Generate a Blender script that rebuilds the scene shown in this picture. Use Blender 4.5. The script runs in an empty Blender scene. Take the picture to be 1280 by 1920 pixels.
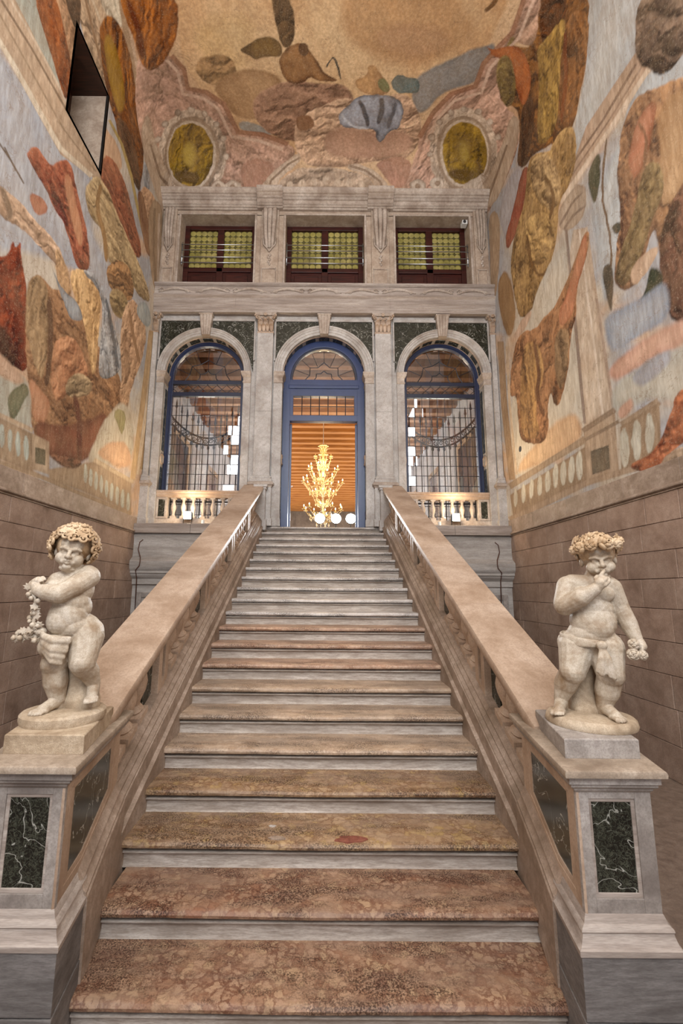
import bpy, bmesh, math, random
import numpy as np
from mathutils import Vector, Matrix, noise as mnoise

# ------------------------------------------------------------------ camera, world, lights, exposure
scene = bpy.context.scene
COL = scene.collection
CAM_Z = 1.905
cam_data = bpy.data.cameras.new('camera')
cam_data.lens = 16.0
cam_data.sensor_width = 36.0
cam_data.shift_x = 35 / 1920
cam_data.clip_start = 0.05
cam = bpy.data.objects.new('camera', cam_data)
COL.objects.link(cam)
cam.matrix_world = (Matrix.Translation((0, 0, CAM_Z)) @ Matrix.Rotation(math.radians(90 + 9.8), 4, 'X')
                    @ Matrix.Rotation(math.radians(0.45), 4, 'Z'))
scene.camera = cam

world = bpy.data.worlds.new('world')
scene.world = world
world.use_nodes = True
bg = world.node_tree.nodes['Background']
bg.inputs['Color'].default_value = (0.80, 0.88, 1.0, 1)
bg.inputs['Strength'].default_value = 1.0

scene.view_settings.view_transform = 'Standard'
scene.view_settings.look = 'None'
scene.view_settings.gamma = 1.0
scene.view_settings.use_curve_mapping = False
scene.view_settings.exposure = 0.62

cy = scene.cycles
cy.max_bounces, cy.diffuse_bounces, cy.glossy_bounces, cy.transmission_bounces, cy.transparent_max_bounces = 4, 3, 2, 2, 6
cy.caustics_reflective = cy.caustics_refractive = False
cy.use_adaptive_sampling = True
cy.adaptive_threshold = 0.05
cy.sample_clamp_indirect = 4.0


def area_light(name, loc, rot, sx, sy, power, col):
    d = bpy.data.lights.new(name, 'AREA')
    d.shape = 'RECTANGLE'
    d.size, d.size_y, d.energy, d.color = sx, sy, power, col
    o = bpy.data.objects.new(name, d)
    COL.objects.link(o)
    o.location = loc
    o.rotation_euler = rot
    return o


def point_light(name, loc, power, col, r=0.05):
    d = bpy.data.lights.new(name, 'POINT')
    d.energy, d.color, d.shadow_soft_size = power, col, r
    o = bpy.data.objects.new(name, d)
    COL.objects.link(o)
    o.location = loc
    return o


def spot_light(name, loc, target, power, col, angle=100, blend=0.8, r=0.08):
    d = bpy.data.lights.new(name, 'SPOT')
    d.energy, d.color, d.shadow_soft_size = power, col, r
    d.spot_size, d.spot_blend = math.radians(angle), blend
    o = bpy.data.objects.new(name, d)
    COL.objects.link(o)
    o.location = loc
    o.rotation_euler = (Vector(target) - Vector(loc)).to_track_quat('-Z', 'Y').to_euler()
    return o


# daylight entering by the tall windows of the rear wall, behind the camera
area_light('daylight_window', (0.0, -2.9, 7.2), (math.radians(90), 0, 0), 3.0, 4.6, 430, (0.90, 0.95, 1.0))
area_light('daylight_doorway', (0.0, -2.9, 1.9), (math.radians(90), 0, 0), 3.0, 3.0, 18, (0.86, 0.92, 1.0))
# added side fill standing in for daylight, beside and above the camera
area_light('side_fill_west', (-3.55, 0.2, 7.4), (0, math.radians(-90), 0), 4.0, 2.6, 250, (1.0, 0.97, 0.93))
area_light('side_fill_east', (3.55, 0.2, 7.4), (0, math.radians(90), 0), 4.0, 2.6, 250, (1.0, 0.97, 0.93))

# ------------------------------------------------------------------ constants of the place (metres)
W = 3.65            # half width of the stair hall
YE = 9.0            # face of the end wall
RISE, RUN, Y0 = 0.15, 0.332, 2.29
SL = RISE / RUN
LAND = 3.15
SPRING = 6.44
CEIL_SPRING, CR, CEIL_Z = 10.72, 0.75, 11.47


def nose(y):
    return RISE + (y - Y0) * SL


# ------------------------------------------------------------------ mesh helpers
class MB:
    def __init__(self):
        self.v, self.f = [], []

    def add(self, verts, faces):
        o = len(self.v)
        self.v += [tuple(p) for p in verts]
        self.f += [tuple(i + o for i in fc) for fc in faces]
        return self

    def box(self, x0, x1, y0, y1, z0, z1):
        v = [(x0, y0, z0), (x1, y0, z0), (x1, y1, z0), (x0, y1, z0), (x0, y0, z1), (x1, y0, z1), (x1, y1, z1), (x0, y1, z1)]
        return self.add(v, [(3, 2, 1, 0), (4, 5, 6, 7), (0, 1, 5, 4), (1, 2, 6, 5), (2, 3, 7, 6), (3, 0, 4, 7)])

    def loft(self, rings, closed=True, cap=True):
        """rings: lists of points of equal length"""
        n = len(rings[0])
        v = [p for r in rings for p in r]
        f = []
        m = n if closed else n - 1
        for k in range(len(rings) - 1):
            for i in range(m):
                j = (i + 1) % n
                f.append((k * n + i, k * n + j, (k + 1) * n + j, (k + 1) * n + i))
        if cap:
            f.append(tuple(range(n - 1, -1, -1)))
            f.append(tuple((len(rings) - 1) * n + i for i in range(n)))
        return self.add(v, f)

    def prism_y(self, poly, y0, y1):      # poly of (x, z)
        return self.loft([[(x, y0, z) for x, z in poly], [(x, y1, z) for x, z in poly]])

    def prism_x(self, poly, x0, x1):      # poly of (y, z)
        return self.loft([[(x0, y, z) for y, z in poly], [(x1, y, z) for y, z in poly]])

    def prism_z(self, poly, z0, z1):      # poly of (x, y)
        return self.loft([[(x, y, z0) for x, y in poly], [(x, y, z1) for x, y in poly]])

    def lathe(self, prof, c=(0, 0, 0), seg=16, cap=True):   # prof of (r, z)
        rings = []
        for r, z in prof:
            rings.append([(c[0] + r * math.cos(2 * math.pi * i / seg), c[1] + r * math.sin(2 * math.pi * i / seg), c[2] + z) for i in range(seg)])
        return self.loft(rings, True, cap)

    def tube(self, pts, r, seg=6, cap=True):
        pts = [Vector(p) for p in pts]
        n = len(pts)
        rr = r if isinstance(r, (list, tuple)) else [r] * n
        up = None
        rings = []
        for i, p in enumerate(pts):
            t = (pts[min(i + 1, n - 1)] - pts[max(i - 1, 0)])
            t = t.normalized() if t.length > 1e-9 else Vector((0, 0, 1))
            if up is None:
                a = Vector((0, 0, 1)) if abs(t.z) < 0.9 else Vector((1, 0, 0))
                up = (a - t * a.dot(t)).normalized()
            else:
                up = up - t * up.dot(t)
                up = up.normalized() if up.length > 1e-6 else t.orthogonal().normalized()
            b = t.cross(up)
            rings.append([tuple(p + (up * math.cos(2 * math.pi * k / seg) + b * math.sin(2 * math.pi * k / seg)) * rr[i]) for k in range(seg)])
        return self.loft(rings, True, cap)

    def ball(self, c, r, seg=10, rings=6, rot=None):
        r = r if isinstance(r, (list, tuple)) else (r, r, r)
        v, f = [], []
        v.append((0, 0, r[2]))
        for i in range(1, rings):
            th = math.pi * i / rings
            for k in range(seg):
                ph = 2 * math.pi * k / seg
                v.append((r[0] * math.sin(th) * math.cos(ph), r[1] * math.sin(th) * math.sin(ph), r[2] * math.cos(th)))
        v.append((0, 0, -r[2]))
        for k in range(seg):
            f.append((0, 1 + k, 1 + (k + 1) % seg))
        for i in range(rings - 2):
            a = 1 + i * seg
            for k in range(seg):
                f.append((a + k, a + seg + k, a + seg + (k + 1) % seg, a + (k + 1) % seg))
        a = 1 + (rings - 2) * seg
        last = len(v) - 1
        for k in range(seg):
            f.append((a + k, last, a + (k + 1) % seg))
        M = rot if rot is not None else Matrix.Identity(3)
        c = Vector(c)
        return self.add([tuple(M @ Vector(p) + c) for p in v], f)

    def ring(self, c, R, r, axis='y', seg=20, sub=6):
        pts = []
        for i in range(seg + 1):
            a = 2 * math.pi * i / seg
            d = {'y': (math.cos(a), 0, math.sin(a)), 'z': (math.cos(a), math.sin(a), 0), 'x': (0, math.cos(a), math.sin(a))}[axis]
            pts.append((c[0] + R * d[0], c[1] + R * d[1], c[2] + R * d[2]))
        return self.tube(pts, r, sub, cap=False)

    def mirror_x(self):
        self.v = [(-x, y, z) for x, y, z in self.v]
        self.f = [tuple(reversed(f)) for f in self.f]
        return self

    def mesh(self, name, bevel=0, smooth=False, segs=2, recalc=True):
        me = bpy.data.meshes.new(name)
        bm = bmesh.new()
        vs = [bm.verts.new(p) for p in self.v]
        for f in self.f:
            try:
                bm.faces.new([vs[i] for i in f])
            except ValueError:
                pass
        if recalc:
            bmesh.ops.recalc_face_normals(bm, faces=bm.faces[:])
        if bevel:
            ed = [e for e in bm.edges if len(e.link_faces) == 2 and e.calc_face_angle(0) > 0.6]
            bmesh.ops.bevel(bm, geom=ed, offset=bevel, segments=segs, profile=0.6, affect='EDGES', clamp_overlap=True)
        bm.to_mesh(me)
        bm.free()
        if smooth:
            me.polygons.foreach_set('use_smooth', [True] * len(me.polygons))
            if smooth == 'auto':
                bmx = bmesh.new()
                bmx.from_mesh(me)
                for e in bmx.edges:
                    if len(e.link_faces) == 2 and e.calc_face_angle(0) > 0.6:
                        e.smooth = False
                bmx.to_mesh(me)
                bmx.free()
        return me

    def build(self, name, mat, parent=None, bevel=0, smooth=False, segs=2, recalc=True):
        return link(name, self.mesh(name, bevel, smooth, segs, recalc), mat, parent)


def link(name, me, mat=None, parent=None, loc=None, rot=None):
    o = bpy.data.objects.new(name, me)
    COL.objects.link(o)
    if mat is not None and me is not None and not me.materials:
        me.materials.append(mat)
    if parent is not None:
        o.parent = parent
    if loc is not None:
        o.location = loc
    if rot is not None:
        o.rotation_euler = rot
    return o


def empty(name, loc=(0, 0, 0), parent=None):
    o = bpy.data.objects.new(name, None)
    o.empty_display_size = 0.1
    COL.objects.link(o)
    o.location = loc
    if parent is not None:
        o.parent = parent
    return o


def tag(o, label=None, cat=None, group=None, kind=None):
    if label: o['label'] = label
    if cat: o['category'] = cat
    if group: o['group'] = group
    if kind: o['kind'] = kind
    return o


def structure(o, label=None):
    o['kind'] = 'structure'
    if label: o['label'] = label
    return o


def eval_mesh(o, name):
    dg = bpy.context.evaluated_depsgraph_get()
    dg.update()
    me = bpy.data.meshes.new_from_object(o.evaluated_get(dg))
    me.name = name
    return me


# ------------------------------------------------------------------ materials
class NT:
    def __init__(self, name):
        self.m = bpy.data.materials.new(name)
        self.m.use_nodes = True
        self.t = self.m.node_tree
        self.b = self.t.nodes['Principled BSDF']

    def n(self, kind, **kw):
        nd = self.t.nodes.new(kind)
        for k, v in kw.items():
            if k.startswith('_'):
                setattr(nd, k[1:], v)
            else:
                key = int(k[1:]) if (k[0] == 'i' and k[1:].isdigit()) else k.replace('__', ' ')
                self.set(nd.inputs[key], v)
        return nd

    def set(self, sock, v):
        if isinstance(v, bpy.types.NodeSocket):
            self.t.links.new(v, sock)
        else:
            sock.default_value = v

    def coord(self, scale=(1, 1, 1), kind='Object', rot=(0, 0, 0)):
        tc = self.n('ShaderNodeTexCoord')
        mp = self.n('ShaderNodeMapping')
        mp.inputs['Scale'].default_value = scale
        mp.inputs['Rotation'].default_value = rot
        self.t.links.new(tc.outputs[kind], mp.inputs['Vector'])
        return mp.outputs[0]

    def geo(self, scale=(1, 1, 1), rot=(0, 0, 0)):
        g = self.n('ShaderNodeNewGeometry')
        mp = self.n('ShaderNodeMapping')
        mp.inputs['Scale'].default_value = scale
        mp.inputs['Rotation'].default_value = rot
        self.t.links.new(g.outputs['Position'], mp.inputs['Vector'])
        return mp.outputs[0]

    def noise(self, vec, scale=5, detail=6, rough=0.6, dist=0.0):
        nd = self.n('ShaderNodeTexNoise', Vector=vec, Scale=scale, Detail=detail, Roughness=rough, Distortion=dist)
        return nd.outputs['Fac']

    def ramp(self, fac, stops, interp='LINEAR'):
        nd = self.n('ShaderNodeValToRGB')
        cr = nd.color_ramp
        cr.interpolation = interp
        while len(cr.elements) < len(stops):
            cr.elements.new(0.5)
        for e, (p, c) in zip(cr.elements, stops):
            e.position = p
            e.color = (*c, 1) if len(c) == 3 else c
        self.t.links.new(fac, nd.inputs[0])
        return nd.outputs[0]

    def mix(self, fac, a, b, mode='MIX'):
        nd = self.n('ShaderNodeMix', _data_type='RGBA', _blend_type=mode)
        self.set(nd.inputs[0], fac)
        self.set(nd.inputs[6], (*a, 1) if isinstance(a, tuple) and len(a) == 3 else a)
        self.set(nd.inputs[7], (*b, 1) if isinstance(b, tuple) and len(b) == 3 else b)
        return nd.outputs[2]

    def math(self, op, a, b=0.0, clamp=False):
        nd = self.n('ShaderNodeMath', _operation=op, _use_clamp=clamp)
        self.set(nd.inputs[0], a)
        self.set(nd.inputs[1], b)
        return nd.outputs[0]

    def bump(self, h, strength=0.3, dist=0.01):
        nd = self.n('ShaderNodeBump', Strength=strength, Distance=dist, Height=h)
        self.t.links.new(nd.outputs[0], self.b.inputs['Normal'])
        return nd

    def out(self, col=None, rough=0.6, spec=0.3, metal=0.0, coat=0.0):
        if col is not None:
            self.set(self.b.inputs['Base Color'], (*col, 1) if isinstance(col, tuple) and len(col) == 3 else col)
        self.set(self.b.inputs['Roughness'], rough)
        self.b.inputs['Specular IOR Level'].default_value = spec
        self.b.inputs['Metallic'].default_value = metal
        self.b.inputs['Coat Weight'].default_value = coat
        return self.m


def rgb(h):
    c = [int(h[i:i + 2], 16) / 255 for i in (0, 2, 4)]
    return tuple(x / 12.92 if x <= 0.04045 else ((x + 0.055) / 1.055) ** 2.4 for x in c)


def stone(name, base, dark, light, vein=None, scale=3.0, rough=0.55, bump=0.25, streak=(1, 1, 1), stain=0.35, rand=0.0):
    t = NT(name)
    p = t.geo(streak)
    n1 = t.noise(p, scale, 4, 0.65, 0.4)
    n2 = t.noise(p, scale * 7, 4, 0.7)
    n3 = t.noise(p, scale * 40, 2, 0.6)
    c = t.ramp(n1, [(0.30, dark), (0.5, base), (0.72, light)])
    c = t.mix(t.ramp(n2, [(0.42, (0, 0, 0)), (0.62, (stain,) * 3)]), c, dark)
    c = t.mix(t.ramp(n3, [(0.40, (0.25,) * 3), (0.55, (0, 0, 0))]), c, tuple(x * 0.6 for x in dark))
    if vein:
        v = t.n('ShaderNodeTexNoise', Vector=p, Scale=scale * 1.5, Detail=5, Roughness=0.6, Distortion=1.5).outputs['Fac']
        k = t.math('ABSOLUTE', t.math('SUBTRACT', v, 0.5))
        c = t.mix(t.ramp(k, [(0.0, (0.55,) * 3), (0.02, (0, 0, 0))]), c, vein)
    if rand:
        oi = t.n('ShaderNodeObjectInfo')
        hs = t.n('ShaderNodeHueSaturation', Saturation=1.0, Color=c)
        t.set(hs.inputs['Value'], t.math('ADD', t.math('MULTIPLY', oi.outputs['Random'], rand), 1 - rand / 2))
        c = hs.outputs[0]
    h = t.math('ADD', t.math('MULTIPLY', n2, 0.6), t.math('MULTIPLY', n3, 0.4))
    if bump >= 0.3: t.bump(h, bump, 0.01)
    return t.out(c, rough, 0.35)


M = {}
M['ashlar'] = stone('ashlar', rgb('a08776'), rgb('806858'), rgb('b19a89'), scale=2.2, rough=0.8, bump=0.35, rand=0.22)
M['mortar'] = stone('mortar', rgb('5e4c40'), rgb('45372e'), rgb('6f5c50'), scale=8, rough=0.9)
M['istria'] = stone('istria', rgb('b5a698'), rgb('8d7c6e'), rgb('d2c6ba'), scale=2.5, rough=0.6, stain=0.45)
M['istria_pale'] = stone('istria_pale', rgb('b8b2ac'), rgb('968c84'), rgb('cfcac5'), scale=2.0, rough=0.55, vein=rgb('97897c'))
M['istria_rail'] = stone('istria_rail', rgb('b59d88'), rgb('957b65'), rgb('cab4a1'), scale=2.0, rough=0.6, bump=0.12, stain=0.3, rand=0.14)
M['istria_warm'] = stone('istria_warm', rgb('a08c7c'), rgb('786554'), rgb('bba898'), scale=3.0, rough=0.6, stain=0.5, rand=0.1)
M['istria_streak'] = stone('istria_streak', rgb('a99c92'), rgb('82746a'), rgb('c5bab0'), scale=2.5, rough=0.6, streak=(0.25, 1, 3.5), stain=0.5)
M['plinth_grey'] = stone('plinth_grey', rgb('a0978f'), rgb('766c65'), rgb('b8afa8'), scale=3.0, rough=0.65, stain=0.5)
M['frieze_grey'] = stone('frieze_grey', rgb('b5aea7'), rgb('8f877f'), rgb('cac4be'), scale=2.5, rough=0.65, streak=(0.4, 1, 2.5), stain=0.4)
M['istria_cap'] = stone('istria_cap', rgb('a2917f'), rgb('7c6b5b'), rgb('b8a897'), scale=4.0, rough=0.6, stain=0.5)
M['block_grey'] = stone('block_grey', rgb('75706d'), rgb('544e4b'), rgb('8d8784'), scale=3.0, rough=0.75, streak=(0.4, 1, 3), stain=0.55)
M['statue'] = stone('statue', rgb('bdaf9c'), rgb('8a7156'), rgb('cfc4b5'), scale=6, rough=0.55, bump=0.12, stain=0.35)
M['statue_base'] = stone('statue_base', rgb('b9a58c'), rgb('8f7a62'), rgb('cdbca6'), scale=6, rough=0.75, bump=0.5, stain=0.4)
M['statue_hair'] = stone('statue_hair', rgb('c9ad8b'), rgb('8c6d4c'), rgb('e0cbb0'), scale=8, rough=0.65, stain=0.5)
M['stucco'] = stone('stucco', rgb('b3a08e'), rgb('8f7b6a'), rgb('cabaa8'), scale=3.0, rough=0.75, stain=0.4)


def breccia(name, cells, grout, amount, dust, dust_amt):
    """mottled Verona marble: rounded pale nodules in a red-brown matrix, dusty where worn"""
    t = NT(name)
    p = t.geo()
    d = t.n('ShaderNodeTexNoise', Vector=p, Scale=14.0, Detail=5, Roughness=0.65)
    pw = t.n('ShaderNodeVectorMath', _operation='MULTIPLY_ADD', i1=(0.13, 0.13, 0.13), i2=p, i0=d.outputs['Color']).outputs[0]
    v1 = t.n('ShaderNodeTexVoronoi', _feature='DISTANCE_TO_EDGE', Vector=pw, Scale=20.0, Randomness=1.0)
    v2 = t.n('ShaderNodeTexVoronoi', _feature='F1', Vector=pw, Scale=20.0, Randomness=1.0)
    v3 = t.n('ShaderNodeTexVoronoi', _feature='DISTANCE_TO_EDGE', Vector=pw, Scale=47.0)
    sep = t.n('ShaderNodeSeparateColor', Color=v2.outputs['Color'])
    tone = t.math('ADD', t.math('MULTIPLY', sep.outputs[0], 0.55), t.math('MULTIPLY', t.noise(p, 5.0, 5, 0.65), 0.5))
    cell = t.ramp(tone, [(0.15, cells[2]), (0.4, cells[0]), (0.6, cells[1]), (0.85, cells[3])])
    big = t.noise(p, 2.4, 6, 0.65)
    fine = t.noise(p, 120, 4, 0.7)
    edge = t.ramp(v1.outputs['Distance'], [(0.0, (1, 1, 1)), (0.06, (0.8,) * 3), (0.20, (0, 0, 0))])
    e3 = t.ramp(v3.outputs['Distance'], [(0.0, (0.7,) * 3), (0.12, (0, 0, 0))])
    em = t.math('MAXIMUM', edge, t.math('MULTIPLY', e3, t.ramp(big, [(0.45, (0, 0, 0)), (0.6, (1, 1, 1))])))
    e2 = t.math('MULTIPLY', em, t.math('MULTIPLY', t.ramp(t.noise(p, 6.0, 4, 0.6), [(0.35, (0.25,) * 3), (0.6, (1, 1, 1))]), amount))
    c = t.mix(e2, cell, grout)
    red = t.noise(p, 3.3, 5, 0.7)
    c = t.mix(t.ramp(red, [(0.55, (0, 0, 0)), (0.72, (0.55 * amount,) * 3)]), c, grout)
    dn = t.noise(t.geo((0.6, 2.5, 1)), 3.0, 8, 0.7, 0.3)
    c = t.mix(t.ramp(dn, [(0.42, (0, 0, 0)), (0.62, (dust_amt,) * 3)]), c, dust)
    patch = t.noise(t.geo((0.7, 2.2, 1)), 3.2, 6, 0.7)
    pit = t.math('MULTIPLY', t.ramp(fine, [(0.46, (1, 1, 1)), (0.55, (0, 0, 0))]), t.ramp(patch, [(0.44, (0, 0, 0)), (0.58, (0.85,) * 3)]))
    c = t.mix(pit, c, tuple(x * 0.22 for x in grout))
    t.bump(t.math('ADD', fine, t.math('MULTIPLY', em, -0.5)), 0.3, 0.006)
    return t.out(c, 0.45, 0.35)


M['tread_red'] = breccia('tread_red', [rgb('9e7e64'), rgb('ab8a70'), rgb('8d6149'), rgb('ae9070')], rgb('6a4230'), 0.95, rgb('7d695b'), 0.5)
M['tread_gold'] = breccia('tread_gold', [rgb('9f8264'), rgb('ac9072'), rgb('907050'), rgb('ac8e5a')], rgb('704c32'), 0.9, rgb('8a7666'), 0.55)
M['tread_mid'] = breccia('tread_mid', [rgb('b89f86'), rgb('c2aa93'), rgb('ab9076'), rgb('bca388')], rgb('8a6c56'), 0.5, rgb('8f8072'), 0.6)
M['tread_rose'] = breccia('tread_rose', [rgb('bd9b81'), rgb('c6a78f'), rgb('ae866d'), rgb('c2a285')], rgb('8f664f'), 0.6, rgb('98867a'), 0.5)
M['tread_pale'] = breccia('tread_pale', [rgb('d2cac3'), rgb('dcd5cf'), rgb('c6bcb4'), rgb('d5cdc6')], rgb('a09286'), 0.4, rgb('bab1aa'), 0.5)
M['riser'] = stone('riser', rgb('b2a69a'), rgb('857669'), rgb('cabfb4'), scale=3.0, rough=0.6, streak=(0.35, 1, 3), stain=0.7, rand=0.1)


def dark_marble():
    t = NT('dark_marble')
    p = t.geo()
    n = t.noise(p, 7, 8, 0.65, 0.8)
    base = t.ramp(n, [(0.35, rgb('0c0d0b')), (0.55, rgb('1c1e18')), (0.75, rgb('34352c'))])
    for sc, wd, col, am in ((15, 0.010, rgb('6f7164'), 0.6), (42, 0.05, rgb('4a4c40'), 0.75), (5, 0.009, rgb('b4b2a8'), 0.85)):
        v = t.n('ShaderNodeTexNoise', Vector=p, Scale=sc, Detail=3, Roughness=0.6, Distortion=1.0).outputs['Fac']
        k = t.math('ABSOLUTE', t.math('SUBTRACT', v, 0.5))
        base = t.mix(t.ramp(k, [(0.0, (am,) * 3), (wd, (0, 0, 0))]), base, col)
    return t.out(base, 0.22, 0.5)


M['dark_marble'] = dark_marble()


def plain(name, col, rough=0.5, spec=0.4, metal=0.0, var=0.25, scale=8, coat=0.0):
    t = NT(name)
    n = t.noise(t.geo(), scale, 6, 0.65)
    c = t.mix(t.ramp(n, [(0.35, (0, 0, 0)), (0.7, (var,) * 3)]), col, tuple(x * 0.45 for x in col))
    return t.out(c, rough, spec, metal, coat)


M['blue'] = plain('blue_paint', rgb('2b3961'), 0.36, 0.5, var=0.35, scale=5)
M['blue_dark'] = plain('blue_dark_paint', rgb('1a2138'), 0.4, 0.5, var=0.4, scale=5)
M['blue_side'] = plain('blue_side_paint', rgb('1f2846'), 0.38, 0.5, var=0.4, scale=5)
M['iron'] = plain('wrought_iron', rgb('23242c'), 0.45, 0.5, 0.6, scale=20)
M['lead'] = plain('lead_came', rgb('2c2d33'), 0.5, 0.4, 0.4)
M['steel'] = plain('brushed_steel', rgb('c8cdd2'), 0.3, 0.5, 0.9, var=0.1)
M['black'] = plain('black_plastic', rgb('151515'), 0.5, 0.4)
M['white_plastic'] = plain('white_plastic', rgb('d9d9d6'), 0.45, 0.4, var=0.08)
M['copper_cable'] = plain('brown_cable', rgb('5d3f33'), 0.6)


def wood(name, a, b, axis=(1, 12, 12), rough=0.45):
    t = NT(name)
    p = t.geo(axis)
    n = t.noise(p, 2.5, 7, 0.6, 0.6)
    c = t.ramp(n, [(0.35, a), (0.65, b)])
    return t.out(c, rough, 0.4)


M['wood_red'] = wood('dark_red_wood', rgb('260d0a'), rgb('471c15'))
M['wood_beam'] = wood('ceiling_beam_wood', rgb('7a4c24'), rgb('9a6a38'), (0.6, 8, 8), 0.6)
M['wood_board'] = wood('ceiling_board_wood', rgb('d2a870'), rgb('e6c690'), (0.6, 8, 8), 0.6)
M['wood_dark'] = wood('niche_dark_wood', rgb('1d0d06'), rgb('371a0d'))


def glass(name, tint=(0.9, 0.93, 0.97), rough=0.02, alpha=0.25, spec=0.8):
    """leaded pane: mostly clear, with the mirror-like sheen of old sheet glass"""
    t = NT(name)
    nt = t.t
    tr = t.n('ShaderNodeBsdfTransparent', Color=(*tint, 1))
    gl = t.n('ShaderNodeBsdfGlossy', Color=(0.95, 0.97, 1.0, 1), Roughness=rough)
    fr = t.n('ShaderNodeFresnel', IOR=1.5)
    fac = t.math('ADD', fr.outputs[0], alpha, True)
    mx = t.n('ShaderNodeMixShader', i0=fac, i1=tr.outputs[0], i2=gl.outputs[0])
    nt.links.new(mx.outputs[0], nt.nodes['Material Output'].inputs['Surface'])
    return t.m


M['glass'] = glass('leaded_glass', alpha=0.10)
M['glass_lunette'] = glass('lunette_glass', tint=(0.66, 0.62, 0.62), alpha=0.08)


def emit(name, col, strength):
    t = NT(name)
    t.b.inputs['Base Color'].default_value = (*col, 1)
    t.b.inputs['Emission Color'].default_value = (*col, 1)
    t.b.inputs['Emission Strength'].default_value = strength
    t.m.cycles.emission_sampling = 'NONE'
    return t.m


M['bulb'] = emit('bulb_glow', (1.0, 0.84, 0.58), 9)
M['flood_lens'] = emit('floodlight_glow', (1.0, 0.86, 0.62), 60)
M['spot_lens'] = emit('spotlight_glow', (0.90, 0.96, 1.0), 30)


def bottle_glass():
    t = NT('bottle_glass')
    n = t.noise(t.geo(), 3.0, 5, 0.6)
    oi = t.n('ShaderNodeObjectInfo')
    c = t.ramp(n, [(0.3, rgb('5c5430')), (0.55, rgb('857a48')), (0.75, rgb('a3935e'))])
    c = t.mix(t.math('MULTIPLY', oi.outputs['Random'], 0.4), c, rgb('7d7530'))
    t.set(t.b.inputs['Emission Color'], c)
    t.b.inputs['Emission Strength'].default_value = 0.27  # backlight from inside put into the glass as a faint glow
    t.m.cycles.emission_sampling = 'NONE'
    return t.out(c, 0.2, 0.5)


M['bottle_glass'] = bottle_glass()


def chandelier_glass():
    t = NT('chandelier_glass')
    n = t.noise(t.geo(), 30, 3, 0.5)
    c = t.ramp(n, [(0.3, rgb('b08a44')), (0.7, rgb('e8d6a8'))])
    t.b.inputs['Transmission Weight'].default_value = 0.25
    return t.out(c, 0.12, 0.9)


M['bottle_lead'] = plain('bottle_lead', rgb('5a5430'), 0.4)
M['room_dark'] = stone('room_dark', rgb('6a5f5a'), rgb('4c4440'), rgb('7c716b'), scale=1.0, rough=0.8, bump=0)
M['chandelier_glass'] = chandelier_glass()
M['plaster_room'] = stone('plaster_room', rgb('a6aab8'), rgb('878b98'), rgb('bcc0cc'), scale=1.5, rough=0.8, bump=0.1, stain=0.2)
M['terrazzo'] = stone('terrazzo', rgb('8c7a6c'), rgb('6f5f54'), rgb('a18f80'), scale=14, rough=0.35, stain=0.5)

# ================================================================== STRUCTURE: floor, stair, walls
MB().box(-5.2, 5.2, -3.2, 9.6, -0.2, 0.0).build('floor', M['terrazzo'])
structure(bpy.data.objects['floor'], 'worn stone floor of the stair hall')

# ---- staircase: every step a part with its riser below
random.seed(4)
stair = tag(empty('staircase', (0, Y0, 0)), 'broad straight flight of worn marble steps climbing to the arched door', 'staircase')
P0 = Vector((0, Y0, 0))


def local(mb, o):
    l = o.location
    mb.v = [(x - l[0], y - l[1], z - l[2]) for x, y, z in mb.v]
    return mb


def tread_mesh(n):
    hw = 1.135 if n < 2 else 1.162
    y, z = Y0 + RUN * n, RISE * (n + 1)
    back = 0.39 if n < 20 else 0.55
    prof = [(back, 0), (0.20, 0), (0.06, -0.001), (0.022, -0.003), (0.008, -0.009), (0.0, -0.022), (0.003, -0.036), (0.012, -0.044), (0.024, -0.047),
            (0.052, -0.049), (0.052, -0.060), (back, -0.060)]
    rings = []
    N = 70 if n < 9 else 24
    for i in range(N + 1):
        x = -hw + 2 * hw * i / N
        wear = -0.007 * math.exp(-((x) / 0.55) ** 2) if n < 14 else -0.003 * math.exp(-(x / 0.55) ** 2)
        r = []
        for j, (dy, dz) in enumerate(prof):
            a = mnoise.noise((x * 5, n * 7.3, j * 0.3)) * 0.0045 + mnoise.noise((x * 22, n * 3.1, j * 0.7)) * 0.0022
            edge = 1.0 if 2 <= j <= 8 else 0.15
            lim = 1.0 if 2 <= j <= 6 else 0.0
            r.append((x, y + dy + (abs(a) * edge if 3 <= j <= 8 else 0), z + dz + a * 0.5 * edge + wear * lim))
        rings.append(r)
    return MB().loft(rings)


for n in range(21):
    m = M['tread_red'] if n < 2 else M['tread_gold'] if n < 4 else M['tread_mid'] if n < 7 else M['tread_rose'] if n in (7, 8, 9) else M['tread_pale']
    tr = local(tread_mesh(n), stair).build('step_tread', m, stair, smooth='auto')
    hw = 1.135 if n < 2 else 1.165
    y, z = Y0 + RUN * n, RISE * (n + 1)
    b = MB()
    # riser with the small torus strip below the nosing
    N = 24
    rings = []
    for i in range(N + 1):
        x = -hw + 2 * hw * i / N
        a = mnoise.noise((x * 4, n * 2.7, 1.3)) * 0.003
        prof = [(0.10, -0.0605), (0.030, -0.0605), (0.021, -0.065), (0.021, -0.071), (0.030, -0.0755), (0.040, -0.077), (0.042 + a, -0.084), (0.042 + a, -0.135), (0.034 + a, -0.147), (0.030, -0.152), (0.10, -0.152)]
        rings.append([(x, y + dy, z + dz) for dy, dz in prof])
    b.loft(rings)
    local(b, stair).build('riser', M['riser'], tr, smooth='auto')
# massing below the treads, landing slab in the door
b = MB().prism_x([(Y0 + 0.20, 0), (8.95, 0), (8.95, LAND - 0.20), (Y0 + 20 * RUN + 0.12, LAND - 0.22), (Y0 + 0.20, 0.01)], -1.15, 1.15)
local(b, stair).build('stair_core', M['mortar'], stair)
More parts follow.
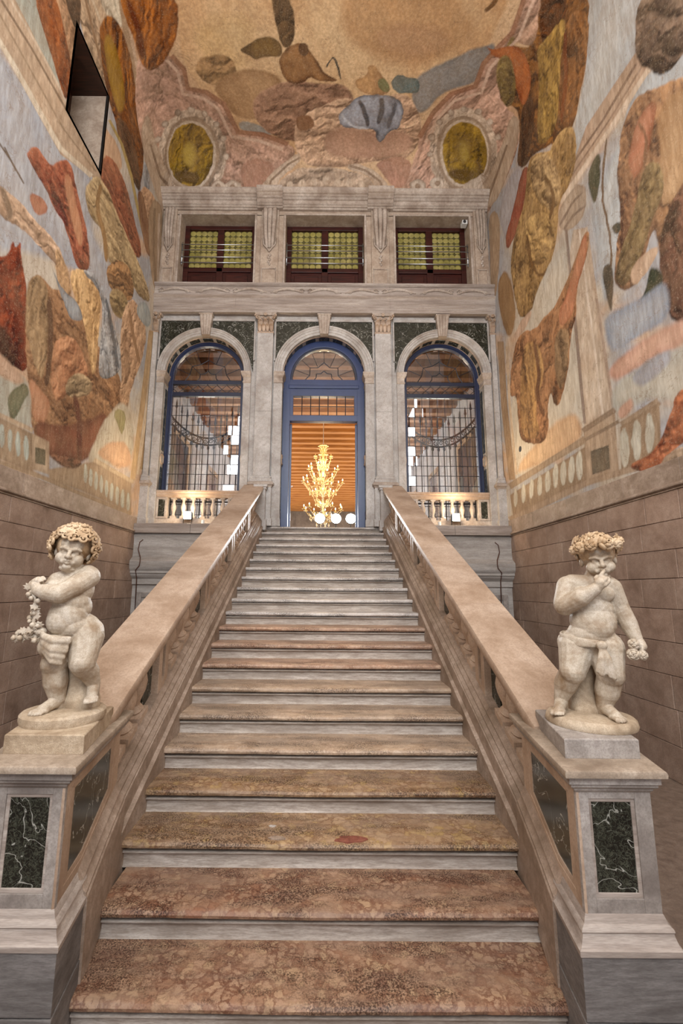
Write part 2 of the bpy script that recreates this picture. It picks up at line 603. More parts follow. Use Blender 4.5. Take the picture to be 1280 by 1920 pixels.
# red repair patch and white chips set into the worn fourth tread
y2, z2 = Y0 + RUN * 2, RISE * 3
def patch(cx, cy, rx, ry, z, mat, name, seed):
    random.seed(seed)
    p = []
    for i in range(14):
        a = 2 * math.pi * i / 14
        k = 0.75 + 0.4 * random.random()
        p.append((cx + rx * k * math.cos(a), cy + ry * k * math.sin(a)))
    local(MB().prism_z(p, z - 0.02, z + 0.0012), stair).build(name, mat, stair)
M['patch_red'] = stone('patch_red', rgb('8a4f40'), rgb('5f3428'), rgb('9c6553'), scale=20, rough=0.6)
patch(0.185, y2 + 0.052, 0.10, 0.034, z2 - 0.004, M['patch_red'], 'repair_patch', 5)
patch(-0.30, y2 + 0.19, 0.022, 0.014, z2, M['istria_pale'], 'stone_chip', 6)
patch(-0.26, y2 + 0.06, 0.055, 0.022, z2 - 0.003, M['istria_warm'], 'stone_chip', 7)

# ---- stair balustrades
PER = 4 * RUN
BAL_PROF = [(0.070, 0.0), (0.070, 0.045), (0.052, 0.052), (0.060, 0.066), (0.045, 0.082), (0.034, 0.10), (0.040, 0.13), (0.070, 0.20), (0.078, 0.24), (0.070, 0.285),
            (0.044, 0.345), (0.036, 0.375), (0.048, 0.392), (0.040, 0.405), (0.066, 0.415), (0.066, 0.46)]


def shear_mesh(mb):
    mb.v = [(x, y, z + y * SL) for x, y, z in mb.v]
    return mb


b = MB()
# turned balusters cut on the rake of the stair: square feet, octagonal belly
for part in ((0, 2), (13, 16)):
    pr = BAL_PROF[part[0]:part[1]] if part[0] == 0 else BAL_PROF[14:16]
    r, z0, z1 = pr[0][0], pr[0][1], pr[1][1]
    b.box(-r, r, -r, r, z0, z1)
b.lathe(BAL_PROF[1:15], seg=12)
ME_BALUSTER = shear_mesh(b).mesh('baluster', smooth='auto')
ME_BALUSTER.materials.append(M['istria_rail'])


def sloped(poly, y0, y1, sgn):
    """prism of an (x, height above the nosing line) outline, following the stair"""
    mb = MB().loft([[(x, y0, nose(y0) + h) for x, h in poly], [(x, y1, nose(y1) + h) for x, h in poly]])
    return mb.mirror_x() if sgn < 0 else mb


STRING = [(1.16, -0.45), (1.16, 0.045), (1.152, 0.052), (1.152, 0.066), (1.165, 0.074), (1.178, 0.078), (1.178, 0.185), (1.186, 0.19), (1.186, 0.20),
          (1.200, 0.213), (1.212, 0.217), (1.212, 0.232), (1.226, 0.240), (1.238, 0.255), (1.238, 0.270), (1.252, 0.285), (1.262, 0.30), (1.60, 0.30), (1.60, -0.45)]
CAP = [(1.185, 0.765), (1.178, 0.78), (1.170, 0.795), (1.166, 0.845), (1.172, 0.858), (1.185, 0.862), (1.555, 0.862), (1.568, 0.858), (1.574, 0.845), (1.570, 0.795), (1.555, 0.765)]
UNDER = [(1.235, 0.745), (1.215, 0.767), (1.53, 0.767), (1.51, 0.745)]
Y_LOW, Y_TOP = 2.93, 8.84
for sgn, side in ((-1, 'left'), (1, 'right')):
    bal = tag(empty('stair_balustrade', (sgn * 1.37, Y_LOW, 0)),
              'sloping stone stair balustrade with flat rail, rising %s' % ('behind the putto clasping its hands' if sgn < 0 else 'behind the putto crowned with roses'),
              'balustrade', 'stair balustrades')
    ys = [Y_LOW, 3.62, 4.28, 4.95, 5.61, 6.27, 6.94, 7.6, 8.26, Y_TOP]
    for a, c in zip(ys[:-1], ys[1:]):
        local(sloped(STRING, a + 0.0015, c - 0.0015, sgn), bal).build('stringer_block', M['istria_warm'], bal, smooth='auto')
    # flank down to the floor
    mb = MB().prism_x([(Y_LOW, 0), (Y_TOP, 0), (Y_TOP, nose(Y_TOP) - 0.44), (Y_LOW, nose(Y_LOW) - 0.44)], 1.17, 1.585)
    if sgn < 0: mb.mirror_x()
    local(mb, bal).build('flank_wall', M['istria_warm'], bal)
    cys = [2.66, 4.05, 4.42, 5.42, 5.75, 6.8, 7.15, 8.1, Y_TOP]
    if sgn < 0: cys = [2.66, 4.5, 4.95, 5.75, 6.2, 7.3, 8.2, Y_TOP]
    for a, c in zip(cys[:-1], cys[1:]):
        local(sloped(CAP, a + 0.001, c - 0.001, sgn), bal).build('rail_slab', M['istria_rail'], bal, smooth='auto')
    local(sloped(UNDER, Y_LOW, Y_TOP, sgn), bal).build('rail_moulding', M['istria_rail'], bal, smooth='auto')
    # piers with dark inlay, half balusters on dark slabs, balusters between
    for k in range(4):
        yp = 3.735 + PER * k
        for a, c in ((yp, yp + 0.075), (yp + 0.135, yp + 0.21)):
            p = local(sloped([(1.275, 0.295), (1.275, 0.75), (1.50, 0.75), (1.50, 0.295)], a, c, sgn), bal).build('pier', M['istria_rail'], bal, bevel=0.004)
        local(sloped([(1.272, 0.295), (1.272, 0.345), (1.50, 0.345), (1.50, 0.295)], yp + 0.074, yp + 0.136, sgn), bal).build('pier_foot', M['istria_rail'], bal)
        local(sloped([(1.272, 0.70), (1.272, 0.75), (1.50, 0.75), (1.50, 0.70)], yp + 0.074, yp + 0.136, sgn), bal).build('pier_head', M['istria_rail'], bal)
        local(sloped([(1.295, 0.345), (1.295, 0.70), (1.49, 0.70), (1.49, 0.345)], yp + 0.074, yp + 0.136, sgn), bal).build('inlay', M['dark_marble'], bal)
        local(sloped([(1.33, 0.30), (1.33, 0.75), (1.45, 0.75), (1.45, 0.30)], yp - 0.165, yp + 0.001, sgn), bal).build('dark_slab', M['dark_marble'], bal)
        # balusters of this bay (downhill of the pier)
        lo = (yp - 0.165 - 0.085) if k else yp - 0.25
        cnt = 5 if k else 3
        for i in range(cnt):
            yb = lo - 0.178 * i
            if yb < Y_LOW + 0.02: break
            o = link('baluster', ME_BALUSTER, None, bal, (sgn * 1.348 - bal.location.x, yb - bal.location.y, nose(yb) + 0.297))
    # newel against the pilaster pedestal at the head of the stair
    for x0, x1, y0, y1, z0, z1, nm in ((1.10, 1.34, 8.70, 8.845, LAND - 0.1, LAND + 0.11, 'newel_base'), (1.13, 1.32, 8.72, 8.845, LAND + 0.11, 3.86, 'newel'), (1.11, 1.34, 8.70, 8.845, 3.86, 3.90, 'newel_cap'), (1.09, 1.36, 8.68, 8.845, 3.90, 3.95, 'newel_cap')):
        mb = MB().box(x0, x1, y0, y1, z0, z1)
        if sgn < 0: mb.mirror_x()
        local(mb, bal).build(nm, M['istria_pale'], bal, bevel=0.008)
    for i in range(3):
        yb = 8.62 - 0.178 * i
        if yb > 3.735 + PER * 3 + 0.25:
            link('baluster', ME_BALUSTER, None, bal, (sgn * 1.348 - bal.location.x, yb - bal.location.y, nose(yb) + 0.297))

# ---- pedestals of the statues at the foot of the stair
def ring_of(poly, off, z):
    """offset a convex ccw plan polygon outwards"""
    n = len(poly)
    out = []
    for i in range(n):
        p0, p1, p2 = Vector(poly[i - 1]), Vector(poly[i]), Vector(poly[(i + 1) % n])
        d1, d2 = (p1 - p0).normalized(), (p2 - p1).normalized()
        n1, n2 = Vector((d1.y, -d1.x)), Vector((d2.y, -d2.x))
        bis = (n1 + n2)
        bis = bis / max(bis.dot(n1), 1e-6)
        q = p1 + bis * off
        out.append((q.x, q.y, z))
    return out


DIE = [(1.095, 2.13), (1.415, 2.13), (1.60, 2.95), (1.215, 2.95)]


def stacked(poly, prof):
    return MB().loft([ring_of(poly, o, z) for o, z in prof])


def lerp(a, b, t):
    return a + (b - a) * t


for sgn in (-1, 1):
    ped = tag(empty('statue_pedestal', (sgn * 1.3, 2.5, 0)),
              'angular stone pedestal with dark marble panels %s' % ('under the putto clasping its hands' if sgn < 0 else 'under the putto crowned with roses'),
              'pedestal', 'statue pedestals')

    def P(mb, name, mat, parent=None, **kw):
        if sgn < 0: mb.mirror_x()
        return local(mb, ped).build(name, mat, parent or ped, **kw)
    # ground blocks and base moulding
    P(stacked(DIE, [(0.045, 0.0), (0.045, 0.246)]), 'base_block', M['block_grey'], bevel=0.004)
    P(stacked(DIE, [(0.042, 0.25), (0.042, 0.475)]), 'base_block', M['block_grey'], bevel=0.004)
    P(stacked(DIE, [(0.048, 0.475), (0.050, 0.482), (0.050, 0.497), (0.042, 0.503), (0.036, 0.512), (0.028, 0.535), (0.026, 0.545), (0.030, 0.552), (0.026, 0.562), (0.012, 0.572),
                    (0.008, 0.585), (0.003, 0.598), (0.0, 0.602)]), 'base_moulding', M['istria_streak'], smooth='auto')
    # inner raking moulding that carries the base up to the stair stringer
    d = Vector((0.12, 0.82)).normalized()
    nx = Vector((-d.y, d.x))
    pr = [(0.0, -0.5), (0.055, -0.5), (0.055, -0.11), (0.048, -0.10), (0.048, -0.088), (0.036, -0.078), (0.026, -0.06), (0.026, -0.045), (0.014, -0.03), (0.006, -0.012), (0.0, 0.0)]
    rings = []
    for t, zz in ((0.30, 0.602), (0.62, 0.69), (1.0, 0.775)):
        q = Vector((1.095, 2.13)) + Vector((0.12, 0.82)) * t
        rings.append([(q.x + nx.x * o, q.y + nx.y * o, max(0.01, zz + h)) for o, h in pr])
    P(MB().loft(rings), 'raking_base', M['istria_warm'], smooth='auto')
    # die
    P(stacked(DIE, [(-0.012, 0.60), (-0.012, 1.06)]), 'die', M['plinth_grey'])
    # front frame: stiles and rails around the dark panel
    xa, xb = 1.095, 1.415
    for nm, x0, x1, z0, z1 in (('stile', xa, xa + 0.052, 0.6, 1.06), ('stile', xb - 0.07, xb, 0.6, 1.06), ('rail', xa + 0.052, xb - 0.07, 0.6, 0.655), ('rail', xa + 0.052, xb - 0.07, 1.035, 1.06)):
        P(MB().box(x0, x1, 2.13, 2.15, z0, z1), nm, M['plinth_grey'], bevel=0.002)
    for x0, x1, z0, z1 in ((xa + 0.05, xa + 0.066, 0.653, 1.037), (xb - 0.086, xb - 0.068, 0.653, 1.037), (xa + 0.06, xb - 0.08, 0.653, 0.674), (xa + 0.06, xb - 0.08, 1.02, 1.037)):
        P(MB().box(x0, x1, 2.135, 2.152, z0, z1), 'bead', M['istria_streak'], bevel=0.004)
    P(MB().box(xa + 0.064, xb - 0.084, 2.139, 2.155, 0.672, 1.022), 'dark_panel', M['dark_marble'])
    # inner face: frame and leaning dark panel
    def inner(t, off):
        q = Vector((1.095, 2.13)) + Vector((0.12, 0.82)) * t + nx * off
        return q.x, q.y

    def face(ts, zs, o0, o1):      # quad on the inner face from outline (t, z)
        a = [(*inner(t, o0), z) for t, z in zip(ts, zs)]
        c = [(*inner(t, o1), z) for t, z in zip(ts, zs)]
        return MB().loft([a, c])
    P(face((0, 0.10, 0.10, 0), (0.6, 0.6, 1.06, 1.06), -0.012, 0.0), 'stile', M['istria_rail'], bevel=0.002)
    P(face((0.86, 1.0, 1.0, 0.86), (0.74, 0.77, 1.06, 1.06), -0.012, 0.0), 'stile', M['istria_rail'], bevel=0.002)
    P(face((0.10, 0.86, 0.86, 0.10), (1.035, 1.035, 1.06, 1.06), -0.012, 0.0), 'rail', M['istria_rail'], bevel=0.002)
    P(face((0.10, 0.36, 0.86, 0.86, 0.36, 0.10), (0.6, 0.6, 0.74, 0.775, 0.64, 0.64), -0.012, 0.0), 'rail', M['istria_rail'], bevel=0.002)
    P(face((0.15, 0.36, 0.80, 0.80, 0.15), (0.665, 0.672, 0.80, 1.015, 1.015), -0.012, -0.006), 'dark_panel', M['dark_marble'])
    for ts, zs in (((0.10, 0.15, 0.15, 0.10), (0.64, 0.66, 1.02, 1.035)), ((0.80, 0.86, 0.86, 0.80), (0.80, 0.775, 1.035, 1.02)), ((0.10, 0.15, 0.8, 0.86), (1.035, 1.015, 1.015, 1.035)),
                   ((0.10, 0.36, 0.86, 0.80, 0.36, 0.15), (0.64, 0.64, 0.775, 0.80, 0.672, 0.665))):
        P(face(ts, zs, -0.012, -0.002), 'bead', M['istria_rail'])
    # cornice and cap slab
    P(stacked(DIE, [(0.0, 1.06), (0.004, 1.066), (0.010, 1.072), (0.010, 1.078), (0.02, 1.084), (0.026, 1.09), (0.026, 1.10), (0.036, 1.104), (0.036, 1.128), (0.03, 1.132)]), 'cornice', M['plinth_grey'], smooth='auto')
    P(stacked(DIE, [(0.044, 1.131), (0.056, 1.135), (0.058, 1.15), (0.054, 1.160), (0.046, 1.165), (-0.02, 1.166)]), 'cap_slab', M['istria_cap'], smooth='auto')
    if sgn > 0:
        blk = [(1.105, 2.215), (1.445, 2.215), (1.56, 2.74), (1.215, 2.74)]
    else:
        blk = [(1.075, 2.215), (1.44, 2.215), (1.56, 2.74), (1.18, 2.74)]
    P(stacked(blk, [(0, 1.165), (0, 1.245), (-0.006, 1.25)]), 'plinth_block', M['plinth_grey' if sgn > 0 else 'statue_base'], bevel=0.003)

# ---- side walls: ashlar below, string course, painted plaster above
BX0, BX1 = -3.2, YE + 0.6
ROWS = [0.0, 0.36, 0.72, 1.06, 1.40, 1.74, 2.06, 2.36, 2.66, 2.97]
for sgn, side in ((-1, 'left'), (1, 'right')):
    wall = structure(empty('wall_' + side, (sgn * W, 0, 0)), '%s wall of ashlar below and faded fresco above' % side)

    def Pw(mb, name, mat, parent=None, **kw):
        if sgn < 0: mb.mirror_x()
        return local(mb, wall).build(name, mat, parent or wall, **kw)
    Pw(MB().box(W + 0.012, W + 0.6, BX0, BX1, 0, 3.3), 'wall_core', M['mortar'])
    random.seed(11 + sgn)
    for ri, (z0, z1) in enumerate(zip(ROWS[:-1], ROWS[1:])):
        y = 1.2 + random.random() * 0.3
        while y < 8.9:
            L = random.choice((0.42, 0.5, 0.62, 0.7, 0.78))
            y1 = min(y + L, 8.95)
            if 8.95 - y1 < 0.25: y1 = 8.95
            pr = random.uniform(-0.004, 0.004)
            dz = random.uniform(-0.004, 0.004)
            Pw(MB().box(W + pr, W + 0.05, y + 0.0025, y1 - 0.0025, z0 + 0.0025, z1 - 0.0025), 'ashlar_block', M['ashlar'], bevel=0.004, segs=1)
            y = y1
        Pw(MB().box(W, W + 0.05, BX0, 1.2 + (0.3 if False else 0.0), z0 + 0.002, z1 - 0.002), 'ashlar_course', M['ashlar'])
    # string course: torus over a dark fillet, then a plain band of slabs
    prof = [(W + 0.05, 2.965), (W - 0.012, 2.97), (W - 0.014, 2.985), (W - 0.03, 2.99), (W - 0.042, 3.0), (W - 0.045, 3.012), (W - 0.04, 3.025), (W - 0.02, 3.032), (W - 0.014, 3.045), (W + 0.05, 3.05)]
    Pw(MB().prism_y(prof, BX0, 8.93), 'string_course', M['istria_warm'], smooth='auto')
    y = -3.2
    while y < 8.9:
        y1 = min(y + random.choice((0.9, 1.1, 1.3)), 8.93)
        Pw(MB().box(W - 0.008, W + 0.05, y + 0.002, y1 - 0.002, 3.045, 3.285), 'band_slab', M['istria_warm'], bevel=0.003, segs=1)
        y = y1
    # painted plaster
    bpy.context.view_layer.update()

# ================================================================== painted plaster (generic faded fresco)
def lattice_noise(u, v, scale, seed):
    rs = np.random.RandomState(seed)
    T = rs.rand(64, 64)
    x, y = u * scale, v * scale
    xi, yi = np.floor(x).astype(int), np.floor(y).astype(int)
    fx, fy = x - xi, y - yi
    fx, fy = fx * fx * (3 - 2 * fx), fy * fy * (3 - 2 * fy)
    a, b_ = T[xi % 64, yi % 64], T[(xi + 1) % 64, yi % 64]
    c, d_ = T[xi % 64, (yi + 1) % 64], T[(xi + 1) % 64, (yi + 1) % 64]
    return (a * (1 - fx) + b_ * fx) * (1 - fy) + (c * (1 - fx) + d_ * fx) * fy


def fbm(u, v, scale, seed, octs=4):
    s, a, t = 0, 1.0, 0
    for k in range(octs):
        s = s + a * lattice_noise(u, v, scale * 2 ** k, seed + k)
        t += a
        a *= 0.55
    return s / t


def worley(u, v, scale, seed):
    rs = np.random.RandomState(seed)
    TX, TY = rs.rand(64, 64), rs.rand(64, 64)
    x, y = u * scale, v * scale
    xi, yi = np.floor(x).astype(int), np.floor(y).astype(int)
    f1 = np.full(u.shape, 9.0)
    f2 = np.full(u.shape, 9.0)
    for a in (-1, 0, 1):
        for b_ in (-1, 0, 1):
            cx, cy = xi + a, yi + b_
            d = np.hypot(cx + TX[cx % 64, cy % 64] - x, cy + TY[cx % 64, cy % 64] - y)
            f2 = np.minimum(np.maximum(f1, d), f2)
            f1 = np.minimum(f1, d)
    return f1, f2


def poly_sdf(px, py, poly):
    """signed distance, negative inside"""
    n = len(poly)
    d = np.full(px.shape, 1e9)
    inside = np.zeros(px.shape, bool)
    for i in range(n):
        x0, y0 = poly[i]
        x1, y1 = poly[(i + 1) % n]
        ex, ey = x1 - x0, y1 - y0
        L = ex * ex + ey * ey + 1e-12
        t = np.clip(((px - x0) * ex + (py - y0) * ey) / L, 0, 1)
        d = np.minimum(d, (px - x0 - t * ex) ** 2 + (py - y0 - t * ey) ** 2)
        if y0 != y1:
            c = ((y0 > py) != (y1 > py)) & (px < (x1 - x0) * (py - y0) / (y1 - y0) + x0)
            inside ^= c
    d = np.sqrt(d)
    return np.where(inside, -d, d)


def smooth_poly(poly, it=2):
    for _ in range(it):
        q = []
        n = len(poly)
        for i in range(n):
            a, b_ = poly[i], poly[(i + 1) % n]
            q += [(0.75 * a[0] + 0.25 * b_[0], 0.75 * a[1] + 0.25 * b_[1]), (0.25 * a[0] + 0.75 * b_[0], 0.25 * a[1] + 0.75 * b_[1])]
        poly = q
    return poly


def paint(U, V, ground, layers, seed=1):
    """U, V: 2-D grids of metres on the surface; each layer is one brushed mass of colour:
    (shadow colour, light colour, turning depth, edge softness, corner rounding, outline)"""
    col = ground(U.ravel(), V.ravel()).reshape(U.shape + (3,))
    wob_u = (fbm(U, V, 2.6, seed + 50, 4) - 0.5) * 0.13 + (fbm(U, V, 9.0, seed + 52, 3) - 0.5) * 0.06
    wob_v = (fbm(U, V, 2.6, seed + 60, 4) - 0.5) * 0.13 + (fbm(U, V, 9.0, seed + 62, 3) - 0.5) * 0.06
    du = U[1, 0] - U[0, 0]
    dv = V[0, 1] - V[0, 0]
    for k, (ce, cc, depth, soft, rnd, poly) in enumerate(layers):
        if rnd: poly = smooth_poly(poly, rnd)
        xs, ys = [p[0] for p in poly], [p[1] for p in poly]
        pad = soft + 0.10
        ii = np.where((U[:, 0] > min(xs) - pad) & (U[:, 0] < max(xs) + pad))[0]
        jj = np.where((V[0] > min(ys) - pad) & (V[0] < max(ys) + pad))[0]
        if len(ii) < 3 or len(jj) < 3: continue
        sl = (slice(ii[0], ii[-1] + 1), slice(jj[0], jj[-1] + 1))
        w = 0.55 if rnd else 0.06
        u, v = U[sl] + wob_u[sl] * w, V[sl] + wob_v[sl] * w
        d = poly_sdf(u, v, poly)
        al = np.clip(0.5 - d / max(soft, 1e-4), 0, 1)[..., None]
        cs, cl = np.array(rgb(ce)), np.array(rgb(cc))
        big = min(max(xs) - min(xs), max(ys) - min(ys))
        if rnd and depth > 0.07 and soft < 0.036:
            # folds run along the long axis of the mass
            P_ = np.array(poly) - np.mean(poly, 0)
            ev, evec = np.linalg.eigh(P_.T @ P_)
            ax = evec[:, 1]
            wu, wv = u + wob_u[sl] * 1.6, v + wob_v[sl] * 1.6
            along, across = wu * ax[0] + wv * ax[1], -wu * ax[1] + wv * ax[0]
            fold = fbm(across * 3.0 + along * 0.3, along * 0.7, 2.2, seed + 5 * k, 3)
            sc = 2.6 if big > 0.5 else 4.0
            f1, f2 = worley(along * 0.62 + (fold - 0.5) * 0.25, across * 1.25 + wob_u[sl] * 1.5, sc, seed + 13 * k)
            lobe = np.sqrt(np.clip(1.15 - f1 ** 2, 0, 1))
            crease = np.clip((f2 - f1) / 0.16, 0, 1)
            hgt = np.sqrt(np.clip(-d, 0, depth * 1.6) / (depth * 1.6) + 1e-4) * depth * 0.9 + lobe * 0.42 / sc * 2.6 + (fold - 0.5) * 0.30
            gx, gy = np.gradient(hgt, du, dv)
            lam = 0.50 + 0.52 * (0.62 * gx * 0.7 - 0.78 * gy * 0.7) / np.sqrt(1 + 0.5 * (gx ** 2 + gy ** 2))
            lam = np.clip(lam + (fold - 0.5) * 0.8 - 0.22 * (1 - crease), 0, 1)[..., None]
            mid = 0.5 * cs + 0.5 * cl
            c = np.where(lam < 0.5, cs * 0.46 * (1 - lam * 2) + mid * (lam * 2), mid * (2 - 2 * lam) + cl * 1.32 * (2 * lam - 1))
        else:
            br = fbm(u + 0.35 * v, v * 0.7, 2.0 if soft > 0.036 else 4.5, seed + 3 * k, 4)
            f = np.clip(0.6 * np.clip(-d / max(depth, 1e-4), 0, 1) + (br - 0.5) * 1.6 + 0.15, 0, 1)[..., None]
            c = cs * (1 - f) + cl * f
        br1 = fbm(u * 2.2 + 0.6 * v, v * 0.8 - 0.3 * u, 9, seed + 7 * k, 4)[..., None]
        c = c * ((0.74 + 0.52 * br1) if soft < 0.036 else (0.88 + 0.24 * br1))
        col[sl] = col[sl] * (1 - al) + c * al
    stain = fbm(U * 1.0, V * 0.55, 1.8, seed + 90, 5)[..., None]
    col = col * (0.80 + 0.38 * stain)
    return col.reshape(-1, 3)


def fresco_material():
    t = NT('fresco')
    at = t.n('ShaderNodeAttribute', _attribute_name='paint')
    p = t.geo()
    n1 = t.noise(p, 2.5, 5, 0.7, 0.5)
    n2 = t.noise(t.geo((7, 7, 1.2)), 3.0, 3, 0.7)
    n3 = t.noise(p, 45, 2, 0.7)
    c = t.mix(t.ramp(n1, [(0.35, (0.24,) * 3), (0.6, (0, 0, 0))]), at.outputs['Color'], rgb('9d8467'))
    c = t.mix(t.ramp(n2, [(0.42, (0.34,) * 3), (0.62, (0, 0, 0))]), c, t.mix(1.0, c, rgb('b09a80'), 'MULTIPLY'))
    c = t.mix(t.ramp(n3, [(0.55, (0, 0, 0)), (0.75, (0.22,) * 3)]), c, rgb('d8c8b0'))
    k = t.math('ABSOLUTE', t.math('SUBTRACT', t.n('ShaderNodeTexNoise', Vector=p, Scale=1.7, Detail=5, Roughness=0.62, Distortion=0.4).outputs['Fac'], 0.5))
    c = t.mix(t.ramp(k, [(0.0, (0.5,) * 3), (0.006, (0, 0, 0))]), c, rgb('7d6248'))
    return t.out(c, 0.8, 0.2)


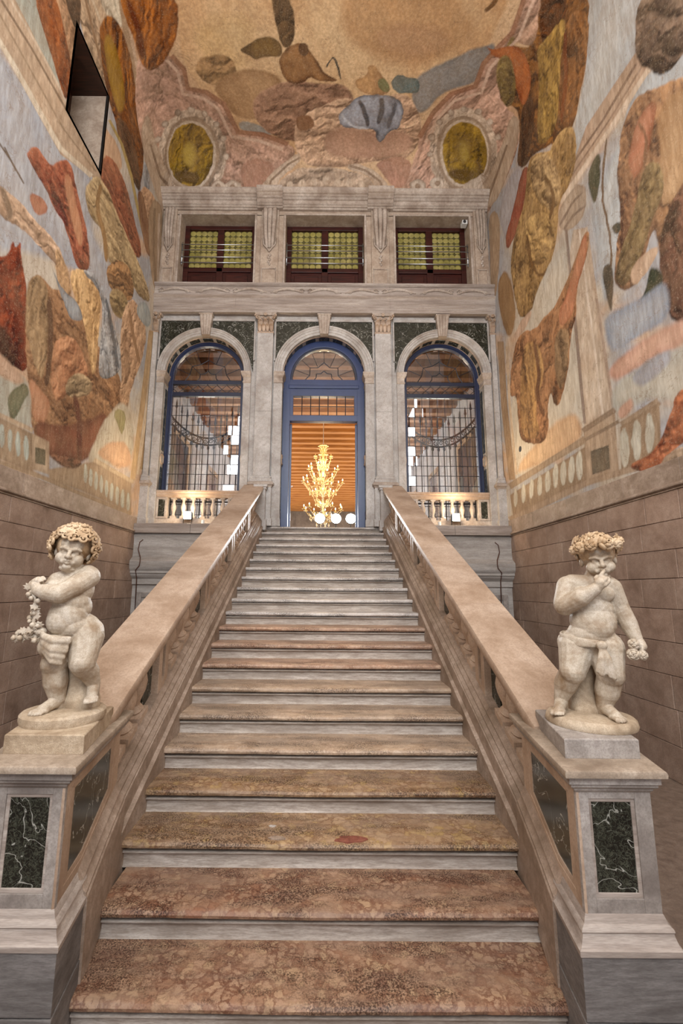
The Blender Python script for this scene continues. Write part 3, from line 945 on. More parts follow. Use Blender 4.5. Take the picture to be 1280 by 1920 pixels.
M['fresco'] = fresco_material()
SHAPE_L = SHAPE_R = SHAPE_C = None
SHAPE_L = [
('9fa3ac','b6b6b8',0.5,0.1,2,[(3.99,7.78),(4.28,7.81),(4.61,7.85),(4.98,7.90),(5.40,7.95),(6.38,8.54),(6.09,7.38),(6.76,7.28),(7.56,7.15),(6.24,6.59),(5.04,6.05),(4.40,5.52),(4.33,5.90),(4.26,6.28),(4.19,6.65),(4.12,7.03),(4.06,7.41)]),
('a3a79c','b0b0a4',0.2,0.05,2,[(4.09,8.61),(4.54,9.35),(4.84,9.13),(5.16,8.89),(5.37,8.71),(4.95,8.60),(4.59,8.51),(4.33,8.56)]),
('b09880','c4ad94',0.1,0.02,0,[(3.87,8.40),(4.14,8.70),(4.55,8.70),(4.90,8.66),(5.30,8.62),(5.82,8.71),(6.44,8.80),(6.56,8.57),(6.12,8.25),(5.35,7.80),(4.89,7.83),(4.48,7.86),(4.13,7.88),(3.97,7.89)]),
('d0c2ac','d8ccb8',0.05,0.02,0,[(4.02,7.87),(4.37,7.87),(4.80,7.84),(5.30,7.82),(6.08,8.19),(6.16,8.33),(5.37,7.94),(4.86,7.96),(4.42,7.98),(4.07,7.97)]),
('7d6a58','8a7560',0.02,0.015,0,[(4.05,8.38),(4.58,8.47),(4.91,8.49),(5.27,8.51),(5.75,8.56),(6.30,8.62),(6.35,8.69),(5.79,8.63),(5.31,8.57),(4.94,8.54),(4.60,8.52),(4.07,8.43)]),
('9a856e','a89278',0.02,0.015,0,[(3.98,8.20),(4.43,8.20),(4.84,8.19),(5.31,8.19),(6.20,8.42),(6.24,8.47),(5.34,8.23),(4.86,8.23),(4.45,8.23),(4.00,8.24)]),
('c9b79f','d2c0aa',0.02,0.015,0,[(4.11,8.57),(4.61,8.63),(4.94,8.64),(5.30,8.65),(5.34,8.71),(4.97,8.70),(4.64,8.69),(4.14,8.62)]),
('b08a68','c09a78',0.1,0.02,2,[(4.79,9.76),(5.38,10.74),(5.43,10.09),(5.41,9.41),(5.36,8.61),(5.23,9.16),(5.00,9.47)]),
('74361a','9c5c30',0.12,0.02,2,[(4.44,9.19),(4.82,9.82),(5.13,9.56),(5.40,9.30),(5.36,8.62),(5.10,8.75),(4.78,8.96)]),
('3c3026','5a4636',0.1,0.02,2,[(4.98,10.07),(5.32,10.64),(5.43,10.14),(5.36,9.91),(5.17,9.91)]),
('b59a7e','c8b092',0.1,0.02,2,[(5.32,10.64),(5.78,11.55),(6.29,11.41),(5.99,11.10),(6.31,10.72),(6.47,10.10),(5.91,10.08),(5.43,10.05)]),
('9a7c60','a58868',0.02,0.015,0,[(5.41,10.68),(5.82,10.39),(6.37,10.09),(6.43,10.18),(5.87,10.48),(5.45,10.76)]),
('d0bca0','d6c4aa',0.02,0.015,0,[(5.53,10.88),(5.85,10.85),(5.88,10.91),(5.56,10.93)]),
('cbbda4','d4c8b2',0.1,0.02,2,[(5.57,11.06),(5.75,11.48),(6.22,11.33),(6.01,11.07)]),
('a08468','ae9274',0.04,0.02,0,[(5.86,11.38),(6.44,11.22),(7.19,11.02),(7.50,10.97),(7.60,11.14),(7.27,11.18),(6.49,11.34),(5.89,11.49)]),
('c2a58a','cdb298',0.02,0.015,0,[(5.95,11.46),(6.57,11.32),(7.28,11.17),(7.31,11.23),(6.59,11.37),(5.96,11.50)]),
('c2a080','cfae90',0.1,0.04,2,[(6.18,9.38),(6.80,9.63),(7.07,9.37),(6.44,8.70),(6.27,8.72)]),
('8c9096','a2a4a6',0.1,0.03,2,[(7.76,10.47),(8.17,10.40),(8.18,10.03),(7.88,9.85)]),
('b08a6c','bf9c7c',0.1,0.03,2,[(7.72,9.81),(8.45,10.23),(8.85,9.87),(8.61,8.63),(7.97,8.96)]),
('7d4230','a2684a',0.12,0.02,2,[(6.31,8.89),(6.73,9.23),(7.16,9.24),(7.58,8.96),(8.14,8.50),(7.78,8.15),(7.23,8.30),(6.71,8.30),(6.32,8.47)]),
('56280f','9a5e1e',0.14,0.02,2,[(5.88,10.91),(5.95,11.14),(6.15,11.29),(6.62,11.27),(7.20,11.05),(7.52,11.16),(7.76,10.72),(7.85,9.68),(7.19,9.72),(6.61,9.90),(6.17,10.15),(5.94,10.57)]),
('8f6a1c','b28c32',0.12,0.04,2,[(6.02,10.74),(6.10,11.01),(6.48,11.03),(6.95,10.72),(6.79,10.15),(6.34,10.22)]),
('4e3422','6e4c30',0.1,0.03,2,[(6.54,9.92),(7.02,10.36),(7.54,10.22),(7.81,9.78),(7.73,9.50),(7.02,9.65)]),
('a08a50','b09a60',0.02,0.02,0,[(6.41,9.65),(6.87,9.70),(7.32,9.50),(7.68,9.16),(8.11,8.84),(8.23,8.95),(7.78,9.28),(7.41,9.62),(6.95,9.81),(6.48,9.75)]),
('6a4632','9a7456',0.05,0.03,2,[(7.61,9.45),(7.97,8.95),(8.31,8.63),(8.66,8.95),(8.30,9.27),(7.92,9.78)]),
('9c8268','b29a7e',0.06,0.03,2,[(8.20,9.92),(8.93,10.47),(9.02,9.46),(9.07,8.41),(8.93,8.10),(8.38,8.70)]),
('86705a','927c64',0.02,0.015,0,[(8.45,9.90),(8.57,8.98),(8.84,8.23),(8.95,8.31),(8.68,9.07),(8.56,10.00)]),
('c4b09a','ccb8a4',0.02,0.015,0,[(8.69,10.00),(8.81,9.18),(8.94,8.37),(9.02,8.41),(8.93,9.28),(8.80,10.10)]),
('a08660','c2ac84',0.2,0.03,2,[(5.96,7.91),(6.23,8.42),(6.60,8.56),(6.94,8.36),(8.11,8.23),(8.76,7.86),(8.15,7.57),(7.36,7.65),(6.80,7.29),(6.62,7.76),(6.14,7.56)]),
('8a6a44','9c7c52',0.04,0.03,2,[(6.35,8.36),(6.27,7.83),(6.59,7.63),(6.74,7.26),(6.87,7.37),(6.72,7.75),(6.39,7.94),(6.47,8.46)]),
('702f24','ac6a4e',0.12,0.02,2,[(4.70,7.14),(4.86,7.41),(5.08,7.42),(5.20,7.45),(5.42,7.84),(5.63,7.93),(5.74,7.69),(6.01,7.49),(6.22,7.21),(6.36,6.82),(6.09,6.55),(5.85,6.64),(5.66,6.91),(5.33,6.94),(5.13,7.07),(4.85,7.08)]),
('b07a5c','c08c6a',0.08,0.04,2,[(5.45,7.56),(5.60,7.76),(5.76,7.52),(6.09,7.20),(6.03,6.87),(5.77,7.09)]),
('4e2420','6a342c',0.08,0.03,2,[(5.20,7.14),(5.41,7.22),(5.71,7.04),(5.68,6.92),(5.33,6.94)]),
('a8705a','bb8468',0.06,0.02,2,[(4.85,6.65),(4.93,6.79),(5.13,6.89),(5.26,6.82),(5.06,6.56)]),
('5e5044','6c5e50',0.02,0.015,0,[(4.24,6.80),(4.50,6.78),(4.75,6.72),(4.77,6.75),(4.52,6.81),(4.25,6.83)]),
('5e5044','6c5e50',0.02,0.015,0,[(4.39,6.83),(4.60,6.75),(4.62,6.77),(4.40,6.86)]),
('a8886e','c6aa90',0.12,0.02,2,[(4.26,6.29),(4.67,6.45),(5.08,6.50),(5.56,6.55),(5.73,6.33),(5.41,6.19),(4.91,6.23),(4.32,5.95)]),
('64564a','8a7460',0.04,0.04,2,[(4.39,6.30),(4.58,6.15),(4.53,6.06),(4.59,6.07),(4.66,6.24),(4.45,6.39)]),
('5f2016','96492a',0.15,0.02,2,[(4.42,5.41),(4.69,5.71),(4.71,5.93),(4.78,5.84),(4.82,6.03),(4.92,5.73),(5.04,5.53),(5.17,4.90),(5.25,4.50),(5.03,4.48),(4.58,4.56),(4.50,4.98)]),
('32160f','4e261a',0.1,0.03,2,[(4.54,4.78),(4.87,4.85),(5.06,4.55),(4.87,4.38),(4.63,4.27)]),
('6c3220','823c24',0.05,0.04,2,[(4.76,5.18),(5.00,5.07),(5.17,4.61),(5.28,4.68),(5.10,5.16),(4.84,5.27)]),
('72492f','a5805e',0.25,0.02,2,[(5.04,5.53),(5.10,5.74),(5.29,5.89),(5.48,5.82),(5.76,6.06),(6.03,6.08),(6.36,5.95),(6.64,5.76),(7.08,5.83),(7.69,5.65),(7.80,5.23),(7.39,4.72),(7.19,4.28),(6.76,3.81),(6.20,3.71),(5.71,3.64),(5.45,3.84),(5.29,4.40),(5.12,4.87)]),
('7d6246','a88e6c',0.12,0.03,2,[(5.03,5.49),(5.12,5.77),(5.32,5.88),(5.47,5.69),(5.55,5.13),(5.59,4.54),(5.37,4.65),(5.11,5.01)]),
('4a3224','5e4432',0.04,0.04,2,[(5.42,5.66),(5.54,5.27),(5.60,4.70),(5.59,4.51),(5.69,4.55),(5.70,4.74),(5.64,5.33),(5.52,5.73)]),
('9c603f','c0906c',0.12,0.03,2,[(5.65,5.11),(5.82,5.36),(6.07,5.51),(6.33,5.45),(6.63,5.21),(6.40,4.89),(6.04,4.56),(5.86,4.36),(5.71,4.67)]),
('a87050','bd8c6c',0.1,0.04,2,[(5.27,4.53),(5.51,4.43),(5.75,4.39),(5.70,4.00),(5.45,3.97)]),
('806a4e','b8a280',0.08,0.03,2,[(6.04,4.82),(6.36,5.10),(6.70,5.16),(6.75,4.93),(6.44,4.71),(6.08,4.60)]),
('552f22','865640',0.16,0.05,2,[(5.42,4.00),(5.87,4.06),(6.51,4.34),(7.35,4.92),(7.19,4.28),(6.77,3.79),(6.20,3.69),(5.71,3.62)]),
('4e2c20','64382a',0.04,0.05,2,[(6.23,4.68),(6.45,4.27),(6.55,3.75),(6.68,3.79),(6.58,4.33),(6.35,4.74)]),
('b58854','dcbc8c',0.1,0.02,2,[(5.81,6.35),(6.08,6.62),(6.53,6.82),(6.73,6.57),(6.81,5.87),(6.79,5.26),(6.67,5.24),(6.48,5.67),(6.26,5.98),(6.03,6.08)]),
('987656','ccaa82',0.08,0.02,2,[(5.46,6.52),(5.78,6.37),(5.96,6.14),(5.80,5.82),(5.56,6.07)]),
('63676e','b4b6b8',0.08,0.02,2,[(6.08,6.59),(6.45,6.85),(6.75,6.78),(7.28,6.34),(7.65,6.02),(7.56,5.66),(7.00,5.27),(6.86,5.43),(6.86,6.28),(6.66,6.71)]),
('55595f','6a6e74',0.02,0.02,2,[(6.84,6.64),(7.20,6.19),(7.49,5.75),(7.59,5.80),(7.29,6.25),(6.92,6.71)]),
('676c72','9ca0a4',0.06,0.02,2,[(5.43,6.15),(5.69,6.01),(6.18,6.10),(6.32,5.91),(6.03,5.72),(5.77,5.86)]),
('5c3f2a','aa8258',0.09,0.02,2,[(6.78,7.20),(7.11,7.59),(7.55,7.85),(7.85,7.69),(7.86,7.34),(7.58,7.10),(7.25,7.09),(6.97,6.92)]),
('8a7450','aa946c',0.1,0.03,2,[(6.95,6.94),(7.44,7.22),(7.83,7.12),(7.46,6.64),(7.06,6.58)]),
('a67e5e','cbaa8a',0.1,0.03,2,[(7.52,7.02),(7.99,7.47),(8.62,7.16),(8.49,6.38),(8.10,5.74),(8.02,4.91),(7.70,5.14),(7.68,5.74),(7.49,6.26)]),
('8a6a50','9a7858',0.02,0.02,2,[(7.70,7.02),(8.02,6.57),(8.33,6.29),(8.45,6.37),(8.13,6.64),(7.80,7.10)]),
('8f9a9c','b0b4b0',0.06,0.03,2,[(7.92,7.18),(8.40,7.73),(8.82,7.53),(8.62,7.16)]),
('b2aa9a','c6bca8',0.2,0.05,2,[(7.13,4.58),(7.80,5.34),(8.37,5.10),(8.43,4.26),(7.09,3.87),(6.76,3.81)]),
('c09a7a','d0ac8c',0.1,0.06,2,[(7.04,4.12),(7.89,4.61),(8.34,4.45),(8.31,4.11),(7.24,4.00)]),
('a8a89c','b8b6a8',0.2,0.05,2,[(4.63,4.27),(5.23,4.48),(5.36,4.25),(5.47,3.84),(4.72,3.81)]),
('c0a188','cbae96',0.08,0.05,2,[(4.58,4.56),(5.14,4.43),(5.25,4.38),(4.98,4.25),(4.63,4.27)]),
('5c604a','73755c',0.05,0.02,2,[(4.94,4.07),(5.07,4.26),(5.25,4.39),(5.33,4.28),(5.21,4.14),(5.18,4.00),(5.08,3.82),(5.02,3.94)]),
('84805a','969068',0.05,0.03,2,[(7.49,4.93),(7.71,5.11),(8.02,5.12),(7.93,4.64),(7.73,4.75)]),
('9a805f','ad9270',0.05,0.02,0,[(9.03,7.65),(9.01,6.66),(9.00,5.70),(8.89,4.97),(8.79,4.27),(9.04,4.30),(9.09,4.99),(9.13,5.69),(9.15,6.65),(9.17,7.64)]),
('c6b49a','cebca4',0.02,0.015,0,[(8.94,7.61),(8.89,6.60),(8.85,5.63),(8.75,4.85),(8.65,4.11),(8.77,4.14),(8.88,4.89),(8.98,5.68),(9.01,6.65),(9.03,7.64)]),
('b39670','c0a47e',0.04,0.02,0,[(8.70,7.22),(8.62,6.28),(8.55,5.40),(8.46,4.65),(8.37,3.94),(8.61,3.99),(8.70,4.72),(8.80,5.49),(8.89,6.40),(8.97,7.37)]),
('98826a','ac967c',0.06,0.02,0,[(4.72,3.80),(5.48,3.82),(5.57,3.34),(4.80,3.34)]),
('a8b0a8','b8bcb0',0.05,0.015,1,[(4.91,3.74),(4.96,3.75),(5.00,3.62),(5.01,3.47),(4.96,3.46),(4.91,3.60)]),
('a8b0a8','b8bcb0',0.05,0.015,1,[(5.04,3.74),(5.09,3.75),(5.13,3.62),(5.14,3.47),(5.09,3.46),(5.05,3.60)]),
('a8b0a8','b8bcb0',0.05,0.015,1,[(5.18,3.75),(5.23,3.76),(5.28,3.62),(5.29,3.47),(5.23,3.46),(5.18,3.61)]),
('a8b0a8','b8bcb0',0.05,0.015,1,[(5.32,3.75),(5.38,3.76),(5.43,3.63),(5.44,3.46),(5.38,3.45),(5.33,3.61)]),
('b09a80','c0aa90',0.04,0.02,0,[(4.70,3.80),(5.46,3.83),(5.48,3.89),(4.72,3.85)]),
('a8927a','bca68c',0.06,0.02,0,[(5.46,3.82),(5.82,3.83),(5.90,3.40),(5.54,3.38)]),
('55503f','6a6450',0.05,0.012,0,[(5.55,3.67),(5.76,3.70),(5.79,3.50),(5.59,3.47)]),
('98826a','ac967c',0.06,0.03,0,[(5.88,3.47),(7.08,3.92),(8.45,3.90),(8.55,3.35),(6.69,3.36),(5.91,3.33)]),
('b4b8ac','c0c0b2',0.05,0.012,1,[(6.74,3.77),(6.81,3.77),(6.85,3.65),(6.86,3.50),(6.79,3.50),(6.74,3.63)]),
('b4b8ac','c0c0b2',0.05,0.012,1,[(6.90,3.76),(6.97,3.76),(7.02,3.63),(7.02,3.49),(6.95,3.48),(6.90,3.61)]),
('b4b8ac','c0c0b2',0.05,0.012,1,[(7.07,3.75),(7.15,3.75),(7.20,3.62),(7.20,3.47),(7.12,3.46),(7.07,3.60)]),
('b4b8ac','c0c0b2',0.05,0.012,1,[(7.25,3.74),(7.33,3.74),(7.38,3.61),(7.39,3.45),(7.31,3.44),(7.25,3.58)]),
('b4b8ac','c0c0b2',0.05,0.012,1,[(7.44,3.72),(7.52,3.73),(7.58,3.59),(7.58,3.43),(7.50,3.43),(7.44,3.57)]),
('b4b8ac','c0c0b2',0.05,0.012,1,[(7.64,3.71),(7.73,3.71),(7.78,3.57),(7.78,3.41),(7.70,3.41),(7.64,3.55)]),
('b4b8ac','c0c0b2',0.05,0.012,1,[(7.85,3.70),(7.94,3.70),(8.00,3.56),(8.00,3.39),(7.91,3.38),(7.85,3.54)]),
('b4b8ac','c0c0b2',0.05,0.012,1,[(8.06,3.69),(8.16,3.69),(8.22,3.54),(8.22,3.37),(8.13,3.36),(8.07,3.52)]),
('b4b8ac','c0c0b2',0.05,0.012,1,[(8.30,3.67),(8.40,3.67),(8.46,3.52),(8.46,3.35),(8.36,3.34),(8.30,3.50)]),
('b8a488','c6b296',0.04,0.02,0,[(6.98,3.89),(8.50,3.89),(8.58,3.98),(7.03,3.97)]),
('a08a70','b09a80',0.04,0.02,0,[(4.80,3.27),(5.56,3.30),(6.68,3.28),(8.53,3.26),(8.59,3.35),(6.72,3.35),(5.58,3.36),(4.82,3.32)]),
('684634','926850',0.1,0.03,2,[(5.82,3.67),(6.19,3.75),(6.76,3.81),(6.49,3.63),(6.09,3.58)]),
('b08a74','caa692',0.16,0.02,1,[(6.55,11.47),(6.76,12.01),(6.97,12.16),(7.29,12.12),(7.35,12.45),(7.58,12.76),(8.13,12.94),(8.18,13.45),(8.36,13.98),(8.57,14.18),(8.90,13.71),(11.11,10.51),(10.37,10.51),(9.64,10.50),(8.77,10.27),(7.80,10.52),(7.17,11.01)]),
('b09a86','d4c2ae',0.12,0.03,1,[(8.58,12.60),(8.79,12.53),(8.92,12.40),(8.99,12.22),(9.86,10.69),(9.62,10.63),(9.38,10.68),(8.99,11.21),(8.82,10.94),(8.51,10.95),(8.28,11.06),(8.09,11.23),(7.94,11.43),(7.81,11.64),(7.72,11.87),(7.67,12.10),(7.71,12.30),(7.84,12.46),(8.05,12.57),(8.32,12.61)]),
('96806c','a8927c',0.04,0.02,1,[(8.58,12.45),(8.76,12.38),(8.88,12.27),(8.96,12.12),(8.99,11.94),(8.99,11.75),(8.99,11.54),(8.96,11.32),(8.88,11.13),(8.61,11.13),(8.39,11.20),(8.21,11.33),(8.06,11.49),(7.94,11.67),(7.86,11.86),(7.82,12.04),(7.86,12.21),(7.97,12.34),(8.14,12.43),(8.37,12.46)]),
('c8b6a2','d6c6b4',0.04,0.02,1,[(8.58,12.38),(8.74,12.32),(8.86,12.21),(8.93,12.08),(8.97,11.91),(8.98,11.74),(8.97,11.55),(8.93,11.36),(8.86,11.20),(8.63,11.19),(8.43,11.25),(8.25,11.37),(8.11,11.51),(8.01,11.67),(7.93,11.84),(7.89,12.01),(7.93,12.16),(8.03,12.28),(8.19,12.36),(8.39,12.39)]),
('644a0e','ab8a2c',0.12,0.015,1,[(8.58,12.32),(8.73,12.26),(8.84,12.17),(8.91,12.04),(8.95,11.89),(8.96,11.72),(8.95,11.55),(8.92,11.39),(8.85,11.25),(8.64,11.24),(8.45,11.29),(8.29,11.39),(8.15,11.52),(8.05,11.67),(7.98,11.83),(7.95,11.98),(7.98,12.12),(8.07,12.23),(8.23,12.30),(8.41,12.33)]),
('7a5c18','b49a48',0.1,0.06,2,[(8.32,11.67),(8.31,11.95),(8.58,12.00),(8.78,11.81),(8.73,11.60)]),
('4e3808','6e5214',0.1,0.06,2,[(8.80,11.25),(8.82,11.99),(8.94,11.90),(8.93,11.46)]),
('a8907a','c8b49e',0.05,0.015,1,[(8.77,10.27),(9.29,10.50),(8.84,11.13),(8.00,11.12),(7.58,11.23),(7.48,11.08),(7.76,10.47),(8.24,10.35)]),
('806a58','927c68',0.02,0.012,0,[(9.14,10.58),(8.64,10.91),(7.98,10.99),(7.94,10.92),(8.58,10.82),(9.09,10.56)]),
('6a300c','b8722e',0.18,0.02,2,[(5.74,11.45),(5.82,12.37),(6.39,12.23),(6.71,11.99),(6.99,11.65),(6.84,11.41),(6.47,11.44),(6.07,11.40)]),
('56240a','7c3c14',0.05,0.05,2,[(5.90,11.49),(6.34,11.50),(6.69,11.40),(6.73,11.52),(6.35,11.62),(5.91,11.59)])]
SHAPE_R = [
('aeb0b0','bcbcb8',0.3,0.05,2,[(5.20,10.52),(4.60,9.52),(4.11,8.72),(4.24,8.42),(4.37,8.12),(4.83,8.14),(5.38,8.16),(5.67,8.04),(5.65,8.57),(5.43,8.90),(5.21,9.21),(5.21,9.85)]),
('a3a8ac','bcbfbe',0.3,0.05,2,[(5.45,7.29),(4.92,7.31),(4.55,7.73),(4.39,7.83),(4.00,7.52),(3.67,7.25),(3.73,6.91),(3.78,6.56),(4.37,7.40),(4.59,7.19),(4.82,6.97),(4.87,6.53),(4.93,6.10),(5.16,5.83),(5.40,5.55),(5.42,6.35)]),
('a98e78','bfa68e',0.1,0.02,0,[(4.38,8.20),(4.20,7.74),(4.51,7.76),(4.86,7.79),(5.25,7.81),(5.70,7.84),(6.20,7.85),(6.15,8.26),(5.64,8.19),(5.37,8.35),(4.83,8.27)]),
('d0bca6','dccab6',0.04,0.02,0,[(4.24,7.81),(4.54,7.82),(4.88,7.83),(5.28,7.86),(5.74,7.90),(6.19,7.95),(6.10,7.80),(5.66,7.77),(5.21,7.74),(4.82,7.72),(4.49,7.71),(4.19,7.71)]),
('7c6656','8c7462',0.02,0.015,0,[(4.40,8.08),(4.70,8.08),(5.04,8.07),(5.70,8.17),(6.10,8.13),(6.06,8.06),(5.66,8.11),(5.01,8.02),(4.67,8.02),(4.37,8.03)]),
('8c7462','9c8470',0.02,0.015,0,[(4.32,7.93),(4.95,7.93),(5.69,8.01),(6.17,8.02),(6.14,7.98),(5.66,7.97),(4.92,7.89),(4.31,7.89)]),
('40322a','7c6858',0.25,0.02,2,[(4.20,8.86),(3.57,7.83),(3.65,7.36),(3.93,7.31),(4.12,7.52),(4.31,7.94),(4.39,8.36)]),
('4c260e','8f602c',0.18,0.02,2,[(5.70,11.45),(4.96,10.12),(5.12,9.62),(5.22,9.31),(5.45,8.97),(5.62,8.68),(5.86,8.70),(6.80,9.51),(7.11,9.56),(7.45,9.93),(7.21,10.40),(7.22,11.01),(7.38,11.45),(6.91,11.71),(6.41,11.71),(6.51,11.48),(6.30,11.05)]),
('331606','6a3c16',0.14,0.03,2,[(5.70,11.45),(5.45,10.93),(5.57,10.52),(6.00,10.73),(6.27,10.99)]),
('846430','b4944e',0.12,0.03,2,[(6.35,11.09),(6.05,10.89),(5.75,10.76),(5.54,10.50),(5.78,10.00),(5.93,9.54),(6.09,9.08),(6.69,9.44),(6.48,10.30)]),
('5c3a1e','96683c',0.14,0.03,2,[(5.56,10.59),(5.02,9.95),(5.19,9.26),(5.44,8.96),(5.62,8.68),(6.05,9.12),(5.92,9.57),(5.79,10.02)]),
('6a3a22','84502c',0.03,0.03,2,[(5.67,10.45),(5.72,9.72),(5.97,9.15),(5.88,9.03),(5.63,9.60),(5.58,10.32)]),
('6a5430','94804c',0.08,0.03,2,[(6.47,11.67),(6.31,11.59),(6.50,11.45),(6.78,11.35),(7.17,11.08),(7.40,11.20),(7.14,11.56),(6.81,11.73)]),
('82401c','b86e3c',0.07,0.015,2,[(6.54,11.99),(6.64,11.85),(6.46,11.48),(6.50,11.20),(6.79,10.64),(7.10,10.83),(7.03,11.16),(6.68,11.40),(6.77,11.75)]),
('3e2412','5c3a1e',0.08,0.03,2,[(7.09,10.85),(6.63,10.61),(6.65,9.96),(7.10,9.58),(7.45,9.93),(7.19,10.37)]),
('a09ca0','b2aeb0',0.12,0.04,2,[(7.67,10.07),(7.11,9.56),(7.58,9.03),(8.09,8.74),(8.43,9.82)]),
('70301f','a25a44',0.06,0.015,2,[(7.25,9.67),(6.99,9.48),(7.19,8.88),(7.59,8.67),(8.11,8.61),(8.12,9.04),(7.76,9.19)]),
('7c5a30','b89864',0.2,0.02,2,[(7.03,9.62),(6.62,9.34),(6.32,8.94),(6.20,9.03),(5.82,8.92),(5.59,8.59),(5.67,8.13),(5.89,7.90),(6.20,7.93),(6.27,7.51),(6.48,7.22),(6.88,6.94),(7.22,6.81),(7.75,6.88),(7.92,7.47),(8.01,8.22),(7.73,8.70),(7.23,8.92)]),
('987646','c6a66e',0.12,0.03,2,[(7.30,8.63),(6.78,8.34),(6.30,7.71),(6.46,7.37),(6.83,7.28),(7.28,7.74)]),
('92724a','c4a87a',0.12,0.03,2,[(7.00,9.56),(6.46,9.14),(6.11,8.51),(6.10,7.93),(6.38,7.88),(6.92,8.71)]),
('5c4022','765832',0.03,0.03,2,[(7.31,8.32),(7.24,7.61),(6.93,7.12),(6.56,7.07),(6.64,7.17),(6.92,7.18),(7.12,7.53),(7.18,8.22)]),
('5c4022','765832',0.03,0.03,2,[(6.54,8.75),(6.32,8.14),(6.52,7.94),(6.44,7.85),(6.23,8.06),(6.45,8.69)]),
('8a6a48','a0805a',0.08,0.05,2,[(8.72,8.28),(8.27,8.43),(7.94,7.70),(7.90,7.00),(8.26,6.77),(8.56,7.43)]),
('9c8a78','b6a490',0.06,0.02,2,[(6.24,7.87),(5.50,7.69),(5.52,7.17),(5.87,7.14),(6.21,7.44)]),
('7c6a5c','8c7a6a',0.02,0.02,2,[(6.17,7.51),(5.87,7.55),(5.57,7.48),(5.60,7.53),(5.90,7.61),(6.22,7.57)]),
('7c6a5c','8c7a6a',0.02,0.02,2,[(6.11,7.36),(5.79,7.34),(5.54,7.23),(5.56,7.28),(5.82,7.39),(6.15,7.42)]),
('beb8ac','d4cab8',0.3,0.04,2,[(6.59,7.20),(6.03,7.21),(6.02,6.62),(6.01,6.05),(6.00,5.49),(5.99,4.95),(6.06,4.45),(6.13,3.94),(7.06,3.95),(8.32,3.96),(8.65,4.71),(8.38,5.49),(7.95,6.01),(7.56,6.50),(7.19,6.96)]),
('ba9e88','ccb09a',0.06,0.03,2,[(8.14,6.70),(7.75,6.90),(7.22,6.82),(7.57,6.58)]),
('c8a482','d6b692',0.15,0.08,2,[(7.69,4.42),(6.36,4.59),(6.08,4.20),(6.22,4.00),(7.45,4.03),(8.49,4.11)]),
('b6a28e','cfc0ae',0.12,0.015,0,[(5.89,7.16),(5.56,6.92),(5.53,6.32),(5.50,5.75),(5.48,5.20),(5.45,4.66),(5.43,4.15),(6.06,4.18),(6.07,4.66),(6.08,5.15),(6.09,5.66),(6.10,6.19),(6.11,6.73)]),
('84746a','908076',0.02,0.015,0,[(6.09,7.35),(6.09,6.80),(6.09,6.26),(6.09,5.73),(6.09,5.22),(6.09,4.72),(6.08,4.24),(6.02,4.22),(6.02,4.70),(6.02,5.19),(6.02,5.70),(6.02,6.22),(6.03,6.75),(6.03,7.30)]),
('a08c7c','ac9888',0.02,0.015,0,[(5.55,5.81),(5.52,5.24),(5.49,4.69),(5.45,4.16),(5.40,4.15),(5.43,4.67),(5.47,5.21),(5.50,5.78)]),
('dccfc0','e2d6c8',0.02,0.015,0,[(5.77,7.06),(5.74,6.44),(5.72,5.85),(5.70,5.27),(5.68,4.72),(5.67,4.19),(5.62,4.18),(5.64,4.70),(5.66,5.25),(5.68,5.82),(5.70,6.41),(5.72,7.02)]),
('744a30','b98a62',0.14,0.015,2,[(7.28,6.40),(6.86,6.39),(6.51,6.37),(6.20,6.53),(5.98,6.63),(5.72,6.85),(5.58,6.90),(5.51,6.78),(5.65,6.54),(5.85,6.34),(5.99,6.11),(6.00,5.85),(6.18,5.73),(6.28,5.27),(6.64,4.73),(6.82,4.81),(6.91,5.14),(7.05,4.83),(6.99,4.54),(7.22,4.33),(8.10,4.62),(8.11,5.27),(8.11,5.59),(8.43,5.67),(8.26,6.21),(8.02,6.64),(7.57,6.58)]),
('a05e42','c08664',0.07,0.02,2,[(6.49,6.17),(6.13,6.39),(5.72,6.85),(5.55,6.85),(5.69,6.49),(5.97,6.23),(6.10,5.92),(6.42,5.94)]),
('80583a','b8925e',0.12,0.03,2,[(7.75,6.45),(7.13,6.11),(7.00,5.46),(7.48,5.11),(7.27,4.44),(8.02,4.65),(8.01,5.33)]),
('5c3c28','765036',0.03,0.03,2,[(7.37,6.25),(7.24,5.58),(7.44,5.29),(7.20,4.79),(7.09,4.77),(7.31,5.23),(7.11,5.52),(7.24,6.19)]),
('7a6046','9c8060',0.08,0.03,2,[(6.61,5.99),(6.19,5.80),(6.31,5.28),(6.58,4.90),(6.71,5.32)]),
('715040','a9835f',0.2,0.02,2,[(4.72,7.56),(4.51,7.68),(4.26,7.55),(4.06,7.28),(3.70,7.04),(3.76,6.72),(3.81,6.39),(3.86,6.07),(3.91,5.75),(3.97,5.42),(4.02,5.10),(4.07,4.78),(4.42,5.28),(4.43,5.55),(4.41,5.93),(4.55,5.78),(4.72,5.50),(4.95,5.49),(5.18,5.73),(5.06,6.13),(4.89,6.51),(4.92,7.00),(4.82,7.36)]),
('845038','b88064',0.1,0.04,2,[(4.70,7.15),(4.41,7.41),(4.13,7.27),(4.37,6.79),(4.62,6.68),(4.69,6.83)]),
('a07c58','c0a07c',0.16,0.04,2,[(4.19,7.21),(3.72,6.93),(3.77,6.62),(3.82,6.30),(3.88,5.99),(4.19,5.97),(4.32,6.10),(4.21,6.54)]),
('645238','927e5a',0.1,0.02,2,[(4.49,6.75),(4.21,6.58),(4.22,6.22),(4.46,5.97),(4.63,5.77),(4.94,5.54),(5.16,5.75),(5.02,6.03),(4.68,6.32)]),
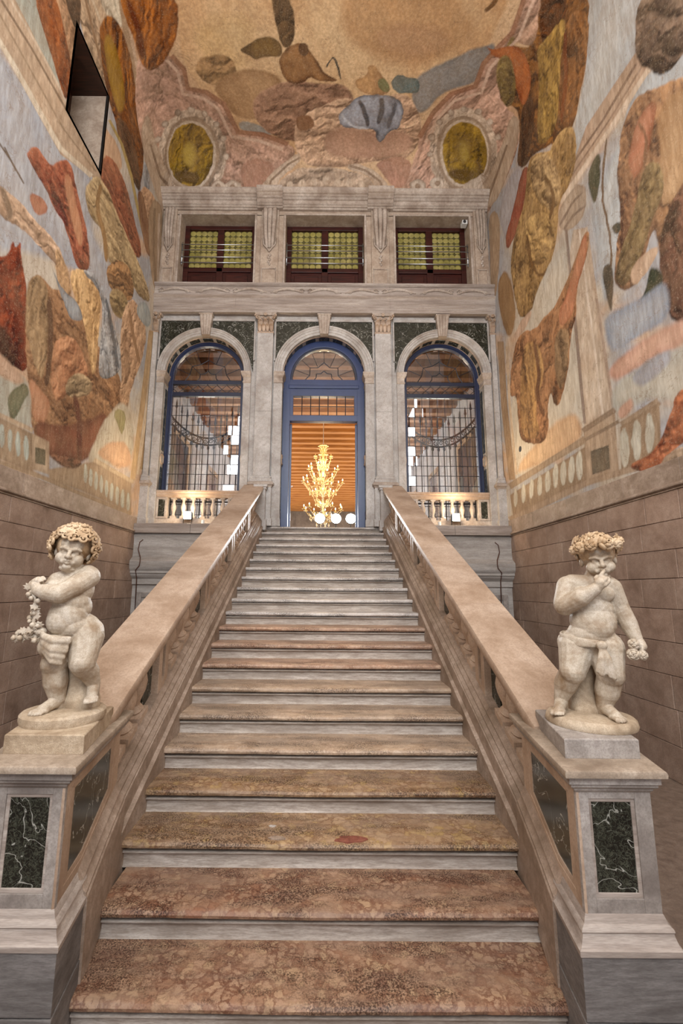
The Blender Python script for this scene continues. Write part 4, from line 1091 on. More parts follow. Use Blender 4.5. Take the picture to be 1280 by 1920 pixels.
('443028','7e5a48',0.16,0.03,2,[(4.33,5.85),(4.10,6.03),(3.87,6.04),(3.93,5.65),(3.99,5.27),(4.05,4.89),(4.12,4.51),(4.35,4.67),(4.42,5.02),(4.44,5.55)]),
('765640','8a6448',0.03,0.03,2,[(4.49,7.34),(4.38,7.01),(4.48,6.76),(4.43,6.70),(4.34,6.96),(4.44,7.31)]),
('b49880','c8ae96',0.06,0.02,2,[(4.87,5.74),(4.43,5.71),(4.44,5.54),(4.86,5.45)]),
('62503f','74604e',0.02,0.01,2,[(5.03,7.74),(5.23,7.23),(5.17,6.61),(5.16,6.14),(5.29,5.86),(5.25,5.82),(5.12,6.11),(5.13,6.58),(5.19,7.19),(4.99,7.70)]),
('40422f','565846',0.04,0.03,2,[(5.47,7.60),(5.32,7.74),(5.17,7.71),(5.15,7.56),(5.28,7.12),(5.39,7.11)]),
('46443a','5a5648',0.03,0.02,2,[(5.12,6.49),(4.97,6.47),(4.91,6.34),(5.02,6.31)]),
('463e34','5c5446',0.04,0.03,2,[(5.38,6.14),(5.20,6.10),(5.14,5.82),(5.22,5.58),(5.29,5.40),(5.34,5.66)]),
('2e3226','444836',0.04,0.03,2,[(5.00,5.30),(4.80,5.25),(4.65,5.31),(4.56,5.52),(4.49,5.47),(4.40,5.31),(4.43,5.11),(4.58,5.19),(4.70,5.11),(4.90,5.07)]),
('8993a2','a8adb4',0.15,0.06,2,[(5.45,5.51),(4.76,5.26),(4.35,5.23),(4.34,4.77),(4.83,4.83),(5.31,4.89),(5.44,5.05)]),
('bc9280','d4ae98',0.1,0.06,2,[(5.46,4.76),(4.84,4.77),(4.10,4.62),(4.14,4.36),(4.88,4.51),(5.37,4.49)]),
('b0afa6','c8c2b4',0.2,0.06,2,[(5.45,4.52),(4.71,4.43),(4.14,4.36),(4.20,4.02),(4.25,3.68),(4.78,4.08),(5.44,4.07)]),
('989aa0','aaaab0',0.08,0.06,2,[(5.09,4.47),(4.47,4.48),(4.42,4.28),(4.93,4.21)]),
('c49c88','cca894',0.05,0.04,2,[(5.38,4.15),(5.12,4.21),(5.04,4.07),(5.30,3.98)]),
('a28c76','b8a38c',0.08,0.015,0,[(6.09,4.19),(5.40,4.19),(5.43,3.76),(5.45,3.33),(6.14,3.38)]),
('857260','9a8672',0.03,0.015,0,[(6.09,4.11),(5.38,4.13),(5.43,4.21),(6.15,4.19)]),
('857260','9a8672',0.03,0.015,0,[(6.10,3.98),(5.34,3.97),(5.36,4.02),(6.13,4.03)]),
('5c5448','726858',0.05,0.012,0,[(5.98,3.81),(5.59,3.77),(5.61,3.46),(5.99,3.48)]),
('98846e','a8947e',0.04,0.015,0,[(5.28,3.87),(4.65,3.92),(4.70,4.01),(5.34,3.98)]),
('98846e','a8947e',0.04,0.015,0,[(8.62,3.87),(7.12,3.93),(6.05,3.96),(6.12,4.07),(7.22,4.04),(8.76,4.01)]),
('8c7660','a08a72',0.06,0.02,0,[(8.69,3.77),(7.18,3.85),(6.10,3.91),(6.13,3.43),(7.17,3.38),(8.61,3.32)]),
('c6c4b6','d2cec0',0.05,0.015,1,[(8.48,3.81),(8.39,3.81),(8.36,3.65),(8.43,3.52),(8.53,3.51),(8.55,3.67)]),
('c6c4b6','d2cec0',0.05,0.015,1,[(8.13,3.83),(8.03,3.82),(8.01,3.66),(8.08,3.52),(8.18,3.51),(8.21,3.68)]),
('c6c4b6','d2cec0',0.05,0.015,1,[(7.81,3.84),(7.71,3.83),(7.69,3.66),(7.76,3.52),(7.86,3.51),(7.88,3.68)]),
('c6c4b6','d2cec0',0.05,0.015,1,[(7.51,3.85),(7.41,3.84),(7.39,3.66),(7.46,3.51),(7.57,3.51),(7.58,3.69)]),
('c6c4b6','d2cec0',0.05,0.015,1,[(7.23,3.86),(7.13,3.85),(7.11,3.67),(7.18,3.51),(7.29,3.51),(7.31,3.70)]),
('c6c4b6','d2cec0',0.05,0.015,1,[(6.98,3.87),(6.87,3.86),(6.86,3.67),(6.92,3.51),(7.03,3.51),(7.05,3.70)]),
('c6c4b6','d2cec0',0.05,0.015,1,[(6.73,3.88),(6.63,3.87),(6.62,3.67),(6.68,3.51),(6.79,3.51),(6.81,3.71)]),
('c6c4b6','d2cec0',0.05,0.015,1,[(6.51,3.89),(6.40,3.88),(6.39,3.68),(6.46,3.50),(6.57,3.51),(6.58,3.71)]),
('c6c4b6','d2cec0',0.05,0.015,1,[(6.29,3.90),(6.19,3.88),(6.18,3.68),(6.25,3.50),(6.36,3.51),(6.37,3.71)]),
('8c7660','a08a72',0.06,0.02,0,[(5.34,3.92),(4.67,3.95),(4.74,3.34),(5.40,3.36)]),
('b6b4a6','c6c2b4',0.05,0.015,1,[(5.31,3.89),(5.23,3.88),(5.21,3.67),(5.24,3.55),(5.29,3.39),(5.38,3.39),(5.40,3.61),(5.37,3.74)]),
('b6b4a6','c6c2b4',0.05,0.015,1,[(5.10,3.90),(5.02,3.89),(5.00,3.70),(5.03,3.58),(5.07,3.42),(5.17,3.42),(5.18,3.64),(5.15,3.76)]),
('b6b4a6','c6c2b4',0.05,0.015,1,[(4.88,3.90),(4.81,3.90),(4.80,3.71),(4.82,3.59),(4.86,3.45),(4.95,3.45),(4.96,3.65),(4.93,3.77)]),
('a08a74','b09a84',0.04,0.02,0,[(8.73,3.23),(7.20,3.30),(6.11,3.36),(5.39,3.32),(4.81,3.28),(4.83,3.35),(5.41,3.40),(6.16,3.45),(7.27,3.41),(8.85,3.36)]),
('783a26','b87450',0.1,0.015,2,[(4.21,3.92),(4.45,3.94),(4.55,3.75),(4.71,3.51),(4.93,3.41),(5.24,3.42),(5.22,3.31),(4.88,3.21),(4.65,3.31),(4.28,3.48)]),
('a08a74','b8a28c',0.08,0.02,2,[(4.88,3.21),(4.58,3.37),(4.30,3.37),(4.34,3.11),(4.81,3.11)]),
('947a60','a88e72',0.05,0.02,0,[(8.84,7.11),(8.85,6.39),(8.85,5.69),(8.77,4.86),(8.69,4.07),(8.40,4.01),(8.47,4.77),(8.55,5.57),(8.54,6.24),(8.53,6.93)]),
('c4ae94','ccb8a0',0.02,0.015,0,[(8.45,6.77),(8.51,5.54),(8.45,4.81),(8.40,4.10),(8.29,4.08),(8.34,4.77),(8.39,5.50),(8.33,6.70)]),
('a48c72','b49c82',0.06,0.03,2,[(8.90,10.26),(8.34,9.80),(8.40,8.90),(8.76,8.05),(9.02,8.22),(8.97,9.24)]),
('b08a74','caa692',0.16,0.02,1,[(5.69,11.41),(5.75,11.61),(6.31,11.58),(6.82,11.90),(7.20,11.93),(7.34,12.36),(7.70,12.63),(8.23,12.80),(8.56,12.80),(11.04,10.54),(10.31,10.55),(9.57,10.56),(8.59,10.17),(7.49,10.12),(7.19,10.50),(7.41,11.31),(7.06,11.59),(6.48,11.67),(6.03,11.26)]),
('82401c','b86e3c',0.07,0.015,2,[(6.54,11.99),(6.64,11.85),(6.46,11.48),(6.50,11.20),(6.79,10.64),(7.10,10.83),(7.03,11.16),(6.68,11.40),(6.77,11.75)]),
('6a5430','94804c',0.08,0.03,2,[(6.63,11.61),(6.66,11.44),(7.17,11.08),(7.40,11.20),(7.14,11.56),(6.80,11.71)]),
('b09a86','d4c2ae',0.12,0.03,1,[(8.13,10.99),(8.33,10.86),(8.63,10.84),(8.97,11.00),(9.00,11.37),(9.00,11.65),(9.00,11.90),(8.97,12.12),(8.89,12.30),(8.74,12.44),(8.53,12.52),(8.25,12.55),(7.98,12.51),(7.77,12.41),(7.65,12.25),(7.60,12.05),(7.64,11.83),(7.72,11.60),(7.83,11.38),(7.97,11.18)]),
('96806c','a8927c',0.04,0.02,1,[(8.25,11.15),(8.46,11.06),(8.71,11.05),(8.93,11.18),(8.97,11.42),(8.98,11.64),(8.97,11.84),(8.93,12.02),(8.85,12.18),(8.71,12.30),(8.53,12.37),(8.30,12.39),(8.07,12.37),(7.89,12.29),(7.78,12.16),(7.75,12.00),(7.78,11.81),(7.85,11.63),(7.95,11.45),(8.09,11.28)]),
('c8b6a2','d6c6b4',0.04,0.02,1,[(8.29,11.20),(8.48,11.13),(8.71,11.12),(8.90,11.23),(8.94,11.43),(8.96,11.63),(8.94,11.81),(8.90,11.98),(8.82,12.13),(8.69,12.23),(8.53,12.30),(8.33,12.32),(8.12,12.30),(7.96,12.23),(7.85,12.11),(7.82,11.96),(7.85,11.80),(7.91,11.63),(8.01,11.46),(8.13,11.32)]),
('644a0e','ab8a2c',0.12,0.015,1,[(8.32,11.24),(8.50,11.17),(8.71,11.17),(8.88,11.26),(8.92,11.44),(8.94,11.62),(8.92,11.79),(8.88,11.95),(8.80,12.08),(8.68,12.18),(8.53,12.24),(8.34,12.26),(8.15,12.24),(8.00,12.18),(7.91,12.07),(7.87,11.94),(7.90,11.78),(7.96,11.63),(8.05,11.48),(8.17,11.34)]),
('7a5c18','b49a48',0.1,0.06,2,[(8.27,12.02),(8.22,11.76),(8.49,11.55),(8.74,11.62),(8.68,11.86)]),
('4e3808','6e5214',0.1,0.06,2,[(8.77,12.10),(8.78,11.39),(8.91,11.44),(8.90,11.88)]),
('a8907a','c8b49e',0.05,0.015,1,[(8.59,10.17),(9.15,10.56),(8.65,10.97),(7.82,10.96),(7.38,11.02),(7.22,10.77),(7.23,10.42),(7.93,10.10)]),
('806a58','927c68',0.02,0.012,0,[(8.90,10.52),(8.31,10.61),(7.73,10.73),(7.80,10.82),(8.41,10.73),(9.00,10.64)])]
SHAPE_C = [
('b08a68','c09a78',0.1,0.02,2,[(-5.04,4.64),(-4.06,4.05),(-4.71,4.00),(-5.39,4.02),(-6.19,4.07),(-5.64,4.20),(-5.33,4.43)]),
('74361a','9c5c30',0.12,0.02,2,[(-5.61,4.99),(-4.98,4.61),(-5.23,4.30),(-5.50,4.03),(-6.18,4.07),(-6.04,4.33),(-5.84,4.65)]),
('3c3026','5a4636',0.1,0.02,2,[(-4.72,4.45),(-4.16,4.11),(-4.66,4.00),(-4.89,4.07),(-4.89,4.26)]),
('b59a7e','c8b092',0.1,0.02,2,[(-4.16,4.11),(-3.25,3.65),(-3.39,3.14),(-3.70,3.43),(-4.08,3.12),(-4.69,2.96),(-4.72,3.52),(-4.75,4.00)]),
('9a7c60','a58868',0.02,0.015,0,[(-4.12,4.02),(-4.41,3.61),(-4.71,3.06),(-4.62,3.00),(-4.32,3.56),(-4.04,3.98)]),
('d0bca0','d6c4aa',0.02,0.015,0,[(-3.92,3.90),(-3.94,3.58),(-3.88,3.55),(-3.87,3.87)]),
('cbbda4','d4c8b2',0.1,0.02,2,[(-3.74,3.86),(-3.32,3.67),(-3.47,3.21),(-3.73,3.42)]),
('a08468','ae9274',0.04,0.02,0,[(-3.41,3.57),(-3.58,2.99),(-3.78,2.24),(-3.83,1.92),(-3.65,1.83),(-3.62,2.16),(-3.46,2.94),(-3.31,3.54)]),
('c2a58a','cdb298',0.02,0.015,0,[(-3.34,3.48),(-3.48,2.86),(-3.63,2.15),(-3.57,2.12),(-3.43,2.84),(-3.30,3.47)]),
('8c9096','a2a4a6',0.1,0.03,2,[(-4.33,1.67),(-4.39,1.26),(-4.77,1.24),(-4.95,1.55)]),
('b08a6c','bf9c7c',0.1,0.03,2,[(-4.99,1.71),(-4.57,0.98),(-4.93,0.49),(-6.17,0.81),(-5.84,1.46)]),
('56280f','9a5e1e',0.14,0.02,2,[(-3.89,3.55),(-3.66,3.48),(-3.51,3.28),(-3.53,2.81),(-3.75,2.23),(-3.64,1.91),(-4.07,1.67),(-5.12,1.57),(-5.08,2.24),(-4.90,2.82),(-4.65,3.26),(-4.22,3.49)]),
('8f6a1c','b28c32',0.12,0.04,2,[(-4.06,3.41),(-3.79,3.33),(-3.77,2.95),(-4.08,2.48),(-4.64,2.64),(-4.58,3.08)]),
('4e3422','6e4c30',0.1,0.03,2,[(-4.87,2.89),(-4.44,2.41),(-4.57,1.89),(-5.02,1.62),(-5.29,1.70),(-5.15,2.41)]),
('a08a50','b09a60',0.02,0.02,0,[(-5.15,3.02),(-5.10,2.56),(-5.29,2.11),(-5.64,1.75),(-5.96,1.31),(-5.85,1.20),(-5.52,1.65),(-5.18,2.02),(-4.99,2.48),(-5.05,2.95)]),
('aeb0b0','bcbcb8',0.3,0.05,2,[(4.28,4.22),(5.28,4.83),(6.08,5.31),(6.37,5.19),(6.68,5.05),(6.66,4.60),(6.64,4.05),(6.76,3.76),(6.22,3.77),(5.90,4.00),(5.59,4.22),(4.95,4.22)]),
('40322a','7c6858',0.25,0.02,2,[(5.94,5.23),(6.96,5.85),(7.44,5.78),(7.49,5.50),(7.28,5.31),(6.86,5.12),(6.44,5.04)]),
('b08c72','c6a28a',0.1,0.02,2,[(3.19,3.68),(3.47,3.77),(3.64,3.45),(3.85,3.13),(3.13,2.94),(3.19,3.26)]),
('4c260e','8f602c',0.18,0.02,2,[(3.35,3.72),(4.68,4.47),(5.18,4.31),(5.49,4.21),(5.83,3.98),(6.12,3.80),(6.10,3.57),(5.29,2.63),(5.23,2.32),(4.87,1.98),(4.40,2.22),(3.78,2.21),(3.35,2.04),(3.09,2.52),(3.09,3.01),(3.31,2.92),(3.75,3.12)]),
('331606','6a3c16',0.14,0.03,2,[(3.35,3.72),(3.87,3.98),(4.27,3.86),(4.07,3.43),(3.81,3.16)]),
('846430','b4944e',0.12,0.03,2,[(3.70,3.07),(3.91,3.38),(4.03,3.67),(4.30,3.88),(4.80,3.65),(5.25,3.50),(5.72,3.34),(5.36,2.74),(4.50,2.95)]),
('5c3a1e','96683c',0.14,0.03,2,[(4.21,3.87),(4.85,4.41),(5.53,4.24),(5.84,3.99),(6.12,3.80),(5.68,3.38),(5.23,3.51),(4.78,3.64)]),
('6a3a22','84502c',0.03,0.03,2,[(4.35,3.76),(5.08,3.71),(5.65,3.46),(5.77,3.55),(5.20,3.80),(4.48,3.85)]),
('6a5430','94804c',0.08,0.03,2,[(3.12,2.96),(3.20,3.12),(3.35,2.93),(3.45,2.64),(3.72,2.26),(3.60,2.03),(3.24,2.29),(3.07,2.62)]),
('82401c','b86e3c',0.07,0.015,2,[(2.81,2.89),(2.95,2.79),(3.32,2.97),(3.60,2.93),(4.15,2.64),(3.96,2.33),(3.64,2.40),(3.40,2.75),(3.05,2.66)]),
('3e2412','5c3a1e',0.08,0.03,2,[(3.95,2.34),(4.19,2.80),(4.84,2.78),(5.21,2.32),(4.87,1.98),(4.43,2.24)]),
('cba276','e2c298',0.6,0.06,2,[(-2.48,3.61),(-1.93,3.61),(-1.39,3.62),(-0.84,3.62),(-0.29,3.62),(0.26,3.63),(0.80,3.63),(1.35,3.63),(1.89,3.64),(2.44,3.64),(2.98,3.65),(2.93,3.15),(2.88,2.59),(2.44,2.15),(1.95,1.68),(1.31,1.33),(0.62,0.97),(-0.12,0.66),(-1.00,0.94),(-1.82,1.26),(-2.26,1.90),(-2.65,2.46),(-2.56,3.08)]),
('bb9268','c8a074',0.25,0.2,2,[(0.24,3.63),(0.87,3.63),(1.50,3.63),(2.13,3.64),(2.66,3.07),(2.28,2.79),(1.87,2.49),(0.86,2.66),(0.26,3.06)]),
('d4b07e','dcbc8e',0.25,0.2,2,[(-2.30,3.19),(-1.27,3.34),(-1.27,2.73),(-1.84,2.29),(-2.33,2.72)]),
('b48c68','bf9872',0.15,0.15,2,[(0.72,3.06),(1.52,3.22),(2.32,2.99),(1.83,2.67),(1.14,2.74)]),
('9a9892','aaa49a',0.06,0.04,2,[(-1.82,1.57),(-1.24,1.38),(-0.85,1.25),(-1.77,1.24)]),
('7e7c7a','989490',0.12,0.05,2,[(1.61,2.31),(2.30,2.71),(2.78,2.85),(3.04,2.94),(2.96,2.50),(2.84,2.25),(2.27,2.11),(1.96,1.62),(1.71,1.88)]),
('94744e','ae8c64',0.1,0.03,2,[(-2.44,2.53),(-2.19,2.70),(-1.93,2.72),(-1.67,2.64),(-1.68,2.29),(-2.08,2.15),(-2.41,2.30)]),
('a07c58','c09c74',0.16,0.05,2,[(-2.19,2.19),(-1.71,2.42),(-1.30,2.49),(-0.72,2.30),(-1.22,1.55),(-1.77,1.54),(-2.12,1.95)]),
('8c6650','b28e76',0.2,0.03,2,[(-1.39,2.01),(-1.04,2.20),(-0.67,2.30),(-0.12,2.25),(0.40,2.23),(0.61,1.87),(0.33,1.45),(-0.12,1.28),(-0.70,1.07),(-1.25,1.27),(-1.49,1.65)]),
('b08a70','e4c4a6',0.16,0.025,2,[(-0.64,1.55),(-0.39,1.69),(-0.12,1.82),(0.30,2.02),(0.84,1.87),(1.54,2.14),(1.95,1.68),(2.05,1.07),(1.78,0.75),(1.07,0.76),(0.48,0.64),(-0.12,0.61),(-0.60,0.75),(-0.70,1.10)]),
('b48e78','c49e86',0.12,0.08,2,[(-0.01,1.28),(0.44,1.45),(1.01,1.28),(1.68,1.35),(1.97,1.01),(1.53,0.81),(0.59,0.81),(-0.00,0.85)]),
('8a6248','a07858',0.04,0.02,2,[(-0.64,1.60),(-0.42,1.69),(-0.23,1.59),(-0.23,1.39),(-0.50,1.32),(-0.62,1.38)]),
('3c2e20','6a5236',0.08,0.02,2,[(-0.93,3.62),(-0.64,3.62),(-0.56,3.35),(-0.55,3.09),(-0.61,2.83),(-0.78,2.85),(-0.86,3.13),(-0.90,3.34)]),
('4e3a22','806438',0.06,0.02,2,[(-1.60,2.79),(-1.34,2.89),(-1.00,2.99),(-0.76,2.89),(-0.79,2.69),(-1.08,2.68),(-1.29,2.63),(-1.37,2.71)]),
('5c3a20','a87c50',0.07,0.015,2,[(-0.86,2.60),(-0.78,2.77),(-0.61,2.88),(-0.43,2.90),(-0.30,2.78),(-0.19,2.63),(-0.01,2.39),(0.27,2.27),(-0.12,2.28),(-0.32,2.39),(-0.47,2.22),(-0.78,2.28)]),
('4e3420','6a4a30',0.04,0.015,2,[(-0.51,2.88),(-0.34,2.90),(-0.29,2.73),(-0.39,2.67),(-0.48,2.73)]),
('33302c','4a4640',0.02,0.01,2,[(0.02,2.51),(0.14,2.71),(0.25,2.30),(0.29,2.31),(0.17,2.74),(-0.02,2.54)]),
('99704c','caa070',0.05,0.015,2,[(0.53,2.30),(0.79,2.40),(0.77,2.53),(0.92,2.56),(1.03,2.40),(1.19,2.26),(1.24,2.05),(0.82,2.02),(0.58,2.16)]),
('6c7048','82865c',0.04,0.015,2,[(0.98,2.31),(1.12,2.35),(1.25,2.14),(1.15,2.06),(1.02,2.14)]),
('54565e','b0b6c4',0.06,0.012,2,[(0.22,1.69),(0.47,1.86),(0.59,2.02),(0.93,2.04),(1.30,2.03),(1.55,1.87),(1.58,1.40),(1.32,1.34),(1.20,1.08),(1.07,1.15),(1.07,1.40),(0.55,1.39),(0.33,1.41)]),
('4a4a50','66666c',0.05,0.03,2,[(0.60,1.92),(0.75,1.70),(0.84,1.43),(0.93,1.45),(0.83,1.74),(0.68,1.96)]),
('4a4a50','66666c',0.05,0.03,2,[(1.01,1.98),(1.08,1.78),(1.03,1.50),(1.13,1.47),(1.18,1.77),(1.11,1.99)]),
('55565e','70727a',0.05,0.03,2,[(1.33,1.93),(1.31,1.68),(1.27,1.41),(1.35,1.39),(1.39,1.66),(1.40,1.92)]),
('c4cad6','ccd2dc',0.02,0.02,2,[(0.28,1.66),(0.54,1.39),(0.89,1.37),(0.89,1.42),(0.56,1.44),(0.31,1.69)]),
('465250','6c7a78',0.05,0.015,2,[(1.22,2.25),(1.34,2.38),(1.55,2.36),(1.77,2.31),(1.84,2.09),(1.55,2.09),(1.34,2.07)]),
('b08a74','caa692',0.16,0.02,1,[(-3.33,2.88),(-2.79,2.67),(-2.64,2.46),(-2.68,2.14),(-2.35,2.08),(-2.04,1.85),(-1.86,1.30),(-1.35,1.24),(-0.81,1.07),(-0.62,0.85),(-1.09,0.38),(-1.54,-0.21),(-2.28,-0.21),(-3.01,-0.22),(-4.53,0.61),(-4.28,1.63),(-3.79,2.26)]),
('b08a74','caa692',0.16,0.02,1,[(3.39,3.74),(3.19,3.68),(3.22,3.12),(2.90,2.60),(2.87,2.23),(2.44,2.08),(2.17,1.73),(2.00,1.20),(2.00,0.86),(1.61,-0.18),(2.34,-0.17),(3.09,-0.16),(4.63,0.82),(4.68,1.94),(4.30,2.24),(3.49,2.02),(3.21,2.37),(3.13,2.94),(3.54,3.40)]),
('946850','a67a60',0.03,0.015,0,[(-2.85,2.66),(-2.70,2.44),(-2.72,2.10),(-2.37,2.03),(-2.08,1.81),(-1.90,1.24),(-1.37,1.19),(-0.84,1.00),(-0.79,1.09),(-1.33,1.29),(-1.82,1.33),(-1.99,1.87),(-2.31,2.11),(-2.64,2.16),(-2.61,2.48),(-2.77,2.71)]),
('d2b29c','d8bca8',0.03,0.015,0,[(-2.96,2.60),(-2.81,2.40),(-2.84,2.01),(-2.45,1.93),(-2.21,1.74),(-2.04,1.16),(-1.45,1.07),(-0.95,0.91),(-0.93,0.97),(-1.42,1.14),(-1.99,1.22),(-2.15,1.78),(-2.41,1.99),(-2.78,2.06),(-2.75,2.42),(-2.90,2.63)]),
('946850','a67a60',0.03,0.015,0,[(3.17,3.62),(3.17,3.11),(2.84,2.61),(2.82,2.24),(2.41,2.11),(2.13,1.75),(1.95,1.23),(2.05,1.18),(2.22,1.69),(2.48,2.04),(2.91,2.18),(2.93,2.57),(3.25,3.10),(3.25,3.62)]),
('d2b29c','d8bca8',0.03,0.015,0,[(3.34,3.60),(3.32,3.07),(3.00,2.54),(2.99,2.12),(2.52,1.98),(2.27,1.64),(2.13,1.10),(2.20,1.07),(2.34,1.61),(2.56,1.93),(3.04,2.09),(3.06,2.52),(3.37,3.07),(3.39,3.60)]),
('82401c','b86e3c',0.07,0.015,2,[(2.81,2.89),(2.95,2.79),(3.32,2.97),(3.60,2.93),(4.15,2.64),(3.96,2.33),(3.64,2.40),(3.40,2.75),(3.05,2.66)]),
('6a5430','94804c',0.08,0.03,2,[(3.19,2.80),(3.36,2.77),(3.72,2.26),(3.60,2.03),(3.24,2.29),(3.09,2.62)]),
('b09a86','d4c2ae',0.12,0.03,1,[(-2.20,0.84),(-2.27,0.58),(-2.40,0.34),(-2.58,0.13),(-2.79,-0.03),(-3.03,-0.09),(-3.29,-0.04),(-3.59,0.12),(-3.86,0.52),(-3.85,0.91),(-3.74,1.15),(-3.57,1.34),(-3.37,1.49),(-3.16,1.61),(-2.93,1.71),(-2.70,1.76),(-2.50,1.71),(-2.34,1.59),(-2.23,1.38),(-2.18,1.11)]),
('96806c','a8927c',0.04,0.02,1,[(-2.35,0.84),(-2.42,0.62),(-2.53,0.43),(-2.68,0.26),(-2.85,0.14),(-3.05,0.10),(-3.26,0.14),(-3.47,0.25),(-3.67,0.44),(-3.67,0.80),(-3.59,1.04),(-3.47,1.22),(-3.31,1.37),(-3.13,1.49),(-2.94,1.57),(-2.75,1.61),(-2.59,1.57),(-2.46,1.46),(-2.37,1.28),(-2.34,1.06)]),
('c8b6a2','d6c6b4',0.04,0.02,1,[(-2.42,0.83),(-2.48,0.64),(-2.58,0.47),(-2.72,0.32),(-2.88,0.22),(-3.06,0.18),(-3.25,0.22),(-3.44,0.32),(-3.60,0.46),(-3.61,0.78),(-3.54,1.00),(-3.43,1.17),(-3.29,1.31),(-3.13,1.42),(-2.96,1.50),(-2.79,1.53),(-2.64,1.50),(-2.52,1.40),(-2.44,1.24),(-2.41,1.04)]),
('644a0e','ab8a2c',0.12,0.015,1,[(-2.48,0.83),(-2.54,0.66),(-2.63,0.50),(-2.76,0.36),(-2.91,0.27),(-3.07,0.24),(-3.24,0.27),(-3.41,0.36),(-3.55,0.49),(-3.56,0.76),(-3.51,0.98),(-3.41,1.14),(-3.27,1.28),(-3.13,1.38),(-2.97,1.45),(-2.81,1.48),(-2.67,1.45),(-2.57,1.35),(-2.50,1.20),(-2.47,1.02)]),
('7a5c18','b49a48',0.1,0.06,2,[(-3.13,1.11),(-2.85,1.12),(-2.80,0.83),(-2.99,0.58),(-3.20,0.66)]),
('4e3808','6e5214',0.1,0.06,2,[(-3.55,0.56),(-2.81,0.53),(-2.90,0.30),(-3.33,0.32)]),
('8c7664','d8c8b6',0.03,0.012,1,[(-3.74,1.10),(-3.79,1.09),(-3.89,1.14),(-3.97,1.24),(-3.97,1.30),(-3.90,1.29),(-3.80,1.24),(-3.74,1.16)]),
('8c7664','d8c8b6',0.03,0.012,1,[(-3.51,1.33),(-3.56,1.31),(-3.63,1.33),(-3.68,1.39),(-3.69,1.45),(-3.64,1.47),(-3.57,1.45),(-3.52,1.39)]),
('8c7664','d8c8b6',0.03,0.012,1,[(-3.25,1.52),(-3.29,1.48),(-3.35,1.49),(-3.39,1.53),(-3.40,1.59),(-3.36,1.62),(-3.30,1.62),(-3.25,1.58)]),
('8c7664','d8c8b6',0.03,0.012,1,[(-2.96,1.66),(-3.00,1.62),(-3.05,1.60),(-3.10,1.63),(-3.11,1.68),(-3.07,1.73),(-3.01,1.74),(-2.96,1.72)]),
('8c7664','d8c8b6',0.03,0.012,1,[(-2.66,1.74),(-2.70,1.68),(-2.76,1.66),(-2.81,1.68),(-2.82,1.73),(-2.78,1.79),(-2.72,1.81),(-2.67,1.79)]),
('8c7664','d8c8b6',0.03,0.012,1,[(-2.41,1.67),(-2.44,1.61),(-2.50,1.59),(-2.55,1.61),(-2.56,1.67),(-2.53,1.72),(-2.47,1.74),(-2.42,1.72)]),
('8c7664','d8c8b6',0.03,0.012,1,[(-2.22,1.46),(-2.26,1.41),(-2.32,1.39),(-2.37,1.41),(-2.38,1.46),(-2.34,1.52),(-2.28,1.54),(-2.23,1.52)]),
('8c7664','d8c8b6',0.03,0.012,1,[(-2.13,1.14),(-2.16,1.09),(-2.23,1.06),(-2.28,1.09),(-2.29,1.14),(-2.25,1.20),(-2.19,1.22),(-2.14,1.20)]),
('8c7664','d8c8b6',0.03,0.012,1,[(-2.13,0.80),(-2.16,0.75),(-2.23,0.73),(-2.28,0.75),(-2.30,0.80),(-2.27,0.84),(-2.20,0.87),(-2.15,0.85)]),
('8c7664','d8c8b6',0.04,0.012,1,[(-3.68,0.26),(-3.73,0.19),(-3.89,0.14),(-4.10,0.48),(-4.26,0.74),(-4.35,0.90),(-4.33,0.96),(-4.21,0.92),(-4.03,0.80),(-3.88,0.65),(-3.78,0.48),(-3.71,0.32)]),
('8c7664','a8927e',0.04,0.012,1,[(-3.88,0.38),(-3.93,0.38),(-4.02,0.51),(-4.10,0.65),(-4.10,0.71),(-4.03,0.68),(-3.93,0.59),(-3.88,0.47)]),
('8c7664','d8c8b6',0.04,0.012,1,[(-2.28,0.26),(-2.30,0.20),(-2.36,0.15),(-2.44,0.13),(-2.52,0.14),(-2.58,0.20),(-2.60,0.26),(-2.57,0.33),(-2.51,0.37),(-2.43,0.39),(-2.36,0.37),(-2.30,0.33)]),
('8c7664','a8927e',0.04,0.012,1,[(-2.38,0.26),(-2.40,0.22),(-2.44,0.21),(-2.48,0.22),(-2.50,0.26),(-2.48,0.30),(-2.44,0.32),(-2.40,0.30)]),
('a8927e','cdbba8',0.05,0.02,1,[(-4.28,0.79),(-3.06,0.17),(-2.32,0.17),(-1.86,0.25),(-1.86,0.05),(-2.83,0.02),(-4.44,0.76)]),
('b09a86','d4c2ae',0.12,0.03,1,[(3.81,1.30),(3.94,1.09),(3.95,0.78),(3.80,0.21),(3.42,0.06),(3.14,0.00),(2.90,0.06),(2.68,0.20),(2.50,0.41),(2.36,0.64),(2.27,0.89),(2.25,1.17),(2.29,1.45),(2.39,1.65),(2.55,1.78),(2.75,1.83),(2.97,1.79),(3.19,1.71),(3.41,1.60),(3.62,1.46)]),
('96806c','a8927c',0.04,0.02,1,[(3.65,1.18),(3.74,0.97),(3.75,0.68),(3.62,0.33),(3.38,0.22),(3.16,0.18),(2.96,0.22),(2.77,0.33),(2.62,0.49),(2.50,0.68),(2.43,0.90),(2.40,1.13),(2.43,1.36),(2.51,1.53),(2.64,1.64),(2.80,1.68),(2.99,1.65),(3.17,1.58),(3.35,1.47),(3.52,1.34)]),
('c8b6a2','d6c6b4',0.04,0.02,1,[(3.60,1.14),(3.67,0.94),(3.68,0.68),(3.57,0.39),(3.36,0.30),(3.17,0.26),(2.98,0.29),(2.82,0.39),(2.67,0.53),(2.56,0.70),(2.50,0.90),(2.48,1.10),(2.50,1.31),(2.57,1.47),(2.69,1.57),(2.83,1.61),(3.00,1.58),(3.17,1.52),(3.33,1.42),(3.48,1.29)]),
